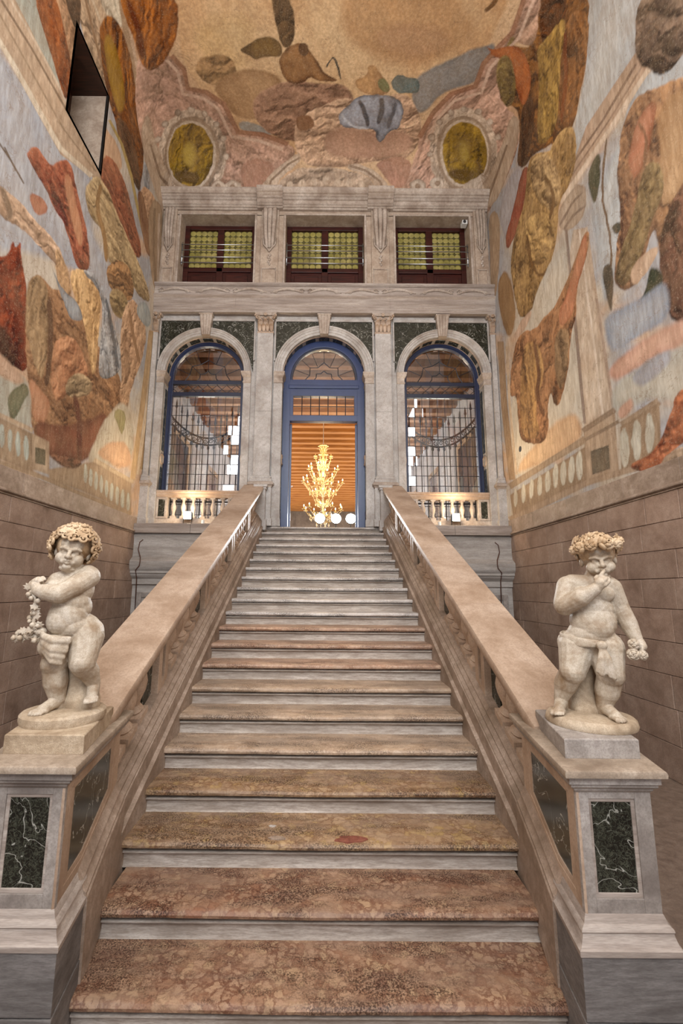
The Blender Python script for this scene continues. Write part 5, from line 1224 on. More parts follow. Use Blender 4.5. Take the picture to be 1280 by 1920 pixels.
('644a0e','ab8a2c',0.12,0.015,1,[(3.56,1.11),(3.63,0.92),(3.63,0.68),(3.54,0.43),(3.36,0.35),(3.18,0.31),(3.01,0.34),(2.85,0.43),(2.72,0.56),(2.62,0.72),(2.56,0.90),(2.53,1.09),(2.55,1.28),(2.62,1.43),(2.73,1.52),(2.86,1.56),(3.02,1.53),(3.17,1.47),(3.32,1.38),(3.46,1.26)]),
('7a5c18','b49a48',0.1,0.06,2,[(2.78,1.16),(3.04,1.21),(3.25,0.93),(3.17,0.65),(2.94,0.73)]),
('4e3808','6e5214',0.1,0.06,2,[(2.70,0.61),(3.41,0.59),(3.36,0.38),(2.92,0.39)]),
('8c7664','d8c8b6',0.03,0.012,1,[(2.38,0.86),(2.36,0.81),(2.31,0.79),(2.25,0.81),(2.21,0.85),(2.23,0.90),(2.28,0.92),(2.34,0.90)]),
('8c7664','d8c8b6',0.03,0.012,1,[(2.35,1.21),(2.34,1.15),(2.29,1.13),(2.23,1.15),(2.19,1.21),(2.20,1.27),(2.25,1.29),(2.32,1.27)]),
('8c7664','d8c8b6',0.03,0.012,1,[(2.43,1.53),(2.42,1.48),(2.37,1.46),(2.31,1.48),(2.28,1.53),(2.29,1.58),(2.34,1.61),(2.40,1.59)]),
('8c7664','d8c8b6',0.03,0.012,1,[(2.61,1.74),(2.60,1.68),(2.55,1.66),(2.49,1.68),(2.46,1.74),(2.47,1.79),(2.51,1.81),(2.57,1.79)]),
('8c7664','d8c8b6',0.03,0.012,1,[(2.86,1.81),(2.85,1.76),(2.81,1.74),(2.75,1.76),(2.71,1.81),(2.72,1.86),(2.76,1.88),(2.82,1.86)]),
('8c7664','d8c8b6',0.03,0.012,1,[(3.14,1.77),(3.14,1.72),(3.10,1.69),(3.04,1.70),(3.00,1.75),(3.01,1.80),(3.05,1.82),(3.11,1.81)]),
('8c7664','d8c8b6',0.03,0.012,1,[(3.44,1.69),(3.43,1.64),(3.39,1.59),(3.33,1.58),(3.29,1.62),(3.29,1.67),(3.34,1.72),(3.39,1.72)]),
('8c7664','d8c8b6',0.03,0.012,1,[(3.74,1.58),(3.74,1.53),(3.68,1.46),(3.61,1.43),(3.56,1.45),(3.56,1.51),(3.61,1.57),(3.68,1.60)]),
('8c7664','d8c8b6',0.03,0.012,1,[(4.07,1.48),(4.07,1.42),(3.97,1.32),(3.87,1.24),(3.80,1.25),(3.80,1.31),(3.87,1.39),(3.97,1.46)]),
('8c7664','d8c8b6',0.04,0.012,1,[(2.70,0.33),(2.68,0.27),(2.62,0.22),(2.54,0.20),(2.46,0.22),(2.41,0.27),(2.38,0.33),(2.40,0.39),(2.45,0.44),(2.53,0.45),(2.61,0.44),(2.67,0.39)]),
('8c7664','a8927e',0.04,0.012,1,[(2.60,0.33),(2.58,0.29),(2.54,0.28),(2.50,0.29),(2.48,0.33),(2.49,0.37),(2.53,0.38),(2.58,0.37)]),
('8c7664','d8c8b6',0.04,0.012,1,[(4.46,1.19),(4.48,1.14),(4.41,1.01),(4.25,0.82),(4.05,0.60),(3.90,0.47),(3.83,0.49),(3.82,0.60),(3.87,0.73),(3.98,0.88),(4.17,1.04),(4.34,1.16)]),
('8c7664','a8927e',0.04,0.012,1,[(4.25,0.99),(4.25,0.94),(4.17,0.83),(4.05,0.72),(3.98,0.70),(3.98,0.75),(4.05,0.85),(4.17,0.95)]),
('a8927e','cdbba8',0.05,0.02,1,[(2.45,0.24),(3.19,0.25),(4.47,1.10),(5.29,1.99),(5.45,1.96),(3.48,0.11),(2.45,0.08)]),
('8c7664','d8c8b6',0.05,0.012,1,[(-1.92,0.25),(-1.94,0.17),(-2.02,0.11),(-2.11,0.09),(-2.21,0.11),(-2.28,0.17),(-2.31,0.24),(-2.28,0.31),(-2.20,0.36),(-2.11,0.38),(-2.01,0.36),(-1.94,0.32)]),
('8c7664','a8927e',0.05,0.012,1,[(-2.04,0.24),(-2.06,0.20),(-2.11,0.19),(-2.16,0.20),(-2.19,0.24),(-2.16,0.28),(-2.11,0.30),(-2.06,0.28)]),
('8c7664','d8c8b6',0.05,0.012,1,[(2.31,0.28),(2.29,0.20),(2.22,0.15),(2.12,0.12),(2.02,0.15),(1.95,0.20),(1.92,0.27),(1.94,0.34),(2.01,0.39),(2.11,0.41),(2.21,0.39),(2.28,0.34)]),
('8c7664','a8927e',0.05,0.012,1,[(2.19,0.27),(2.17,0.24),(2.12,0.22),(2.07,0.23),(2.04,0.27),(2.06,0.31),(2.11,0.33),(2.17,0.31)]),
('a67c68','b48a74',0.06,0.03,2,[(-1.88,0.74),(-1.07,0.75),(-1.33,0.30),(-1.70,0.07),(-1.94,0.35)]),
('a67c68','b48a74',0.06,0.03,2,[(1.07,0.76),(1.88,0.86),(1.92,0.38),(1.65,0.16),(1.26,0.52)]),
('a8907a','c8b49e',0.05,0.015,1,[(-4.53,0.61),(-3.39,-0.22),(-3.67,0.49),(-3.68,1.43),(-3.57,1.85),(-3.72,1.95),(-4.33,1.67),(-4.45,1.19)]),
('806a58','927c68',0.02,0.012,0,[(-3.61,-0.14),(-3.89,0.77),(-3.81,1.44),(-3.87,1.49),(-3.98,0.84),(-3.70,-0.16)]),
('a8907a','c8b49e',0.05,0.015,1,[(4.63,0.82),(3.59,-0.16),(3.83,0.76),(3.84,1.61),(3.77,2.05),(4.03,2.21),(4.38,2.20),(4.70,1.49)]),
('806a58','927c68',0.02,0.012,0,[(4.28,0.40),(4.19,1.11),(4.07,1.70),(3.98,1.63),(4.07,1.02),(4.01,-0.08)]),
('b49c86','d2bea8',0.05,0.012,1,[(-1.62,-0.21),(-1.55,0.07),(-1.33,0.44),(-0.96,0.70),(-0.61,0.90),(-0.52,0.75),(-0.78,0.61),(-1.09,0.36),(-1.25,-0.20)]),
('8a7460','988270',0.02,0.012,0,[(-1.40,-0.15),(-1.21,0.37),(-0.82,0.66),(-0.56,0.78),(-0.58,0.81),(-0.85,0.69),(-1.25,0.39),(-1.45,-0.13)]),
('b49c86','d2bea8',0.05,0.012,1,[(1.63,-0.18),(1.56,0.10),(1.33,0.42),(0.96,0.65),(0.53,0.73),(0.48,0.61),(0.91,0.49),(1.14,0.32),(1.29,-0.18)]),
('8a7460','988270',0.02,0.012,0,[(1.48,-0.10),(1.26,0.39),(0.92,0.59),(0.54,0.68),(0.53,0.64),(0.90,0.55),(1.22,0.36),(1.44,-0.12)]),
('a48e7a','c0aa94',0.1,0.015,1,[(-1.28,-0.20),(-1.09,0.34),(-0.75,0.58),(-0.36,0.64),(0.48,0.60),(0.94,0.47),(1.14,0.29),(1.29,-0.18),(0.43,-0.19),(-0.42,-0.20)]),
('b8a28c','d0bca6',0.03,0.015,1,[(-0.71,0.29),(-0.74,0.22),(-0.80,0.19),(-0.86,0.22),(-0.88,0.29),(-0.86,0.35),(-0.80,0.38),(-0.74,0.35)]),
('b8a28c','d0bca6',0.03,0.015,1,[(-0.45,0.32),(-0.47,0.25),(-0.53,0.22),(-0.59,0.25),(-0.62,0.32),(-0.59,0.39),(-0.53,0.41),(-0.47,0.39)]),
('b8a28c','d0bca6',0.03,0.015,1,[(-0.18,0.35),(-0.20,0.29),(-0.26,0.26),(-0.33,0.29),(-0.35,0.35),(-0.33,0.42),(-0.27,0.44),(-0.21,0.42)]),
('b8a28c','d0bca6',0.03,0.015,1,[(0.09,0.39),(0.06,0.32),(0.00,0.29),(-0.06,0.32),(-0.08,0.39),(-0.06,0.45),(0.00,0.48),(0.06,0.45)]),
('b8a28c','d0bca6',0.03,0.015,1,[(0.35,0.36),(0.33,0.29),(0.27,0.26),(0.21,0.29),(0.18,0.36),(0.21,0.42),(0.27,0.45),(0.33,0.42)]),
('b8a28c','d0bca6',0.03,0.015,1,[(0.62,0.33),(0.60,0.26),(0.54,0.23),(0.48,0.26),(0.45,0.33),(0.47,0.39),(0.53,0.42),(0.59,0.39)]),
('b8a28c','d0bca6',0.03,0.015,1,[(0.89,0.30),(0.87,0.23),(0.81,0.20),(0.74,0.23),(0.72,0.30),(0.74,0.36),(0.80,0.39),(0.86,0.36)]),
('6a300c','b8722e',0.18,0.02,2,[(-3.35,3.69),(-2.43,3.61),(-2.57,3.04),(-2.81,2.72),(-3.15,2.44),(-3.39,2.59),(-3.36,2.95),(-3.40,3.36)]),
('56240a','7c3c14',0.05,0.05,2,[(-3.31,3.52),(-3.29,3.09),(-3.39,2.73),(-3.28,2.70),(-3.18,3.08),(-3.21,3.52)]),
('55381c','74502c',0.03,0.02,2,[(2.76,3.59),(2.69,3.42),(2.61,3.38),(2.66,3.33),(2.76,3.38),(2.83,3.56)])]



def band_lines(col, V, spec):
    """horizontal painted mouldings: (z, half width, colour)"""
    for z, hwid, c in spec:
        a = np.clip(1 - np.abs(V - z) / hwid, 0, 1)[:, None] ** 0.5
        col = col * (1 - a) + np.array(rgb(c)) * a
    return col


def wall_ground(seed):
    def g(U, V):
        n = fbm(U, V, 0.9, seed, 5)
        n2 = fbm(U * 0.5 + V * 0.5, V - U * 0.6, 1.3, seed + 9, 4)
        sky = np.array(rgb('a9abb0'))
        warm = np.array(rgb('c9ab90'))
        pale = np.array(rgb('c3b9aa'))
        a = np.clip((n - 0.42) * 5, 0, 1)[:, None]
        b_ = np.clip((n2 - 0.52) * 6, 0, 1)[:, None]
        return (sky * (1 - a) + pale * a) * (1 - b_) + warm * b_
    return g


def painted_wall(sgn, wall, layers, hole, seed):
    y0, y1, z0, z1 = 3.3, 9.02, 3.285, CEIL_SPRING + 0.02
    st = 0.0135
    ny, nz = int((y1 - y0) / st), int((z1 - z0) / st)
    ya, za = np.linspace(y0, y1, ny + 1), np.linspace(z0, z1, nz + 1)
    if hole:     # snap grid lines to the opening
        for val in hole[:2]: ya[np.argmin(abs(ya - val))] = val
        for val in hole[2:]: za[np.argmin(abs(za - val))] = val
    Yg, Zg = np.meshgrid(ya, za, indexing='ij')
    U, V = Yg.ravel(), Zg.ravel()
    col = paint(Yg, Zg, wall_ground(seed), layers, seed)
    co = np.stack([np.full(U.shape, 0.0), U - wall.location.y, V - wall.location.z], 1)
    idx = np.arange((ny + 1) * (nz + 1)).reshape(ny + 1, nz + 1)
    q = np.stack([idx[:-1, :-1], idx[1:, :-1], idx[1:, 1:], idx[:-1, 1:]], -1)
    if hole:
        ym, zm = (ya[:-1] + ya[1:]) / 2, (za[:-1] + za[1:]) / 2
        keep = ~(((ym > hole[0]) & (ym < hole[1]))[:, None] & ((zm > hole[2]) & (zm < hole[3]))[None, :])
        q = q[keep]
    q = q.reshape(-1, 4)
    if sgn < 0: pass
    else: q = q[:, ::-1]
    return grid_object('fresco', co, q, col, wall)


def grid_object(name, co, q, col, parent):
    me = bpy.data.meshes.new(name)
    me.vertices.add(len(co))
    me.vertices.foreach_set('co', co.astype(np.float32).ravel())
    me.loops.add(q.size)
    me.loops.foreach_set('vertex_index', q.astype(np.int32).ravel())
    me.polygons.add(len(q))
    me.polygons.foreach_set('loop_start', np.arange(0, q.size, 4, dtype=np.int32))
    me.polygons.foreach_set('loop_total', np.full(len(q), 4, np.int32))
    me.update(calc_edges=True)
    at = me.color_attributes.new('paint', 'FLOAT_COLOR', 'POINT')
    at.data.foreach_set('color', np.concatenate([np.clip(col, 0, 1), np.ones((len(col), 1))], 1).astype(np.float32).ravel())
    me.validate()
    o = link(name, me, M['fresco'], parent)
    me.polygons.foreach_set('use_smooth', [True] * len(me.polygons))
    return o


HOLE = (5.38, 6.33, 8.57, 10.035)
wl, wr = bpy.data.objects['wall_left'], bpy.data.objects['wall_right']
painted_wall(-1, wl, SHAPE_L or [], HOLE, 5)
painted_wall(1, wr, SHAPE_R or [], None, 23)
for sgn, wall in ((-1, wl), (1, wr)):       # plaster of the entrance bay, behind the camera
    mb = MB().box(W, W + 0.5, -3.2, 3.3, 3.285, 10.75)
    if sgn < 0: mb.mirror_x()
    local(mb, wall).build('plaster', M['stucco'], wall)
    mb = MB().box(W + 0.62, W + 0.7, 3.3, 9.5, 3.285, 10.75)      # outer skin behind the painted face
    if sgn < 0: mb.mirror_x()
    local(mb, wall).build('wall_skin', M['mortar'], wall)
# round hole in the right wall
mb = MB()
mb.lathe([(0.055, 0), (0.050, 0.01), (0.046, 0.08)], (0, 0, 0), 16)
hp = mb.build('pipe_hole', M['black'], wr)
hp.location = (-0.002, 8.113, 4.52)
hp.rotation_euler = (0, math.radians(90), 0)

# deep window opening high in the left wall
niche = structure(empty('window_6', (-W, (HOLE[0] + HOLE[1]) / 2, HOLE[2])), 'deep dark window opening high in the left wall')
def Pn(mb, name, mat, **kw): return local(mb, niche).build(name, mat, niche, **kw)
a, c, z0, z1 = HOLE
Pn(MB().box(-W - 0.6, -W, a - 0.05, a, z0 - 0.05, z1 + 0.05), 'jamb', M['stucco'])
Pn(MB().box(-W - 0.6, -W, c, c + 0.05, z0 - 0.05, z1 + 0.05), 'jamb', M['stucco'])
Pn(MB().box(-W - 0.6, -W, a, c, z1, z1 + 0.05), 'lintel', M['wood_dark'])
Pn(MB().box(-W - 0.6, -W, a, c, z0 - 0.05, z0), 'sill', M['stucco'])
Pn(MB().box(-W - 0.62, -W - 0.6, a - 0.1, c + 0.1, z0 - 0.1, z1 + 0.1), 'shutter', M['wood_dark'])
Pn(MB().box(-W - 0.02, -W + 0.008, c - 0.012, c + 0.006, z0, z1), 'edge_bead', M['black'])

# ---- coved ceiling
def unfold(s):          # plan distance from the wall -> length along the cove
    s = np.asarray(s, float)
    return np.where(s < CR, CR * np.arccos(np.clip(1 - s / CR, -1, 1)), CR * math.pi / 2 + (s - CR))


def fold(t):
    t = np.asarray(t, float)
    return np.where(t < CR * math.pi / 2, CR * (1 - np.cos(np.clip(t, 0, CR * math.pi / 2) / CR)), CR + t - CR * math.pi / 2)


def ceiling_ground(U, V):
    n = fbm(U, V, 0.6, 77, 5)
    a = np.clip((n - 0.40) * 4, 0, 1)[:, None]
    return np.array(rgb('cba27e')) * (1 - a) + np.array(rgb('dbba94')) * a


ceil_root = structure(empty('ceiling', (0, 4.5, CEIL_SPRING)), 'coved ceiling with faded painted clouds')
TW = float(unfold(W))
st = 0.016
nu = int(2 * TW / st)
tv = np.arange(0.0, float(unfold(YE - 4.9)), st)
tu = np.linspace(-TW, TW, nu + 1)
Ug, Vg = np.meshgrid(tu, tv, indexing='ij')
sx, sy = fold(TW - np.abs(Ug)), fold(Vg)
X, Y = np.sign(Ug) * (W - sx), YE - sy
s = np.minimum(np.minimum(sx, sy), CR)
Z = CEIL_SPRING + np.sqrt(np.clip(CR ** 2 - (CR - s) ** 2, 0, None))
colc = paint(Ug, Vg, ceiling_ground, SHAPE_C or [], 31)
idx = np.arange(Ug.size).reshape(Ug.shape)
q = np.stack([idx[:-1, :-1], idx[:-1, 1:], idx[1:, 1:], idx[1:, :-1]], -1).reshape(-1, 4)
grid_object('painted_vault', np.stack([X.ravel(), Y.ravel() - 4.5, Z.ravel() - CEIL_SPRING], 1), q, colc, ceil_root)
# plain vault over the entrance bay
rings = []
for yy in (-3.2, 4.92):
    r = []
    for i in range(13):
        a = math.pi / 2 * i / 12
        r.append((-W + CR * (1 - math.cos(a)), yy, CEIL_SPRING + CR * math.sin(a)))
    for i in range(13):
        a = math.pi / 2 * (1 - i / 12)
        r.append((W - CR * (1 - math.cos(a)), yy, CEIL_SPRING + CR * math.sin(a)))
    r += [(W + 0.4, yy, CEIL_SPRING), (W + 0.4, yy, CEIL_Z + 0.3), (-W - 0.4, yy, CEIL_Z + 0.3), (-W - 0.4, yy, CEIL_SPRING)]
    rings.append(r)
local(MB().loft(rings), ceil_root).build('plain_vault', M['stucco'], ceil_root)
local(MB().box(-W - 0.4, W + 0.4, 4.9, 9.6, CEIL_Z + 0.05, CEIL_Z + 0.3), ceil_root).build('vault_back', M['mortar'], ceil_root)

# ---- rear wall of the entrance bay, behind the camera, with its door and tall window
rear = structure(empty('wall_rear', (0, -3.0, 0)), 'rear wall of the entrance bay')
for i, (x0, x1, z0, z1) in enumerate(((-W, -1.6, 0, 12.4), (1.6, W, 0, 12.4), (-1.6, 1.6, 3.45, 3.65), (-1.6, 1.6, 8.75, 12.4))):
    local(MB().box(x0, x1, -3.2, -3.0, z0, z1), rear).build('masonry', M['stucco'], rear)
for i in range(3):
    x = -0.8 + 0.8 * i
    local(MB().box(x - 0.04, x + 0.04, -3.02, -2.96, 3.65, 8.75), rear).build('mullion', M['wood_red'], rear)
for sgn, nm in ((-1, 'window_8'), (1, 'window_9')):  # frames added around the side fill lights; the wall behind is solid
    w = structure(empty(nm, (sgn * W, 0.2, 6.6)), 'added frame around a side fill light')
    for (y0, y1, z0, z1) in ((-1.2, -1.1, 4.2, 9.0), (1.5, 1.6, 4.2, 9.0), (-1.1, 1.5, 4.2, 4.3), (-1.1, 1.5, 8.9, 9.0)):
        mb = MB().box(W - 0.06, W, y0, y1, z0, z1)
        if sgn < 0: mb.mirror_x()
        local(mb, w).build('window_frame', M['wood_red'], w)

# ================================================================== END WALL
we = structure(empty('wall_end', (0, YE, 0)), 'end wall with three arches below and three square windows above')


def Pe(mb, name, mat, parent=None, **kw):
    p = parent or we
    return local(mb, we).build(name, mat, p, **kw)


SC, SH, CHW = 2.525, 0.835, 0.87      # side bay centre / half width, centre bay half width
def arch_pts(cx, r, z=SPRING, n=24, a0=math.pi, a1=0.0):
    return [(cx + r * math.cos(a0 + (a1 - a0) * i / n), z + r * math.sin(a0 + (a1 - a0) * i / n)) for i in range(n + 1)]


out = [(-W, LAND), ]
for cx, r in ((-SC, SH), (0, CHW), (SC, SH)):
    out += [(cx - r, LAND)] + arch_pts(cx, r) + [(cx + r, LAND)]
out += [(W, LAND), (W, 7.78), (-W, 7.78)]
cu = bpy.data.curves.new('facade', 'CURVE')
cu.dimensions = '2D'
cu.fill_mode = 'BOTH'
cu.extrude = 0.2
sp = cu.splines.new('POLY')
sp.points.add(len(out) - 1)
for pt, (x, z) in zip(sp.points, out): pt.co = (x, z, 0, 1)
sp.use_cyclic_u = True
tmp = bpy.data.objects.new('facade_tmp', cu)
COL.objects.link(tmp)
me = eval_mesh(tmp, 'arcade_wall')
bpy.data.objects.remove(tmp)
me.transform(Matrix.Translation((0, 0.2, 0)) @ Matrix.Rotation(math.radians(90), 4, 'X'))
link('arcade_wall', me, M['istria_pale'], we)

# base below the landing, with ledge, frieze and dado
for sgn in (-1, 1):
    prof = [(9.4, 0), (8.86, 0), (8.86, 1.98), (8.82, 2.0), (8.82, 2.10), (8.80, 2.12), (8.74, 2.17), (8.73, 2.20), (8.70, 2.21), (8.70, 2.25), (8.66, 2.29), (8.645, 2.33), (8.645, 2.43),
            (8.66, 2.45), (8.76, 2.52), (8.775, 2.60), (8.775, 2.86), (8.76, 2.90), (8.74, 2.93), (8.78, 2.95), (8.78, 2.975), (9.4, 2.975)]
    mb = MB().prism_x(prof, 1.605, W - 0.002)
    if sgn < 0: mb.mirror_x()
    Pe(mb, 'base_moulding', M['frieze_grey'], smooth='auto')
    for x0, x1 in ((1.605, 2.55), (2.555, W - 0.002)):
        mb = MB().box(x0, x1, 8.70, 9.4, 2.978, 3.165)
        if sgn < 0: mb.mirror_x()
        Pe(mb, 'ledge_slab', M['istria_streak'], bevel=0.005)
    for x0, x1, z0, z1 in ((1.7, 1.8, 0.3, 1.85), (3.45, 3.55, 0.3, 1.85), (1.8, 3.45, 1.75, 1.85), (1.8, 3.45, 0.3, 0.4)):
        mb = MB().box(x0, x1, 8.83, 8.87, z0, z1)
        if sgn < 0: mb.mirror_x()
        Pe(mb, 'dado_frame', M['plinth_grey'], bevel=0.01)
    mb = MB().box(1.6, W - 0.003, 9.0, 9.4, 3.0, LAND)
    if sgn < 0: mb.mirror_x()
    Pe(mb, 'bay_floor', M['istria_streak'])


def sweep_arch(cx, r0, prof, n=36, a0=math.pi, a1=0.0, z=SPRING):
    """prof of (radial offset, y)"""
    rings = []
    for i in range(n + 1):
        a = a0 + (a1 - a0) * i / n
        rings.append([(cx + (r0 + o) * math.cos(a), y, z + (r0 + o) * math.sin(a)) for o, y in prof])
    return MB().loft(rings)


ARCHI = [(0.0, 9.02), (0.0, 8.965), (0.012, 8.958), (0.05, 8.958), (0.055, 8.945), (0.105, 8.945), (0.11, 8.93), (0.14, 8.93), (0.15, 8.915), (0.165, 8.905), (0.18, 8.905), (0.185, 9.02)]
for cx, r, wd in ((-SC, SH, 0.155), (0, CHW, 0.185), (SC, SH, 0.155)):
    k = wd / 0.185
    Pe(sweep_arch(cx, r, [(o * k, y) for o, y in ARCHI]), 'archivolt', M['istria_pale'], smooth='auto')
    # soffit ring and its sunk dark coffers between pale ribs
    Pe(sweep_arch(cx, r - 0.012, [(0.0, 9.04), (0.0, 9.06), (0.02, 9.06), (0.02, 9.04)]), 'soffit_fillet', M['istria_rail'])
    Pe(sweep_arch(cx, r - 0.012, [(0.0, 9.22), (0.0, 9.25), (0.02, 9.25), (0.02, 9.22)]), 'soffit_fillet', M['istria_rail'])
    segs = 9
    for i in range(segs):
        a0 = math.pi - math.pi * (i + 0.13) / segs
        a1 = math.pi - math.pi * (i + 0.87) / segs
        Pe(sweep_arch(cx, r - 0.006, [(0.0, 9.07), (0.0, 9.21), (0.012, 9.21), (0.012, 9.07)], 5, a0, a1), 'soffit_inlay', M['dark_marble'])
    # jamb piers and imposts
    for s2 in (-1, 1):
        xe = cx + s2 * r
        xo = cx + s2 * (r + wd)
        x0, x1 = min(xe, xo), max(xe, xo)
        Pe(MB().box(x0, x1, 8.955, 9.02, 3.30 if cx else LAND, 6.19), 'jamb_pier', M['istria_pale'], bevel=0.004)
        Pe(MB().box(x0 - 0.012, x1 + 0.012, 8.935, 9.02, LAND + 0.012, 3.30), 'jamb_plinth', M['istria_pale'], bevel=0.006)
        ins = -s2 * 0.0
        ring = []
        for off, z in ((0.0, 6.19), (0.012, 6.20), (0.012, 6.22), (0.002, 6.235), (0.0, 6.31), (0.014, 6.325), (0.03, 6.35), (0.04, 6.365), (0.04, 6.40), (0.05, 6.41), (0.05, 6.438), (0.0, 6.44)):
            ring.append([(x0 - (off if s2 > 0 else 0.0), 8.95 - off, z), (x1 + (off if s2 < 0 else 0.0), 8.95 - off, z), (x1 + (off if s2 < 0 else 0.0), 9.24, z), (x0 - (off if s2 > 0 else 0.0), 9.24, z)])
        Pe(MB().loft(ring), 'impost', M['istria'], smooth='auto')
        # dark inlaid strips of the jamb reveal
        xi = xe - s2 * 0.006
        for (z0, z1) in ((3.5, 4.4), (4.75, 6.1)):
            Pe(MB().box(min(xe, xi), max(xe, xi), 9.08, 9.20, z0, z1), 'reveal_inlay', M['dark_marble'])
        Pe(MB().ring((xi, 9.14, 4.575), 0.10, 0.018, 'x', 18, 6), 'reveal_roundel', M['istria_rail'], smooth=True)
    # fluted keystone
    zc = SPRING + r
    ks = []
    N = 25
    top, bot = [], []
    for ring_z, hw_, yy in ((zc - 0.02, 0.085, 8.885), (zc + 0.12, 0.105, 8.865), (7.70, 0.135, 8.845)):
        row = []
        for i in range(N):
            f = i / (N - 1)
            fl = 0.012 * abs(math.sin(f * math.pi * 4)) ** 0.6
            row.append((cx - hw_ + 2 * hw_ * f, yy + (0.014 - fl), ring_z))
        row += [(cx + hw_, 9.02, ring_z), (cx - hw_, 9.02, ring_z)]
        ks.append(row)
    ko = Pe(MB().loft(ks), 'keystone', M['istria'])
    Pe(MB().box(cx - 0.15, cx + 0.15, 8.835, 9.02, 7.70, 7.73), 'keystone_cap', M['istria'], bevel=0.005)

# dark marble spandrels with pale top fillets
def spandrel(cx, r, xa, xb, ztop=7.61):
    """xa next to the keystone, xb next to the pilaster"""
    n = 14
    p = [(xa, ztop), (xb, ztop)]
    for i in range(n + 1):
        x = xb + (xa - xb) * i / n
        p.append((x, SPRING + math.sqrt(max(r * r - (x - cx) ** 2, 0.0))))
    q = [p[0]] + [p[1]] + p[2:]
    return MB().prism_y(q, 8.982, 9.01)


for s2 in (-1, 1):
    for cx, r, xa, xb in ((0, CHW + 0.19, 0.125 * s2, 1.03 * s2), (SC * s2, SH + 0.16, (SC - 0.125) * s2, 1.50 * s2), (SC * s2, SH + 0.16, (SC + 0.125) * s2, 3.50 * s2)):
        Pe(spandrel(cx, r, xa, xb), 'spandrel', M['dark_marble'])
        x0, x1 = min(xa, xb), max(xa, xb)
        Pe(MB().box(x0 - 0.02, x1 + 0.02, 8.955, 9.0, 7.61, 7.665), 'spandrel_fillet', M['istria_pale'], bevel=0.006)
        xo = xb - math.copysign(0.012, xb - xa)
        Pe(MB().box(min(xb, xb + math.copysign(0.03, xb - xa)), max(xb, xb + math.copysign(0.03, xb - xa)), 8.955, 9.0, 6.7, 7.61), 'spandrel_fillet', M['istria_pale'], bevel=0.005)


# ---- pilasters with leafy capitals
def leaf(mb, base, out_dir, h, w, curl, bulge=0.03):
    """an acanthus leaf rising from base, bending outwards at its tip"""
    o = Vector(out_dir).normalized()
    side = Vector((-o.y, o.x, 0))
    rings = []
    for i in range(8):
        t = i / 7
        zz = h * (t - 0.22 * max(0, t - 0.7) / 0.3)
        of = bulge * t + curl * max(0, t - 0.45) ** 2 * 4
        ww = w * (0.75 + 0.5 * math.sin(t * math.pi * 0.9)) * (1 - 0.55 * max(0, t - 0.75) * 4) * (1 + 0.12 * math.sin(t * 22))
        c = Vector(base) + o * of + Vector((0, 0, zz))
        rings.append([tuple(c - side * ww), tuple(c - side * ww * 0.5 + o * 0.012), tuple(c + o * 0.006), tuple(c + side * ww * 0.5 + o * 0.012), tuple(c + side * ww), tuple(c - o * 0.012)])
    mb.loft(rings)


def volute(mb, c, R, r, ax, flip=1, turns=1.6):
    pts, rr = [], []
    n = 22
    for i in range(n):
        t = i / (n - 1)
        a = flip * t * turns * 2 * math.pi
        rad = R * (1 - 0.82 * t)
        pts.append((c[0] + ax[0] * rad * math.cos(a), c[1] + ax[1] * rad * math.cos(a), c[2] + rad * math.sin(a)))
        rr.append(r * (1 - 0.4 * t))
    mb.tube(pts, rr, 6)


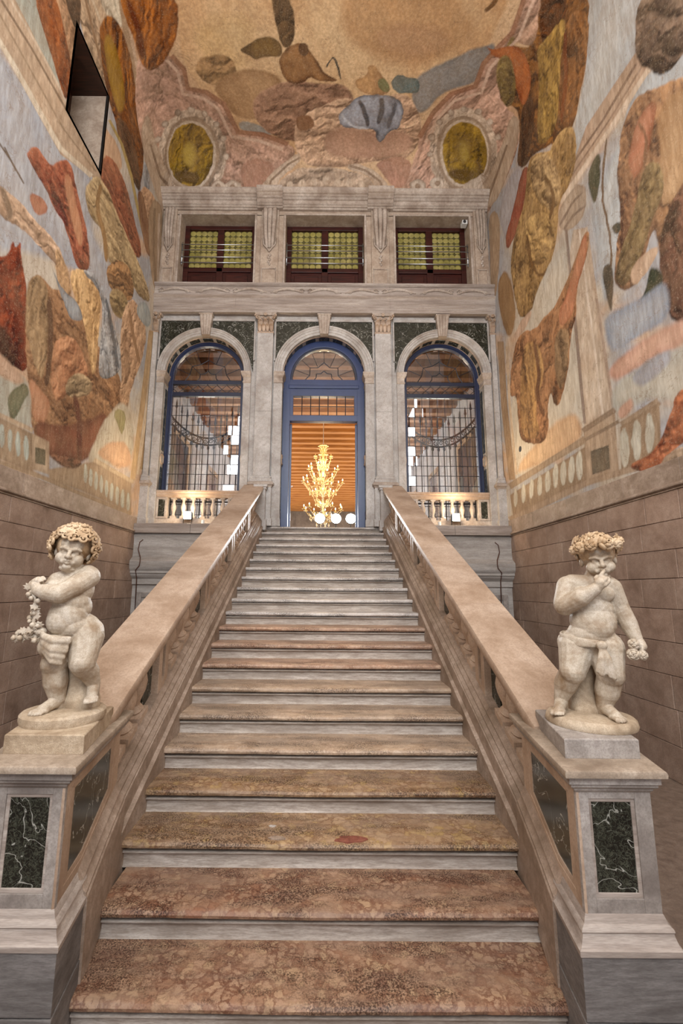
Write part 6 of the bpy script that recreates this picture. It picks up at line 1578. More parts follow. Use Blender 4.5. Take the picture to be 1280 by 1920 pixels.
def pilaster(x0, x1, half=0):
    xc = (x0 + x1) / 2
    p = empty('pilaster', (0, 0, 0), we)
    # pedestal
    Pe(MB().box(x0 - 0.05, x1 + 0.05, 8.86, 9.02, LAND + 0.14, 3.94), 'pedestal', M['istria_pale'], p, bevel=0.004)
    Pe(MB().box(x0 - 0.075, x1 + 0.075, 8.83, 9.02, LAND, LAND + 0.15), 'pedestal_base', M['istria_pale'], p, bevel=0.012)
    r = []
    for off, z in ((0.05, 3.93), (0.06, 3.94), (0.06, 3.955), (0.08, 3.975), (0.095, 3.985), (0.095, 4.02), (0.085, 4.03), (0.07, 4.035), (0.07, 4.05)):
        r.append([(x0 - off, 8.91 - off, z), (x1 + off, 8.91 - off, z), (x1 + off, 9.02, z), (x0 - off, 9.02, z)])
    Pe(MB().loft(r), 'pedestal_cap', M['istria'], p, smooth='auto')
    # attic base and shaft
    r = []
    for off, z in ((0.05, 4.05), (0.055, 4.06), (0.055, 4.09), (0.045, 4.10), (0.03, 4.115), (0.03, 4.125), (0.038, 4.135), (0.038, 4.155), (0.02, 4.165), (0.01, 4.175), (0.0, 4.20)):
        r.append([(x0 - off, 8.91 - off, z), (x1 + off, 8.91 - off, z), (x1 + off, 9.02, z), (x0 - off, 9.02, z)])
    Pe(MB().loft(r), 'attic_base', M['istria_pale'], p, smooth='auto')
    for z0, z1 in ((4.2, 5.55), (5.553, 7.31)):
        Pe(MB().box(x0, x1, 8.91, 9.02, z0, z1), 'shaft', M['istria_pale'], p, bevel=0.003)
    Pe(MB().box(x0 - 0.012, x1 + 0.012, 8.898, 9.02, 7.31, 7.335), 'astragal', M['istria_rail'], p, bevel=0.008)
    # capital
    r = []
    for off, z in ((-0.01, 7.335), (0.0, 7.36), (0.0, 7.55), (0.03, 7.68)):
        r.append([(x0 - off, 8.91 - off, z), (x1 + off, 8.91 - off, z), (x1 + off, 9.02, z), (x0 - off, 9.02, z)])
    cap = Pe(MB().loft(r), 'capital', M['istria'], p)
    for row, (zb, h, k) in enumerate(((7.34, 0.17, 4), (7.40, 0.22, 3))):
        for i in range(k):
            mb = MB()
            x = x0 + (x1 - x0) * (i + 0.5) / k
            leaf(mb, (x, 8.905, zb), (0, -1, 0), h, (x1 - x0) / k * 0.46, 0.05 + 0.02 * row)
            o = Pe(mb, 'leaf', M['istria_rail'], None, smooth=True)
            o.parent = cap
    for s2 in (-1, 1):
        xs = x0 if s2 < 0 else x1
        mb = MB()
        volute(mb, (xs + s2 * 0.012, 8.86, 7.655), 0.062, 0.017, (s2 * 0.8, -0.55), 1)
        o = Pe(mb, 'volute', M['istria_rail'], None, smooth=True)
        o.parent = cap
        mb = MB()
        volute(mb, (xc + s2 * 0.05, 8.875, 7.63), 0.034, 0.011, (s2, 0), 1)
        o = Pe(mb, 'volute', M['istria_rail'], None, smooth=True)
        o.parent = cap
    mb = MB()
    for i in range(6):
        a = 2 * math.pi * i / 6
        mb.ball((xc + 0.022 * math.cos(a), 8.835, 7.70 + 0.022 * math.sin(a)), (0.02, 0.012, 0.02), 8, 5)
    mb.ball((xc, 8.825, 7.70), 0.014, 8, 5)
    o = Pe(mb, 'rosette', M['istria_rail'], None, smooth=True)
    o.parent = cap
    mb = MB()
    r = []
    for off, z in ((0.045, 7.685), (0.055, 7.69), (0.055, 7.71), (0.065, 7.72), (0.065, 7.745), (0.05, 7.75)):
        r.append([(x0 - off, 8.89 - off, z), (xc - 0.05, 8.885 - off * 0.55, z), (xc + 0.05, 8.885 - off * 0.55, z), (x1 + off, 8.89 - off, z), (x1 + off, 9.02, z), (x0 - off, 9.02, z)])
    o = Pe(MB().loft(r), 'abacus', M['istria'], None, smooth='auto')
    o.parent = cap


pilaster(-1.415, -1.085)
pilaster(1.085, 1.415)
pilaster(-W + 0.01, -3.54)
pilaster(3.54, W - 0.01)

# ---- entablature, carved frieze, sill
prof = [(9.4, 7.75), (8.85, 7.75), (8.85, 7.80), (8.84, 7.81), (8.84, 7.86), (8.83, 7.87), (8.83, 7.93), (8.82, 7.94), (8.82, 8.06), (8.80, 8.08), (8.775, 8.10), (8.775, 8.125), (8.83, 8.135), (8.83, 8.34),
        (8.81, 8.345), (8.79, 8.36), (8.775, 8.375), (8.775, 8.405), (8.79, 8.41), (9.4, 8.41)]
for x0, x1 in ((-W, -1.9), (-1.898, -0.3), (-0.298, 1.4), (1.402, W)):
    Pe(MB().prism_x(prof, x0, x1), 'entablature_block', M['istria_streak'], smooth='auto')
for i in range(9):
    xc = -3.2 + 0.8 * i
    mb = MB()
    s2 = 1 if i % 2 else -1
    pts, rr = [], []
    for k in range(16):
        t = k / 15
        pts.append((xc + s2 * (-0.36 + 0.72 * t), 8.828, 8.235 + 0.05 * math.sin(t * math.pi * 1.5 - 0.8)))
        rr.append(0.012 + 0.022 * math.sin(t * math.pi))
    mb.tube(pts, rr, 6)
    volute(mb, (xc + s2 * 0.30, 8.822, 8.24), 0.06, 0.014, (s2, 0), 1)
    volute(mb, (xc - s2 * 0.25, 8.822, 8.23), 0.045, 0.012, (-s2, 0), -1)
    Pe(mb, 'frieze_scroll', M['istria'], smooth=True)

# ---- upper storey: piers between the windows, lintel band, consoles
UP = [(-W, -3.24), (-1.58, -0.88), (0.88, 1.58), (3.24, W)]
for x0, x1 in UP:
    Pe(MB().box(x0, x1, 9.0, 9.42, 8.40, 10.27), 'window_pier', M['stucco'], bevel=0.004)
Pe(MB().box(-W, W, 9.0, 9.42, 10.25, 10.75), 'lintel_band', M['stucco'])
for (x0, x1) in ((-3.24, -1.58), (-0.88, 0.88), (1.58, 3.24)):
    r = 0.045
    for a, c, z0, z1 in ((x0 - r, x0, 8.41, 10.25 + r), (x1, x1 + r, 8.41, 10.25 + r), (x0, x1, 10.25, 10.25 + r)):
        Pe(MB().box(a, c, 8.975, 9.0, z0, z1), 'window_surround', M['istria'], bevel=0.006)
for xc, hw_ in ((-1.23, 0.165), (1.23, 0.165), (-3.47, 0.11), (3.47, 0.11)):
    con = empty('console_pilaster', (0, 0, 0), we)
    Pe(MB().box(xc - hw_ - 0.03, xc + hw_ + 0.03, 8.955, 9.0, 8.43, 10.36), 'console_back', M['stucco'], con, bevel=0.006)
    for i in (-1, 0, 1):
        pts, rr = [], []
        for k in range(14):
            t = k / 13
            pts.append((xc + i * hw_ * 0.62 * (1 - 0.45 * t ** 2), 8.90 - 0.05 * math.sin(t * math.pi * 0.95) + 0.05 * t, 10.33 - 0.95 * t))
            rr.append(hw_ * (0.36 - 0.16 * t))
        Pe(MB().tube(pts, rr, 8), 'flute', M['istria'], con, smooth=True)
    mb = MB()
    mb.tube([(xc - hw_ * 0.9, 8.935, 9.62), (xc - hw_ * 0.75, 8.93, 9.45), (xc - hw_ * 0.3, 8.925, 9.36), (xc, 8.92, 9.27), (xc + hw_ * 0.3, 8.925, 9.36), (xc + hw_ * 0.75, 8.93, 9.45), (xc + hw_ * 0.9, 8.935, 9.62)], 0.016, 6)
    Pe(mb, 'console_lip', M['istria'], con, smooth=True)
    mb = MB()
    for k in range(5):
        mb.ball((xc + 0.012 * (-1) ** k, 8.945, 9.20 - 0.055 * k), (0.035 - 0.003 * k, 0.018, 0.032), 8, 5)
    Pe(mb, 'husk', M['istria'], con, smooth=True)
    for a, c, z0, z1 in ((xc - hw_, xc - hw_ + 0.02, 8.47, 8.88), (xc + hw_ - 0.02, xc + hw_, 8.47, 8.88), (xc - hw_, xc + hw_, 8.47, 8.49), (xc - hw_, xc + hw_, 8.86, 8.88)):
        Pe(MB().box(a, c, 8.935, 8.957, z0, z1), 'console_panel', M['istria'], con, bevel=0.004)
prof = [(9.1, 10.36), (8.96, 10.36), (8.95, 10.37), (8.95, 10.395), (8.92, 10.40), (8.92, 10.425), (8.885, 10.445), (8.885, 10.52), (8.85, 10.53), (8.83, 10.555), (8.80, 10.565), (8.80, 10.60), (8.765, 10.61), (8.765, 10.645), (8.74, 10.665), (8.725, 10.69), (8.725, 10.72), (9.1, 10.735)]
for x0, x1, dy in ((-W, -1.52, 0), (-1.52, -0.95, -0.06), (-0.95, 0.95, -0.015), (0.95, 1.52, -0.06), (1.52, W, 0)):
    Pe(MB().prism_x([(y + (dy if y < 9.05 else 0), z) for y, z in prof], x0, x1), 'cornice_block', M['istria'], smooth='auto')

# ================================================================== ROOM BEYOND THE ARCHES
RZ = 7.25
room = structure(empty('wall_back', (0, 31.0, LAND)), 'far end wall of the long room behind the door')
MB().box(-4.2, 4.2, 31.0, 31.2, LAND, RZ).v
local(MB().box(-4.2, 4.2, 31.0, 31.2, LAND, RZ + 0.3), room).build('plaster', M['room_dark'], room)
for sgn, nm in ((-1, 'wall_room_left'), (1, 'wall_room_right')):
    r = structure(empty(nm, (sgn * 3.9, 20, LAND)), 'long side wall of the room behind the arches')
    mb = MB().box(3.9, 4.1, 9.4, 31.0, LAND, RZ + 0.3)
    if sgn < 0: mb.mirror_x()
    local(mb, r).build('plaster', M['plaster_room'], r)
    for k in range(5):        # tall pale door surrounds along the wall
        y = 11.2 + 3.6 * k
        for a, c, z0, z1 in ((y, y + 0.14, LAND, 5.9), (y + 1.3, y + 1.44, LAND, 5.9), (y, y + 1.44, 5.9, 6.05)):
            mb = MB().box(3.84, 3.9, a, c, z0, z1)
            if sgn < 0: mb.mirror_x()
            local(mb, r).build('door_surround', M['istria_warm'], r)
        mb = MB().box(3.885, 3.9, y + 0.14, y + 1.3, LAND, 5.9)
        if sgn < 0: mb.mirror_x()
        local(mb, r).build('door_leaf', M['wood_red'] if k % 2 else M['blue_dark'], r)
rf = structure(MB().box(-4.1, 4.1, 9.4, 31.2, LAND - 0.12, LAND - 0.002).build('floor_room', M['terrazzo']), 'floor of the long room')
rc = structure(empty('ceiling_room', (0, 20, RZ)), 'wooden beam ceiling of the long room')
local(MB().box(-4.1, 4.1, 9.4, 31.2, RZ + 0.2, RZ + 0.3), rc).build('boarding', M['wood_board'], rc)
bme = MB().box(-3.9, 3.9, -0.11, 0.11, 0.0, 0.2).mesh('beam', bevel=0.012)
bme.materials.append(M['wood_beam'])
for k in range(37):
    link('beam', bme, None, rc, (0, 9.75 + 0.58 * k - 20, 0))
# wall above the room, closing the hall side behind the upper windows
wu = structure(MB().box(-4.2, 4.2, 10.6, 10.7, RZ + 0.3, 11.6).build('wall_upper_back', M['plaster_room']), 'back wall of the upper corridor')
structure(MB().box(-4.2, 4.2, 9.3, 10.7, 10.8, 11.0).build('ceiling_upper', M['plaster_room']), 'ceiling of the upper corridor')

# ================================================================== GLAZING
def frame_ring(cx, z0, zs, ro, ri, y0, y1, zi=None):
    """door-shaped frame: outer half width ro, inner ri, straight legs from z0 to the spring zs, round head"""
    o = [(cx - ro, z0)] + arch_pts(cx, ro, zs) + [(cx + ro, z0)]
    i = [(cx - ri, z0)] + arch_pts(cx, ri, zs) + [(cx + ri, z0)]
    mb = MB()
    n = len(o)
    rings = [[(o[k][0], y0, o[k][1]), (i[k][0], y0, i[k][1]), (i[k][0], y1, i[k][1]), (o[k][0], y1, o[k][1])] for k in range(n)]
    return mb.loft(rings)


GY = 9.26
def cames(parent, segs, y, r=0.008, name='came'):
    for a, c in segs:
        local(MB().tube([(a[0], y, a[1]), (c[0], y, c[1])], r, 5), parent).build(name, M['lead'], parent)


def star_segments(cx, zc, R, n, inner):
    pts = []
    for i in range(2 * n + 1):
        a = math.pi * i / (2 * n)
        rad = R if i % 2 == 0 else R * inner
        pts.append((cx + rad * math.cos(a), zc + rad * math.sin(a)))
    return list(zip(pts[:-1], pts[1:])), pts


def half_disc(cx, zc, r, y0, y1, n=20):
    p = arch_pts(cx, r, zc, n)
    return MB().prism_y(p, y0, y1)


pane_cache = {}
def pane_mesh(w, h):
    k = (round(w, 4), round(h, 4))
    if k not in pane_cache:
        me = MB().box(-w / 2, w / 2, -0.002, 0.002, -h / 2, h / 2).mesh('pane')
        me.materials.append(M['glass'])
        pane_cache[k] = me
    return pane_cache[k]


random.seed(21)
for sgn, nm in ((-1, 'window_4'), (1, 'window_5')):
    cx = sgn * SC
    w = structure(empty(nm, (cx, GY, LAND)), 'arched leaded window with blue frame in the %s bay' % ('left' if sgn < 0 else 'right'))

    def Q(mb, name, mat, **kw): return local(mb, w).build(name, mat, w, **kw)
    ri = SH - 0.10
    Q(frame_ring(cx, LAND + 0.01, SPRING, SH, ri, GY - 0.03, GY + 0.07), 'frame', M['blue_side'], bevel=0.006)
    Q(frame_ring(cx, LAND + 0.01, SPRING, SH - 0.02, ri + 0.03, GY - 0.045, GY), 'frame_bead', M['blue_side'])
    for z0, z1 in ((6.285, 6.365), (6.015, 6.10)):
        Q(MB().box(cx - ri, cx + ri, GY - 0.03, GY + 0.06, z0, z1), 'transom', M['blue_dark'], bevel=0.006)
    # lunette
    Q(half_disc(cx, 6.365, ri + 0.02, GY + 0.018, GY + 0.022), 'lunette_pane', M['glass_lunette'])
    s1, p1 = star_segments(cx, 6.365, 0.50, 4, 0.86)
    s2_, p2 = star_segments(cx, 6.365, 0.24, 4, 0.80)
    cames(w, s1, GY + 0.015, 0.009)
    cames(w, s2_, GY + 0.015, 0.009)
    rad = []
    for i in range(9):
        a = math.pi * i / 8
        rad.append((p1[i], (cx + (ri + 0.01) * math.cos(a), 6.365 + (ri + 0.05) * math.sin(a))))
        if i % 2 == 0: rad.append((p2[i], p1[i]))
    cames(w, rad, GY + 0.015, 0.006)
    # transom light with lozenges
    Q(MB().box(cx - ri, cx + ri, GY + 0.018, GY + 0.022, 6.10, 6.285), 'transom_pane', M['glass_lunette'])
    loz = []
    for i in range(7):
        x = cx - ri + 2 * ri * i / 7
        xm, xn = x + ri / 7, x + 2 * ri / 7
        loz += [((x, 6.19), (xm, 6.28)), ((xm, 6.28), (xn, 6.19)), ((xn, 6.19), (xm, 6.10)), ((xm, 6.10), (x, 6.19))]
    cames(w, loz, GY + 0.015, 0.006)
    # tall field of small leaded panes, each slightly out of true
    cols, rows = 9, 13
    zb, zt = LAND + 0.06, 6.015
    pw, ph = 2 * ri / cols, (zt - zb) / rows
    me = pane_mesh(pw - 0.006, ph - 0.006)
    for i in range(cols):
        for j in range(rows):
            o = link('pane', me, None, w, (-ri + pw * (i + 0.5), 0.02, zb - LAND + ph * (j + 0.5)))
            o.rotation_euler = (random.gauss(0, 0.012), 0, random.gauss(0, 0.012))
    for i in range(1, cols):
        x = cx - ri + pw * i
        cames(w, [((x, zb), (x, zt))], GY + 0.018, 0.0045)
    for j in range(1, rows):
        z = zb + ph * j
        cames(w, [((cx - ri, z), (cx + ri, z))], GY + 0.014, 0.006)

# ---- centre door
door = structure(empty('door_1', (0, GY, LAND)), 'tall blue arched door, its leaves folded open')
def Qd(mb, name, mat, **kw): return local(mb, door).build(name, mat, door, **kw)
Qd(frame_ring(0, LAND + 0.003, SPRING, CHW, 0.72, GY - 0.05, GY + 0.10), 'frame', M['blue'], bevel=0.008)
Qd(frame_ring(0, 6.36, 6.44, 0.72, 0.68, GY - 0.035, GY + 0.06), 'frame_bead', M['blue_dark'], bevel=0.005)
Qd(MB().box(-0.73, 0.73, GY - 0.05, GY + 0.10, 6.28, 6.40), 'transom', M['blue'], bevel=0.008)
Qd(MB().box(-0.76, 0.76, GY - 0.075, GY + 0.08, 6.19, 6.27), 'transom_moulding', M['blue'], bevel=0.015)
Qd(MB().box(-0.73, 0.73, GY - 0.045, GY + 0.09, 6.03, 6.20), 'transom', M['blue'], bevel=0.008)
Qd(MB().box(-0.73, 0.73, GY - 0.05, GY + 0.10, 5.46, 5.59), 'door_head', M['blue'], bevel=0.008)
for s2 in (-1, 1):
    x0, x1 = sorted((s2 * 0.655, s2 * 0.73))
    Qd(MB().box(x0, x1, GY - 0.04, GY + 0.09, 5.56, 6.06), 'transom_stile', M['blue'], bevel=0.006)
# lunette with star tracery
Qd(half_disc(0, 6.40, 0.70, GY + 0.018, GY + 0.022), 'lunette_pane', M['glass_lunette'])
s1, p1 = star_segments(0, 6.40, 0.43, 4, 0.78)
s2_, p2 = star_segments(0, 6.40, 0.23, 4, 0.80)
for sg in (s1, s2_): cames(door, sg, GY + 0.014, 0.009)
rad = []
for i in range(9):
    a = math.pi * i / 8
    rad.append((p1[i], (0.69 * math.cos(a), 6.40 + 0.69 * math.sin(a))))
cames(door, rad, GY + 0.015, 0.005)
# 7 x 2 transom panes
for i in range(7):
    for j in range(2):
        pw, ph = 1.31 / 7, 0.44 / 2
        o = link('pane', pane_mesh(pw - 0.012, ph - 0.012), None, door, (-0.655 + pw * (i + 0.5), 0.02, 5.59 - LAND + ph * (j + 0.5)))
        o.rotation_euler = (random.gauss(0, 0.010), 0, random.gauss(0, 0.012))
cames(door, [((-0.655 + 1.31 / 7 * i, 5.59), (-0.655 + 1.31 / 7 * i, 6.03)) for i in range(1, 7)] + [((-0.655, 5.81), (0.655, 5.81))], GY + 0.014, 0.010)
# leaves folded back into the room
for s2 in (-1, 1):
    leafo = empty('door_leaf', (s2 * 0.70, 0.10, 0), door)
    leafo.rotation_euler = (0, 0, math.radians(90 + (5 if s2 < 0 else -5)))
    def L(mb, name, mat, **kw): return mb.build(name, mat, leafo, **kw)
    for x0, x1, z0, z1 in ((0.0, 0.09, 0.02, 2.30), (0.60, 0.69, 0.02, 2.30), (0.09, 0.60, 0.02, 0.22), (0.09, 0.60, 2.16, 2.30), (0.09, 0.60, 0.85, 0.97)):
        L(MB().box(x0, x1, -0.022, 0.022, z0, z1), 'stile', M['blue'], bevel=0.005)
    L(MB().box(0.09, 0.60, -0.01, 0.01, 0.22, 0.85), 'panel', M['blue_dark'])
    for k in range(5):
        L(MB().box(0.092, 0.598, -0.003, 0.003, 0.975 + 0.237 * k, 0.975 + 0.237 * (k + 1) - 0.012), 'pane', M['glass'])
        if k: L(MB().box(0.09, 0.60, -0.008, 0.008, 0.963 + 0.237 * k, 0.975 + 0.237 * k), 'glazing_bar', M['blue_dark'])
    L(MB().tube([(0.645, -0.03, 1.05), (0.645, -0.06, 1.05), (0.55, -0.06, 1.05)], 0.008, 6), 'handle', M['steel'])

# ---- upper windows: dark wood casements with bottle glass, steel guard bars
roundel_me = MB().lathe([(0.0, 0.004), (0.02, 0.006), (0.045, 0.003), (0.062, 0.004), (0.066, 0.0), (0.066, -0.003), (0.0, -0.003)], seg=14).mesh('roundel', smooth=True)
roundel_me.transform(Matrix.Rotation(math.radians(90), 4, 'X'))
roundel_me.materials.append(M['bottle_glass'])
WY = 9.36
for k, (x0, x1) in enumerate(((-3.24, -1.58), (-0.88, 0.88), (1.58, 3.24))):
    xc = (x0 + x1) / 2
    w = structure(empty('window_%d' % (k + 1), (xc, WY, 8.41)), ['left', 'middle', 'right'][k] + ' upper window with bottle glass and guard bars')
    def Q(mb, name, mat, **kw): return local(mb, w).build(name, mat, w, **kw)
    zs, zt = 9.12, 10.25
    for a, c, z0, z1 in ((x0, x0 + 0.11, 8.41, zt), (x1 - 0.11, x1, 8.41, zt), (x0 + 0.11, x1 - 0.11, zt - 0.10, zt), (x0 + 0.11, x1 - 0.11, zs - 0.06, zs + 0.05), (xc - 0.075, xc + 0.075, 8.41, zt - 0.10), (x0 + 0.11, x1 - 0.11, 8.41, 8.5)):
        Q(MB().box(a, c, WY - 0.05, WY + 0.05, z0, z1), 'casement_frame', M['wood_red'], bevel=0.012)
    for s2 in (-1, 1):
        a, c = (x0 + 0.11, xc - 0.075) if s2 < 0 else (xc + 0.075, x1 - 0.11)
        Q(MB().box(a, c, WY - 0.01, WY + 0.02, 8.5, zs - 0.06), 'panel', M['wood_red'])
        Q(MB().box(a + 0.07, c - 0.07, WY - 0.03, WY + 0.0, 8.57, zs - 0.12), 'raised_panel', M['wood_red'], bevel=0.015)
        Q(MB().box(a, c, WY + 0.012, WY + 0.02, zs + 0.05, zt - 0.10), 'backing_pane', M['bottle_lead'])
        nc, nr = 5, 7
        pw, ph = (c - a) / nc, (zt - 0.10 - zs - 0.05) / nr
        for i in range(nc):
            for j in range(nr):
                o = link('roundel', roundel_me, None, w, (a + pw * (i + 0.5) - xc, 0.0, zs + 0.05 + ph * (j + 0.5) - 8.41))
        for i in range(nc):
            for j in range(1, nr):
                pass
    for zb in (9.145, 9.285, 9.46, 9.60):
        Q(MB().tube([(x0 + 0.002, 9.12, zb), (x1 - 0.002, 9.12, zb)], 0.011, 8), 'guard_bar', M['steel'], smooth=True)
    for s2, xx in ((-1, x0 + 0.02), (1, x1 - 0.02)):
        Q(MB().tube([(xx, 9.135, 9.10), (xx, 9.135, 9.66)], 0.012, 6), 'guard_post', M['steel'], smooth=True)

# ================================================================== THINGS IN AND BEHIND THE ARCHES
# ---- balcony balustrades of the side bays
prof_b = [(0.052, 0.0), (0.052, 0.05), (0.036, 0.056), (0.042, 0.07), (0.030, 0.085), (0.026, 0.11), (0.045, 0.18), (0.055, 0.22), (0.048, 0.27), (0.028, 0.335), (0.024, 0.36), (0.036, 0.375), (0.030, 0.39), (0.05, 0.40), (0.05, 0.43)]
bb = MB().lathe(prof_b[1:14], seg=12)
bb.box(-0.052, 0.052, -0.052, 0.052, 0, 0.05).box(-0.05, 0.05, -0.05, 0.05, 0.40, 0.43)
ME_BB = bb.mesh('baluster', smooth='auto')
ME_BB.materials.append(M['istria'])
for sgn in (-1, 1):
    cx = sgn * SC
    t = tag(empty('balcony_balustrade', (cx, 9.08, LAND)), 'short stone balustrade with turned balusters in the %s arched window bay' % ('left' if sgn < 0 else 'right'), 'balustrade', 'window bay balustrades')
    def Q(mb, name, mat, **kw): return local(mb, t).build(name, mat, t, **kw)
    zb = 3.167
    Q(MB().prism_x([(8.97, zb), (8.97, zb + 0.05), (9.0, zb + 0.09), (9.01, zb + 0.14), (9.15, zb + 0.14), (9.16, zb + 0.09), (9.19, zb + 0.05), (9.19, zb)], cx - 0.83, cx + 0.83), 'base', M['istria'])
    Q(MB().prism_x([(9.01, 3.735), (9.0, 3.76), (8.975, 3.79), (8.975, 3.82), (8.955, 3.835), (8.955, 3.875), (9.205, 3.875), (9.205, 3.835), (9.185, 3.82), (9.185, 3.79), (9.16, 3.76), (9.15, 3.735)], cx - 0.83, cx + 0.83), 'rail', M['istria_rail'], smooth='auto')
    for s2 in (-1, 1):
        xp = cx + s2 * 0.72
        Q(MB().box(xp - 0.11, xp + 0.11, 9.01, 9.15, zb + 0.14, 3.735), 'end_post', M['istria'])
        for a, c, z0, z1 in ((xp - 0.11, xp - 0.065, zb + 0.14, 3.735), (xp + 0.065, xp + 0.11, zb + 0.14, 3.735), (xp - 0.065, xp + 0.065, zb + 0.14, zb + 0.18), (xp - 0.065, xp + 0.065, 3.695, 3.735)):
            Q(MB().box(a, c, 8.995, 9.012, z0, z1), 'post_frame', M['istria'], bevel=0.003)
        Q(MB().box(xp - 0.066, xp + 0.066, 9.003, 9.012, zb + 0.18, 3.696), 'dark_panel', M['dark_marble'])
    for i in range(6):
        link('baluster', ME_BB, None, t, (-0.50 + 0.20 * i, 0, zb + 0.14 - LAND))

# ---- wrought iron gates behind the glass
for sgn in (-1, 1):
    cx = sgn * SC
    g = tag(empty('iron_grille', (cx, 9.62, LAND)), 'wrought iron grille with scrolled swag behind the %s leaded window' % ('left' if sgn < 0 else 'right'), 'grille', 'iron grilles')
    def Q(mb, name, mat, **kw): return local(mb, g).build(name, mat, g, **kw)
    hw_ = 0.88
    swag = lambda x: 5.03 + 0.55 * (abs(x - cx) / hw_) ** 2
    for i in range(15):
        x = cx - hw_ + 2 * hw_ * i / 14
        top = swag(x) + 0.55
        mb = MB().tube([(x, 9.62, LAND), (x, 9.62, top)], 0.013, 6)
        Q(mb, 'bar', M['iron'])
        mb = MB().lathe([(0.0, 0.0), (0.026, 0.03), (0.03, 0.06), (0.018, 0.10), (0.022, 0.12), (0.0, 0.24)], (x, 9.62, top - 0.10), 8)
        Q(mb, 'finial', M['iron'], smooth=True)
    for off in (0.0, 0.16):
        Q(MB().tube([(cx - hw_ + 2 * hw_ * i / 24, 9.60, swag(cx - hw_ + 2 * hw_ * i / 24) + off) for i in range(25)], 0.022, 6), 'swag_band', M['iron'], smooth=True)
    for i in range(14):
        x = cx - hw_ + 2 * hw_ * (i + 0.5) / 14
        mb = MB()
        volute(mb, (x, 9.59, swag(x) + 0.08), 0.055, 0.012, (1, 0), 1 if i % 2 else -1, 1.4)
        Q(mb, 'scroll', M['iron'], smooth=True)
    for i in range(15):
        x = cx - hw_ + 2 * hw_ * i / 14
        Q(MB().ball((x, 9.60, swag(x) - 0.06), (0.03, 0.02, 0.05), 8, 6), 'drop', M['iron'], smooth=True)
    for z in (3.3, 3.75):
        Q(MB().box(cx - hw_, cx + hw_, 9.605, 9.635, z, z + 0.03), 'rail', M['iron'])

# ---- chandelier
CY_ = 13.6
ch = tag(empty('chandelier', (0, CY_, RZ)), 'tall many-armed glass chandelier glowing in the doorway', 'chandelier')
def Qc(mb, name, mat, **kw): return local(mb, ch).build(name, mat, kw.pop('parent', ch), **kw)
Qc(MB().tube([(0, CY_, RZ + 0.05), (0, CY_, 6.4)], 0.012, 6), 'chain', M['steel'])
Qc(MB().lathe([(0.0, 0.0), (0.10, 0.0), (0.08, -0.06), (0.02, -0.10), (0.0, -0.10)], (0, CY_, RZ), 12), 'ceiling_rose', M['chandelier_glass'], smooth=True)
prof = [(0.0, 3.9), (0.04, 3.93), (0.02, 3.98), (0.06, 4.06), (0.08, 4.14), (0.04, 4.24), (0.025, 4.36), (0.06, 4.46), (0.04, 4.55), (0.02, 4.7), (0.04, 4.78), (0.08, 4.86), (0.10, 4.95), (0.05, 5.05), (0.03, 5.2), (0.06, 5.32),
        (0.10, 5.40), (0.05, 5.5), (0.03, 5.7), (0.06, 5.8), (0.08, 5.88), (0.03, 5.97), (0.02, 6.2), (0.045, 6.28), (0.02, 6.36), (0.0, 6.45)]
Qc(MB().lathe(prof, (0, CY_, 0), 14), 'stem', M['chandelier_glass'], smooth=True)
random.seed(9)
bulb_me = MB().lathe([(0.0, 0.0), (0.012, 0.01), (0.016, 0.025), (0.011, 0.045), (0.0, 0.07)], seg=8).mesh('bulb', smooth=True)
bulb_me.materials.append(M['bulb'])
def arm(z0, R, ztip, ang, lit=True, droop=0.14, r=0.010):
    ca, sa = math.cos(ang), math.sin(ang)
    pts = []
    for i in range(12):
        t = i / 11
        rad = 0.05 + (R - 0.05) * t
        z = z0 + (ztip - z0) * t - droop * math.sin(math.pi * min(1, t * 1.15)) + 0.05 * math.sin(t * 6.28)
        pts.append((rad * ca, CY_ + rad * sa, z))
    a = Qc(MB().tube(pts, [r * (1.15 - 0.5 * i / 11) for i in range(12)], 6), 'arm', M['chandelier_glass'], smooth=True)
    tip = pts[-1]
    mb = MB().lathe([(0.0, 0.0), (0.02, 0.005), (0.055, 0.02), (0.06, 0.03), (0.02, 0.03), (0.016, 0.10), (0.0, 0.10)], tip, 10)
    Qc(mb, 'candle_cup', M['chandelier_glass'], smooth=True, parent=a)
    if lit:
        link('bulb', bulb_me, None, a, (tip[0], tip[1] - CY_, tip[2] + 0.10 - RZ))
    for s in (0.35, 0.7):        # hanging glass drops and leaves
        q = pts[int(s * 11)]
        Qc(MB().lathe([(0.0, 0.0), (0.012, -0.02), (0.022, -0.06), (0.0, -0.10)], (q[0], q[1], q[2] - 0.02), 6), 'drop', M['chandelier_glass'], smooth=True, parent=a)
        mb = MB()
        leaf(mb, (q[0], q[1], q[2] + 0.01), (ca, sa, 0), 0.13, 0.02, 0.06)
        Qc(mb, 'glass_leaf', M['chandelier_glass'], smooth=True, parent=a)
for k in range(10): arm(4.14, 0.58, 4.30, 2 * math.pi * (k + 0.3) / 10, True)
for k in range(8): arm(4.46, 0.32, 4.78, 2 * math.pi * k / 8, True, 0.10)
for k in range(12): arm(4.95, 0.62, 5.16, 2 * math.pi * (k + 0.5) / 14, True, 0.20)
for k in range(8): arm(5.20, 0.45, 5.56, 2 * math.pi * k / 10, True, 0.16)
for k in range(8): arm(5.55, 0.26, 5.95, 2 * math.pi * (k + 0.5) / 8, False, 0.08)
for k in range(6): arm(6.05, 0.11, 6.30, 2 * math.pi * k / 6, False, 0.05, 0.010)
for k in range(8): arm(4.0, 0.28, 4.03, 2 * math.pi * (k + 0.5) / 8, True, 0.08)
point_light('chandelier_light', (0, CY_ - 0.9, 5.6), 150, (1.0, 0.74, 0.42), 0.4)
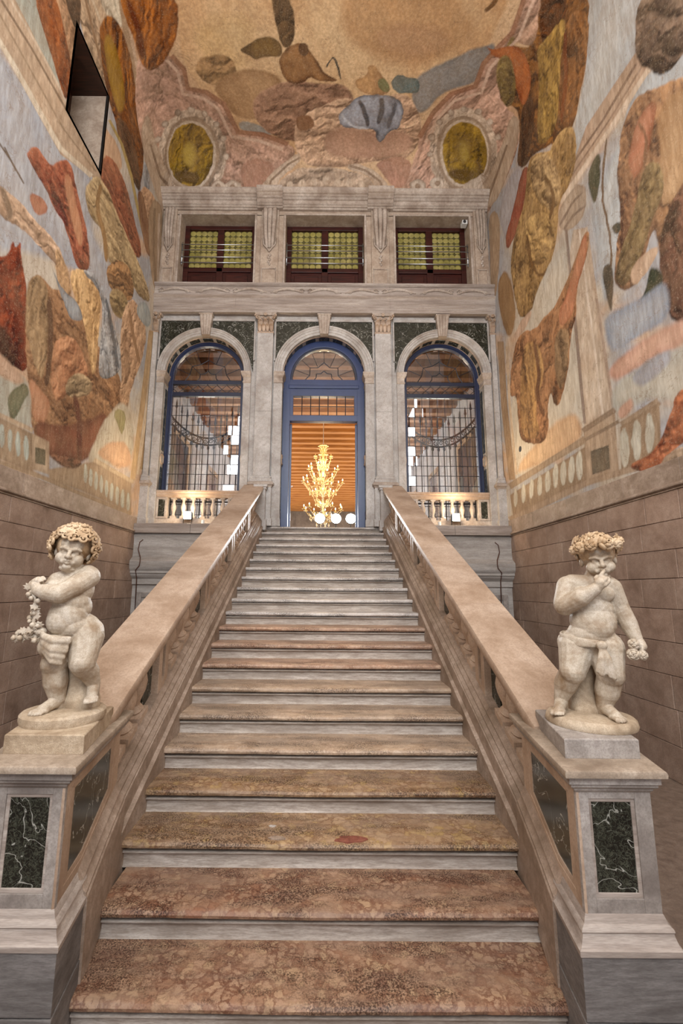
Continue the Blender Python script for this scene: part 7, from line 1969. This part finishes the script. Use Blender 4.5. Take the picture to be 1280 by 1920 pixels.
for sgn in (-1, 1):          # added fill light along the long room's side walls, which have no windows
    area_light('room_fill_light', (sgn * 3.8, 21, 4.6), (0, math.radians(90 * sgn), 0), 2.4, 16, 800, (1.0, 0.88, 0.70))
point_light('chandelier_light_low', (0, CY_, 4.5), 30, (1.0, 0.76, 0.46), 0.3)

# ---- spotlights on the floor of the room, shining out of the door
for i, (x, lab) in enumerate(((-0.07, 'leftmost of the three round white spotlights on the door floor'), (0.32, 'middle one of the three round white spotlights on the door floor'), (0.68, 'rightmost of the three round white spotlights, beside the door frame'))):
    s = tag(empty('spotlight', (x, 10.9, LAND)), lab, 'spotlight', 'floor spotlights in the doorway')
    def Q(mb, name, mat, **kw): return local(mb, s).build(name, mat, s, **kw)
    zc = LAND + 0.48
    m = MB().lathe([(0.0, 0.0), (0.13, 0.0), (0.135, 0.02), (0.11, 0.12), (0.05, 0.16), (0.0, 0.16)], seg=20)
    m.v = [(x + a, 10.9 + c, zc + b_) for a, b_, c in m.v]
    Q(m, 'housing', M['black'], smooth='auto')
    m = MB().lathe([(0.0, -0.008), (0.09, -0.006), (0.12, 0.0), (0.12, 0.01), (0.0, 0.01)], seg=20)
    m.v = [(x + a, 10.9 + c, zc + b_) for a, b_, c in m.v]
    Q(m, 'lens', M['spot_lens'], smooth=True)
    Q(MB().tube([(x, 10.98, LAND + 0.36), (x, 10.98, LAND + 0.01)], 0.012, 8), 'stand', M['black'])
    Q(MB().lathe([(0.10, 0.0), (0.10, 0.012), (0.0, 0.02)], (x, 10.98, LAND), 16), 'foot', M['black'])

    spot_light('spotlight_beam', (x, 10.85, zc), (x * 0.6, 6.6, 3.0), 260, (0.85, 0.93, 1.0), 64, 0.8, 0.1)
# ---- floodlights on the ledges, lighting the vault
for sgn in (-1, 1):
    x = sgn * 2.62 if sgn > 0 else -2.66
    f = tag(empty('floodlight', (x, 8.86, 3.167)), 'small glowing floodlight on the ledge of the %s window bay' % ('left' if sgn < 0 else 'right'), 'floodlight', 'ledge floodlights')
    def Q(mb, name, mat, **kw): return local(mb, f).build(name, mat, f, **kw)
    Q(MB().box(x - 0.07, x + 0.07, 8.80, 8.92, 3.167, 3.18), 'foot', M['black'], bevel=0.003)
    Q(MB().tube([(x - 0.085, 8.86, 3.18), (x - 0.085, 8.86, 3.36)], 0.006, 6), 'bracket', M['black'])
    Q(MB().tube([(x + 0.085, 8.86, 3.18), (x + 0.085, 8.86, 3.36)], 0.006, 6), 'bracket', M['black'])
    Q(MB().prism_x([(8.835, 3.26), (8.92, 3.27), (8.92, 3.40), (8.835, 3.425)], x - 0.08, x + 0.08), 'housing', M['black'], bevel=0.004)
    Q(MB().box(x - 0.07, x + 0.07, 8.829, 8.836, 3.275, 3.415), 'lens', M['flood_lens'])
    spot_light('floodlight_beam', (x, 8.78, 3.38), (sgn * 1.6, 4.0, 9.5), 120, (1.0, 0.78, 0.52), 150, 0.9, 0.06)
    point_light('floodlight_glow', (x, 8.78, 3.46), 12, (1.0, 0.80, 0.55), 0.05)
    x2 = x + (0.30 if sgn < 0 else -0.32)
    c = tag(empty('ledge_candle', (x2, 8.88, 3.167)), 'small white lantern on the ledge beside the %s floodlight' % ('left' if sgn < 0 else 'right'), 'lantern', 'ledge lanterns')
    local(MB().lathe([(0.05, 0), (0.05, 0.012), (0.012, 0.02), (0.012, 0.04), (0.0, 0.04)], (x2, 8.88, 3.167), 12), c).build('dish', M['steel'], c, smooth='auto')
    local(MB().lathe([(0.03, 0.02), (0.03, 0.09), (0.0, 0.095)], (x2, 8.88, 3.167), 12), c).build('candle', M['white_plastic'], c, smooth='auto')

# ---- security camera in the corner of the right upper window, cables on the base wall
sc_ = tag(empty('security_camera', (3.20, 9.06, 10.2)), 'small pale security camera in the top corner of the right upper window', 'camera')
def Q(mb, name, mat, **kw): return local(mb, sc_).build(name, mat, sc_, **kw)
Q(MB().box(3.10, 3.22, 9.02, 9.16, 10.10, 10.20), 'body', M['white_plastic'], bevel=0.008)
Q(MB().tube([(3.16, 9.03, 10.15), (3.14, 8.99, 10.14)], 0.03, 10), 'lens', M['black'])
Q(MB().box(3.14, 3.24, 9.10, 9.14, 10.19, 10.25), 'bracket', M['white_plastic'], bevel=0.004)
for sgn in (-1, 1):
    x = sgn * (3.47 if sgn < 0 else 3.33)
    mb = MB().tube([(x, 8.77, 2.85), (x + sgn * 0.06, 8.77, 2.80), (x + sgn * 0.08, 8.77, 2.66), (x, 8.70, 2.50), (x - sgn * 0.03, 8.625, 2.42), (x - sgn * 0.02, 8.625, 2.34), (x + sgn * 0.06, 8.67, 2.26), (x + sgn * 0.08, 8.80, 2.1), (x + sgn * 0.08, 8.84, 1.5)], 0.010, 6)
    o = mb.build('cable', M['copper_cable'], smooth=True)
    tag(o, 'thin brown cable looping down the wall base %s' % ('behind the left balustrade' if sgn < 0 else 'behind the right balustrade'), 'cable', 'wall cables')

# ================================================================== STATUES: two marble putti
def eul(x=0, y=0, z=0):
    return Matrix.Rotation(math.radians(z), 3, 'Z') @ Matrix.Rotation(math.radians(y), 3, 'Y') @ Matrix.Rotation(math.radians(x), 3, 'X')


class Sculpt:
    """solid forms fused into one continuous surface"""
    def __init__(self): self.mb = MB()

    def ell(self, c, r, rot=None):
        self.mb.ball(c, r, 20, 12, rot)
        return self

    def cap(self, *pr):           # p0, r0, p1, r1, ...
        pts = [Vector(p) for p in pr[0::2]]
        rs = pr[1::2]
        for i in range(len(pts) - 1):
            n = 6
            P_, R_ = [], []
            for k in range(n + 1):
                t = k / n
                P_.append(pts[i].lerp(pts[i + 1], t))
                R_.append(rs[i] + (rs[i + 1] - rs[i]) * t)
            self.mb.tube(P_, R_, 16)
        for p, r in zip(pts, rs): self.mb.ball(p, r, 16, 10)
        return self

    def fuse(self, name, voxel, it=4, fac=0.5):
        me = self.mb.mesh(name)
        o = bpy.data.objects.new(name, me)
        COL.objects.link(o)
        m = o.modifiers.new('r', 'REMESH')
        m.mode = 'VOXEL'
        m.voxel_size = voxel
        m2 = o.modifiers.new('s', 'SMOOTH')
        m2.factor, m2.iterations = fac, it
        out = eval_mesh(o, name)
        bpy.data.objects.remove(o)
        bpy.data.meshes.remove(me)
        out.polygons.foreach_set('use_smooth', [True] * len(out.polygons))
        return out


def add_head(S, C, R, s=1.0):
    C = Vector(C)
    T = lambda *p: tuple(R @ (Vector(p) * s) + C)
    E = lambda p, r: S.ell(T(*p), tuple(x * s for x in (r if isinstance(r, tuple) else (r, r, r))), R)
    E((0, 0.012, 0.02), (0.080, 0.090, 0.090))
    E((0, -0.028, -0.036), (0.064, 0.060, 0.060))
    E((0, -0.040, 0.040), (0.062, 0.046, 0.046))
    for k in (-1, 1):
        E((k * 0.038, -0.048, -0.038), 0.033)
        E((k * 0.029, -0.064, -0.002), (0.0155, 0.0145, 0.0105))
        S.cap(T(k * 0.012, -0.084, 0.012), 0.0085 * s, T(k * 0.030, -0.083, 0.019), 0.009 * s, T(k * 0.050, -0.068, 0.013), 0.008 * s)
        S.cap(T(k * 0.017, -0.0775, 0.006), 0.0032 * s, T(k * 0.029, -0.0795, 0.0088), 0.0034 * s, T(k * 0.043, -0.070, 0.003), 0.0032 * s)
        S.cap(T(k * 0.018, -0.075, -0.010), 0.0030 * s, T(k * 0.029, -0.076, -0.0125), 0.0032 * s, T(k * 0.042, -0.069, -0.008), 0.0030 * s)
        E((k * 0.0115, -0.094, -0.027), 0.0085)
        E((k * 0.081, 0.006, -0.014), (0.011, 0.019, 0.025))
        E((k * 0.024, -0.072, -0.055), (0.014, 0.014, 0.014))
    S.cap(T(0, -0.080, 0.010), 0.0095 * s, T(0, -0.096, -0.014), 0.0105 * s, T(0, -0.104, -0.024), 0.0125 * s)
    S.cap(T(-0.019, -0.082, -0.0495), 0.0048 * s, T(-0.006, -0.0935, -0.0455), 0.0066 * s, T(0.006, -0.0935, -0.0455), 0.0066 * s, T(0.019, -0.082, -0.0495), 0.0048 * s)
    S.cap(T(-0.014, -0.083, -0.0565), 0.0055 * s, T(0, -0.0905, -0.0605), 0.0078 * s, T(0.014, -0.083, -0.0565), 0.0055 * s)
    E((0, -0.066, -0.080), (0.024, 0.022, 0.019))
    E((0, -0.036, -0.092), (0.044, 0.034, 0.020))


def add_foot(S, ankle, toe, s=1.0):
    A, T_ = Vector(ankle), Vector(toe)
    d = (T_ - A)
    d.z = 0
    d.normalize()
    side = Vector((-d.y, d.x, 0))
    heel = A - d * 0.018
    heel.z = toe[2] + 0.008
    S.cap(tuple(A), 0.034 * s, tuple(heel), 0.030 * s)
    ball_ = T_ - d * 0.030
    S.cap(tuple(A + Vector((0, 0, -0.008))), 0.033 * s, tuple(ball_ + Vector((0, 0, 0.010))), 0.026 * s)
    S.ell(tuple(ball_ + Vector((0, 0, 0.004))), (0.034 * s, 0.034 * s, 0.020 * s))
    for i, (o, r, b) in enumerate(((-0.024, 0.0115, 0.012), (-0.008, 0.0092, 0.015), (0.005, 0.0086, 0.012), (0.016, 0.0080, 0.006), (0.026, 0.0074, -0.003))):
        p = T_ + side * o + d * b
        S.cap(tuple(p - d * 0.026 + Vector((0, 0, 0.006))), r * 0.95, tuple(p + Vector((0, 0, 0.003))), r, tuple(p + d * 0.006 + Vector((0, 0, -0.003))), r * 0.9)


def add_hand(S, wrist, palm, dirv, up, curl, s=1.0, thumb=1, point=False):
    """palm centre, finger direction, back-of-hand normal, curl amount; five separate fingers"""
    W_, P_, d, u = Vector(wrist), Vector(palm), Vector(dirv).normalized(), Vector(up).normalized()
    side = d.cross(u).normalized()
    S.cap(tuple(W_), 0.027 * s, tuple(P_ - d * 0.012), 0.026 * s)
    S.ell(tuple(P_), (0.030 * s, 0.030 * s, 0.026 * s))
    ln = (0.036, 0.041, 0.038, 0.030)
    for i in range(4):
        o = (-0.024 + 0.016 * i) * s
        c = 0.08 if (point and i == 0) else curl
        p = P_ + side * o + d * 0.018 * s + u * 0.006
        pts, rs = [tuple(p)], [0.0098 * s]
        dd = d.copy()
        for k in range(3):
            a = c * (0.7 + 0.35 * k)
            dd = (dd * math.cos(a) - u * math.sin(a)).normalized()
            uu = dd.cross(side) * -1
            u2 = side.cross(dd)
            u = u if False else u
            p = p + dd * ln[i] * s * (0.5, 0.36, 0.30)[k]
            pts.append(tuple(p))
            rs.append((0.0092, 0.0084, 0.0074)[k] * s)
        S.cap(*[q for pr in zip(pts, rs) for q in pr])
    t0 = P_ - side * thumb * 0.024 * s - d * 0.008
    t1 = t0 - side * thumb * 0.012 * s + d * 0.022 * s - u * 0.010
    t2 = t1 + d * 0.018 * s - u * 0.006 + side * thumb * 0.006
    S.cap(tuple(t0), 0.0125 * s, tuple(t1), 0.0105 * s, tuple(t2), 0.0085 * s)


def curl_at(mb, p, n, R, r, flip=1, turns=1.3, seed=0):
    n = Vector(n).normalized()
    a = n.orthogonal().normalized()
    a = Matrix.Rotation(seed * 2.4, 3, n) @ a
    b_ = n.cross(a)
    pts, rr = [], []
    m = 13
    for i in range(m):
        t = i / (m - 1)
        ang = flip * t * turns * 2 * math.pi
        rad = R * (1 - 0.75 * t)
        pts.append(tuple(Vector(p) + (a * math.cos(ang) + b_ * math.sin(ang)) * rad + n * R * 0.7 * t))
        rr.append(r * (1.05 - 0.35 * t))
    mb.tube(pts, rr, 6)


def rose(mb, p, n, R):
    n = Vector(n).normalized()
    a = n.orthogonal().normalized()
    b_ = n.cross(a)
    p = Vector(p)
    for ring, (k, rad, hh, sz) in enumerate(((5, 1.0, 0.0, 0.55), (4, 0.62, 0.32, 0.42))):
        for i in range(k):
            an = 2 * math.pi * i / k + ring * 0.6
            c = p + (a * math.cos(an) + b_ * math.sin(an)) * R * rad * 0.62 + n * R * hh
            Mx = Matrix((a * math.cos(an) + b_ * math.sin(an), -a * math.sin(an) + b_ * math.cos(an), n)).transposed()
            mb.ball(c, (R * sz * 0.55, R * sz, R * 0.42), 8, 6, Mx)
    pts = []
    for i in range(14):
        t = i / 13
        an = t * 2 * math.pi * 1.5
        pts.append(tuple(p + (a * math.cos(an) + b_ * math.sin(an)) * R * 0.36 * (1 - 0.75 * t) + n * R * (0.55 + 0.12 * t)))
    mb.tube(pts, R * 0.12, 6)


def vine_leaf(mb, p, n, up, s):
    n, up = Vector(n).normalized(), Vector(up)
    up = (up - n * up.dot(n)).normalized()
    sd = up.cross(n)
    p = Vector(p)
    out = [(0, -0.5), (0.35, -0.55), (0.30, -0.2), (0.62, -0.1), (0.42, 0.15), (0.45, 0.5), (0.16, 0.38), (0, 0.75), (-0.16, 0.38), (-0.45, 0.5), (-0.42, 0.15), (-0.62, -0.1), (-0.30, -0.2), (-0.35, -0.55)]
    top = [tuple(p + (sd * x + up * y) * s + n * s * (0.10 - 0.35 * (x * x + y * y))) for x, y in out]
    bot = [tuple(Vector(q) - n * 0.006) for q in top]
    mb.loft([bot, top])


def make_putto_right():
    O = Vector((1.375, 2.47, 1.293))
    st = tag(empty('putto_statue', O), 'marble putto crowned with roses, finger to its mouth, cloth tied at the hips', 'statue', 'marble putti on the stair pedestals')
    st.rotation_euler = (0, 0, math.radians(-16))
    st.scale = (0.985, 0.985, 0.985)
    S = Sculpt()
    S.ell((0.045, 0.005, 0.600), (0.112, 0.082, 0.095), eul(0, 6, 0))
    for k in (-1, 1): S.ell((0.055 + k * 0.05, -0.045, 0.615), (0.05, 0.038, 0.042))
    S.ell((0.047, -0.006, 0.535), (0.108, 0.086, 0.090))
    S.ell((0.048, -0.014, 0.470), (0.112, 0.094, 0.105))
    S.ell((0.052, -0.036, 0.445), (0.088, 0.076, 0.085))
    S.ell((0.035, -0.010, 0.405), (0.115, 0.09, 0.08))
    S.ell((0.022, 0.012, 0.365), (0.125, 0.096, 0.085))
    S.ell((-0.05, 0.05, 0.35), 0.07).ell((0.09, 0.05, 0.35), 0.07)
    S.cap((0.065, 0.0, 0.66), 0.058, (0.088, -0.005, 0.73), 0.046)
    S.cap((-0.03, 0.0, 0.665), 0.055, (0.14, 0.0, 0.655), 0.055)
    # legs
    S.cap((-0.035, 0.0, 0.335), 0.092, (-0.075, -0.045, 0.215), 0.064)
    S.ell((-0.078, -0.055, 0.215), (0.048, 0.04, 0.042))
    S.cap((-0.078, -0.03, 0.205), 0.058, (-0.103, 0.005, 0.140), 0.057, (-0.128, 0.015, 0.070), 0.036)
    add_foot(S, (-0.130, 0.012, 0.055), (-0.168, -0.085, 0.014))
    S.cap((0.095, -0.005, 0.335), 0.094, (0.096, -0.055, 0.21), 0.066)
    S.ell((0.097, -0.068, 0.212), (0.050, 0.042, 0.042))
    S.cap((0.096, -0.045, 0.20), 0.060, (0.082, -0.028, 0.125), 0.060, (0.066, -0.015, 0.055), 0.039)
    add_foot(S, (0.066, -0.018, 0.052), (0.100, -0.130, 0.012))
    # raised arm with the finger at the mouth
    S.cap((-0.055, 0.0, 0.655), 0.056, (-0.088, -0.040, 0.560), 0.053)
    S.ell((-0.088, -0.048, 0.55), 0.05)
    S.cap((-0.085, -0.055, 0.555), 0.050, (-0.02, -0.105, 0.595), 0.046, (0.042, -0.135, 0.640), 0.031)
    add_hand(S, (0.046, -0.136, 0.645), (0.066, -0.142, 0.672), (0.25, 0.05, 1), (-0.55, -0.8, 0.1), 0.95, 0.95, -1)
    S.cap((0.062, -0.140, 0.69), 0.0105, (0.078, -0.135, 0.715), 0.0098, (0.094, -0.118, 0.733), 0.0088)
    # lowered arm
    S.cap((0.152, 0.0, 0.648), 0.054, (0.188, 0.012, 0.545), 0.047)
    S.cap((0.188, 0.008, 0.540), 0.047, (0.214, -0.012, 0.46), 0.044, (0.234, -0.035, 0.395), 0.030)
    add_hand(S, (0.235, -0.036, 0.39), (0.246, -0.052, 0.355), (-0.1, -0.25, -1), (0.9, -0.35, 0.0), 0.65, 0.95, 1)
    R = eul(9, 0, -4) @ eul(0, -4, 0)
    HC = (0.098, -0.020, 0.800)
    add_head(S, HC, R, 0.98)
    body = link('body', S.fuse('body', 0.0033, 2, 0.4), M['statue'], st)
    # navel
    # hair curls under the wreath
    mb = MB()
    random.seed(3)
    k = 0
    for i in range(150):
        z = 1 - 2 * (i + 0.5) / 150
        a = i * 2.39996
        d = Vector((math.sqrt(1 - z * z) * math.cos(a), math.sqrt(1 - z * z) * math.sin(a), z))
        if d.z < -0.45 or (d.y < -0.30 and d.z < 0.58): continue
        if d.z < 0.05 and d.y < 0.1: continue
        p = Vector((0, 0.010, 0.036)) + Vector((d.x * 0.092, d.y * 0.098, d.z * 0.098))
        curl_at(mb, R @ p + Vector(HC), R @ d, 0.019, 0.0075, 1 if i % 2 else -1, 1.2, i)
    mb.ball(tuple(R @ Vector((0, 0.012, 0.045)) + Vector(HC)), (0.090, 0.096, 0.092), 16, 10, R)
    mb.build('hair', M['statue_hair'], st, smooth=True)
    # wreath of roses and leaves
    for i, (ang, lift, rr) in enumerate(((-112, 0.084, 0.034), (-74, 0.092, 0.046), (-38, 0.082, 0.032), (-145, 0.072, 0.038), (-175, 0.060, 0.032), (-15, 0.090, 0.032), (10, 0.055, 0.030), (40, 0.05, 0.03), (90, 0.05, 0.03), (140, 0.05, 0.03))):
        a = math.radians(ang)
        d = Vector((math.cos(a), math.sin(a), 0.30)).normalized()
        p = Vector((0.108 * math.cos(a), 0.112 * math.sin(a) + 0.008, lift))
        m = MB()
        rose(m, R @ p + Vector(HC), R @ d, rr)
        m.build('rose', M['statue_hair'], st, smooth=True)
    for i in range(14):
        a = 2 * math.pi * i / 14 + 0.1
        d = Vector((math.cos(a), math.sin(a), random.uniform(-0.1, 0.6))).normalized()
        p = Vector((0.106 * math.cos(a), 0.110 * math.sin(a) + 0.008, random.uniform(0.07, 0.11)))
        m = MB()
        vine_leaf(m, R @ p + Vector(HC), R @ d, (random.uniform(-1, 1), random.uniform(-1, 1), random.uniform(-1, 1)), 0.040)
        m.build('wreath_leaf', M['statue_hair'], st)
    # hip cloth with knot and hanging ends
    S = Sculpt()
    def hipring(t0, t1, z0, z1, r, off=-0.003, n=10):
        pr = []
        for i in range(n + 1):
            t = t0 + (t1 - t0) * i / n
            a = math.radians(t)
            pr += [(0.020 + (0.127 + off) * math.cos(a), 0.008 + (0.108 + off) * math.sin(a), z0 + (z1 - z0) * i / n), r]
        S.cap(*pr)
    for z0, z1, r in ((0.410, 0.376, 0.007), (0.396, 0.368, 0.009), (0.378, 0.362, 0.010), (0.360, 0.358, 0.010), (0.344, 0.354, 0.009)):
        hipring(140, 282, z0, z1, r)
    for z0, z1, r in ((0.368, 0.404, 0.007), (0.358, 0.394, 0.009)):
        hipring(285, 420, z0, z1, r)
    S.ell((0.050, -0.130, 0.360), (0.026, 0.022, 0.024))
    for dx, zz, r in ((-0.030, 0.238, 0.011), (-0.014, 0.226, 0.014), (0.002, 0.232, 0.010), (0.026, 0.218, 0.013), (0.040, 0.208, 0.011)):
        S.cap((0.050, -0.130, 0.355), 0.011, (0.050 + dx * 0.6, -0.146, 0.30), r, (0.050 + dx, -0.142, zz), r * 1.1)
    link('hip_cloth', S.fuse('hip_cloth', 0.0045, 3), M['statue'], st)
    # roses in the lowered hand
    for p, n, r in (((0.205, -0.085, 0.368), (-0.2, -1, 0.3), 0.030), ((0.198, -0.088, 0.318), (-0.3, -1, -0.1), 0.034), ((0.240, -0.085, 0.315), (0.4, -1, 0.0), 0.028)):
        m = MB()
        rose(m, p, n, r)
        m.build('rose', M['statue'], st, smooth=True)
    # tree stump behind the legs
    S = Sculpt()
    S.cap((0.01, 0.075, 0.02), 0.095, (0.0, 0.075, 0.12), 0.066, (0.005, 0.06, 0.26), 0.055)
    S.cap((-0.03, 0.03, 0.01), 0.04, (-0.02, 0.06, 0.14), 0.02)
    link('stump', S.fuse('stump', 0.008, 4), M['statue_base'], st)
    MB().lathe([(0.208, -0.043), (0.212, -0.03), (0.206, -0.008), (0.196, 0.001), (0.10, 0.006), (0.0, 0.008)], seg=40).build('round_base', M['statue_base'], st, smooth='auto')
    return st


def make_putto_left():
    O = Vector((-1.315, 2.47, 1.297))
    st = tag(empty('putto_statue', O), 'marble putto with thick curls clasping its hands over a hanging garland of leaves', 'statue', 'marble putti on the stair pedestals')
    st.rotation_euler = (0, 0, math.radians(12))
    st.scale = (0.985, 0.985, 0.985)
    S = Sculpt()
    S.ell((-0.012, 0.0, 0.615), (0.104, 0.090, 0.095), eul(0, -4, 0))
    for k in (-1, 1): S.ell((-0.045 + k * 0.045, -0.055, 0.628), (0.045, 0.036, 0.04))
    S.ell((0.0, 0.0, 0.520), (0.088, 0.085, 0.08))
    S.ell((-0.012, -0.012, 0.545), (0.094, 0.090, 0.085))
    S.ell((-0.020, -0.020, 0.475), (0.098, 0.096, 0.100))
    S.ell((-0.038, -0.042, 0.450), (0.078, 0.078, 0.080))
    S.ell((0.0, -0.01, 0.42), (0.098, 0.092, 0.075))
    S.ell((0.030, 0.020, 0.405), (0.108, 0.100, 0.085))
    S.ell((0.075, 0.045, 0.385), 0.075)
    S.cap((-0.015, 0.0, 0.675), 0.056, (-0.020, -0.010, 0.745), 0.047)
    S.cap((-0.080, 0.0, 0.66), 0.050, (0.055, -0.01, 0.69), 0.055)
    # standing leg, bent leg
    S.cap((-0.030, 0.0, 0.350), 0.090, (-0.058, -0.035, 0.235), 0.066)
    S.ell((-0.060, -0.048, 0.232), (0.048, 0.04, 0.042))
    S.cap((-0.058, -0.028, 0.22), 0.060, (-0.048, -0.018, 0.140), 0.060, (-0.036, -0.008, 0.055), 0.039)
    add_foot(S, (-0.036, -0.010, 0.052), (-0.088, -0.115, 0.012))
    S.cap((0.072, 0.0, 0.365), 0.092, (0.082, -0.062, 0.24), 0.066)
    S.ell((0.082, -0.074, 0.235), (0.046, 0.04, 0.042))
    S.cap((0.084, -0.055, 0.225), 0.060, (0.106, -0.015, 0.185), 0.052, (0.126, 0.01, 0.125), 0.036)
    add_foot(S, (0.128, 0.008, 0.115), (0.142, -0.075, 0.052))
    # arms, hands clasped at the image left
    S.cap((0.062, -0.012, 0.682), 0.058, (0.010, -0.085, 0.625), 0.052, (-0.045, -0.118, 0.590), 0.050)
    S.cap((-0.045, -0.118, 0.590), 0.049, (-0.10, -0.122, 0.598), 0.043, (-0.145, -0.112, 0.608), 0.031)
    add_hand(S, (-0.148, -0.110, 0.610), (-0.168, -0.100, 0.630), (-0.35, 0.25, 0.8), (-0.5, -0.85, 0.0), 0.75, 0.95, 1)
    S.cap((-0.095, 0.0, 0.655), 0.050, (-0.125, -0.01, 0.595), 0.045, (-0.155, -0.045, 0.620), 0.031)
    add_hand(S, (-0.157, -0.050, 0.625), (-0.168, -0.068, 0.650), (0.3, -0.75, 0.5), (-0.6, 0.2, 0.75), 0.7, 0.9, -1)
    R = eul(5, 0, 6) @ eul(0, 9, 0)
    HC = (-0.028, -0.020, 0.815)
    add_head(S, HC, R, 0.98)
    link('body', S.fuse('body', 0.0033, 2, 0.4), M['statue'], st)
    # thick curls
    mb = MB()
    random.seed(5)
    for i in range(230):
        z = 1 - 2 * (i + 0.5) / 230
        a = i * 2.39996
        d = Vector((math.sqrt(1 - z * z) * math.cos(a), math.sqrt(1 - z * z) * math.sin(a), z))
        if d.z < -0.62: continue
        if d.y < -0.2 and d.z < 0.38 and abs(d.x) < 0.86: continue
        if d.z < 0.1 and d.y < -0.45: continue
        k = random.uniform(1.0, 1.12)
        p = Vector((0, 0.012, 0.028)) + Vector((d.x * 0.105, d.y * 0.108, d.z * 0.108)) * k
        curl_at(mb, R @ p + Vector(HC), R @ d, 0.021, 0.0085, 1 if i % 2 else -1, 1.25, i)
    mb.ball(tuple(R @ Vector((0, 0.018, 0.036)) + Vector(HC)), (0.094, 0.094, 0.092), 16, 10, R)
    mb.build('hair', M['statue_hair'], st, smooth=True)
    for i in range(26):
        a = random.uniform(0, 6.28)
        d = Vector((math.cos(a), math.sin(a), random.uniform(0.15, 0.9))).normalized()
        if d.y < -0.5 and d.z < 0.45: d = Vector((d.x, d.y, 0.7)).normalized()
        p = Vector((0, 0.012, 0.03)) + d * 0.128
        m = MB()
        vine_leaf(m, R @ p + Vector(HC), R @ d, (random.uniform(-1, 1), random.uniform(-1, 1), random.uniform(-1, 1)), 0.032)
        m.build('wreath_leaf', M['statue_hair'], st)
    # garland hanging from the hands
    random.seed(8)
    path = [(-0.168, -0.115, 0.60), (-0.150, -0.11, 0.545), (-0.142, -0.10, 0.50), (-0.155, -0.10, 0.455), (-0.150, -0.10, 0.41), (-0.165, -0.10, 0.385), (-0.200, -0.09, 0.390), (-0.225, -0.08, 0.375), (-0.125, -0.10, 0.375)]
    MB().tube(path[:6], 0.010, 6).build('garland_stem', M['statue'], st, smooth=True)
    for p in path:
        for k in range(5):
            n = Vector((random.uniform(-0.8, 0.6), -1, random.uniform(-0.7, 0.7)))
            q = Vector(p) + Vector((random.uniform(-0.026, 0.026), random.uniform(-0.02, 0.015), random.uniform(-0.026, 0.026)))
            m = MB()
            if k % 2:
                vine_leaf(m, q, n, (random.uniform(-1, 1), 0, random.uniform(-1, 1)), 0.034)
                m.build('garland_leaf', M['statue'], st)
            else:
                m.ball(q, random.uniform(0.010, 0.015), 8, 6)
                m.build('garland_berry', M['statue'], st, smooth=True)
    # cloth slung over the standing thigh
    S = Sculpt()
    for i in range(9):
        t = i / 8
        r = (0.010, 0.015, 0.009, 0.013, 0.016, 0.010, 0.014, 0.009, 0.012)[i]
        S.cap((-0.132 + 0.01 * t, -0.062, 0.408 - 0.035 * t), 0.010, (-0.095 + 0.012 * t, -0.122, 0.388 - 0.085 * t), r, (-0.045 + 0.004 * t, -0.138, 0.372 - 0.115 * t), r * 1.1, (0.024 - 0.034 * t, -0.112 + 0.01 * t, 0.368 - 0.125 * t), r)
    S.ell((-0.060, -0.090, 0.325), (0.07, 0.045, 0.06))
    S.ell((-0.125, -0.075, 0.395), (0.03, 0.03, 0.028))
    link('hip_cloth', S.fuse('hip_cloth', 0.0045, 5), M['statue'], st)
    S = Sculpt()
    S.cap((0.055, 0.07, 0.02), 0.10, (0.045, 0.065, 0.12), 0.068, (0.03, 0.05, 0.27), 0.058)
    S.cap((0.12, 0.03, 0.01), 0.045, (0.10, 0.05, 0.10), 0.03, (0.125, 0.02, 0.07), 0.03)
    link('stump', S.fuse('stump', 0.008, 4), M['statue_base'], st)
    MB().lathe([(0.196, -0.049), (0.202, -0.03), (0.200, -0.008), (0.190, 0.002), (0.10, 0.006), (0.0, 0.008)], seg=40).build('round_base', M['statue_base'], st, smooth='auto')
    return st


make_putto_right()
make_putto_left()
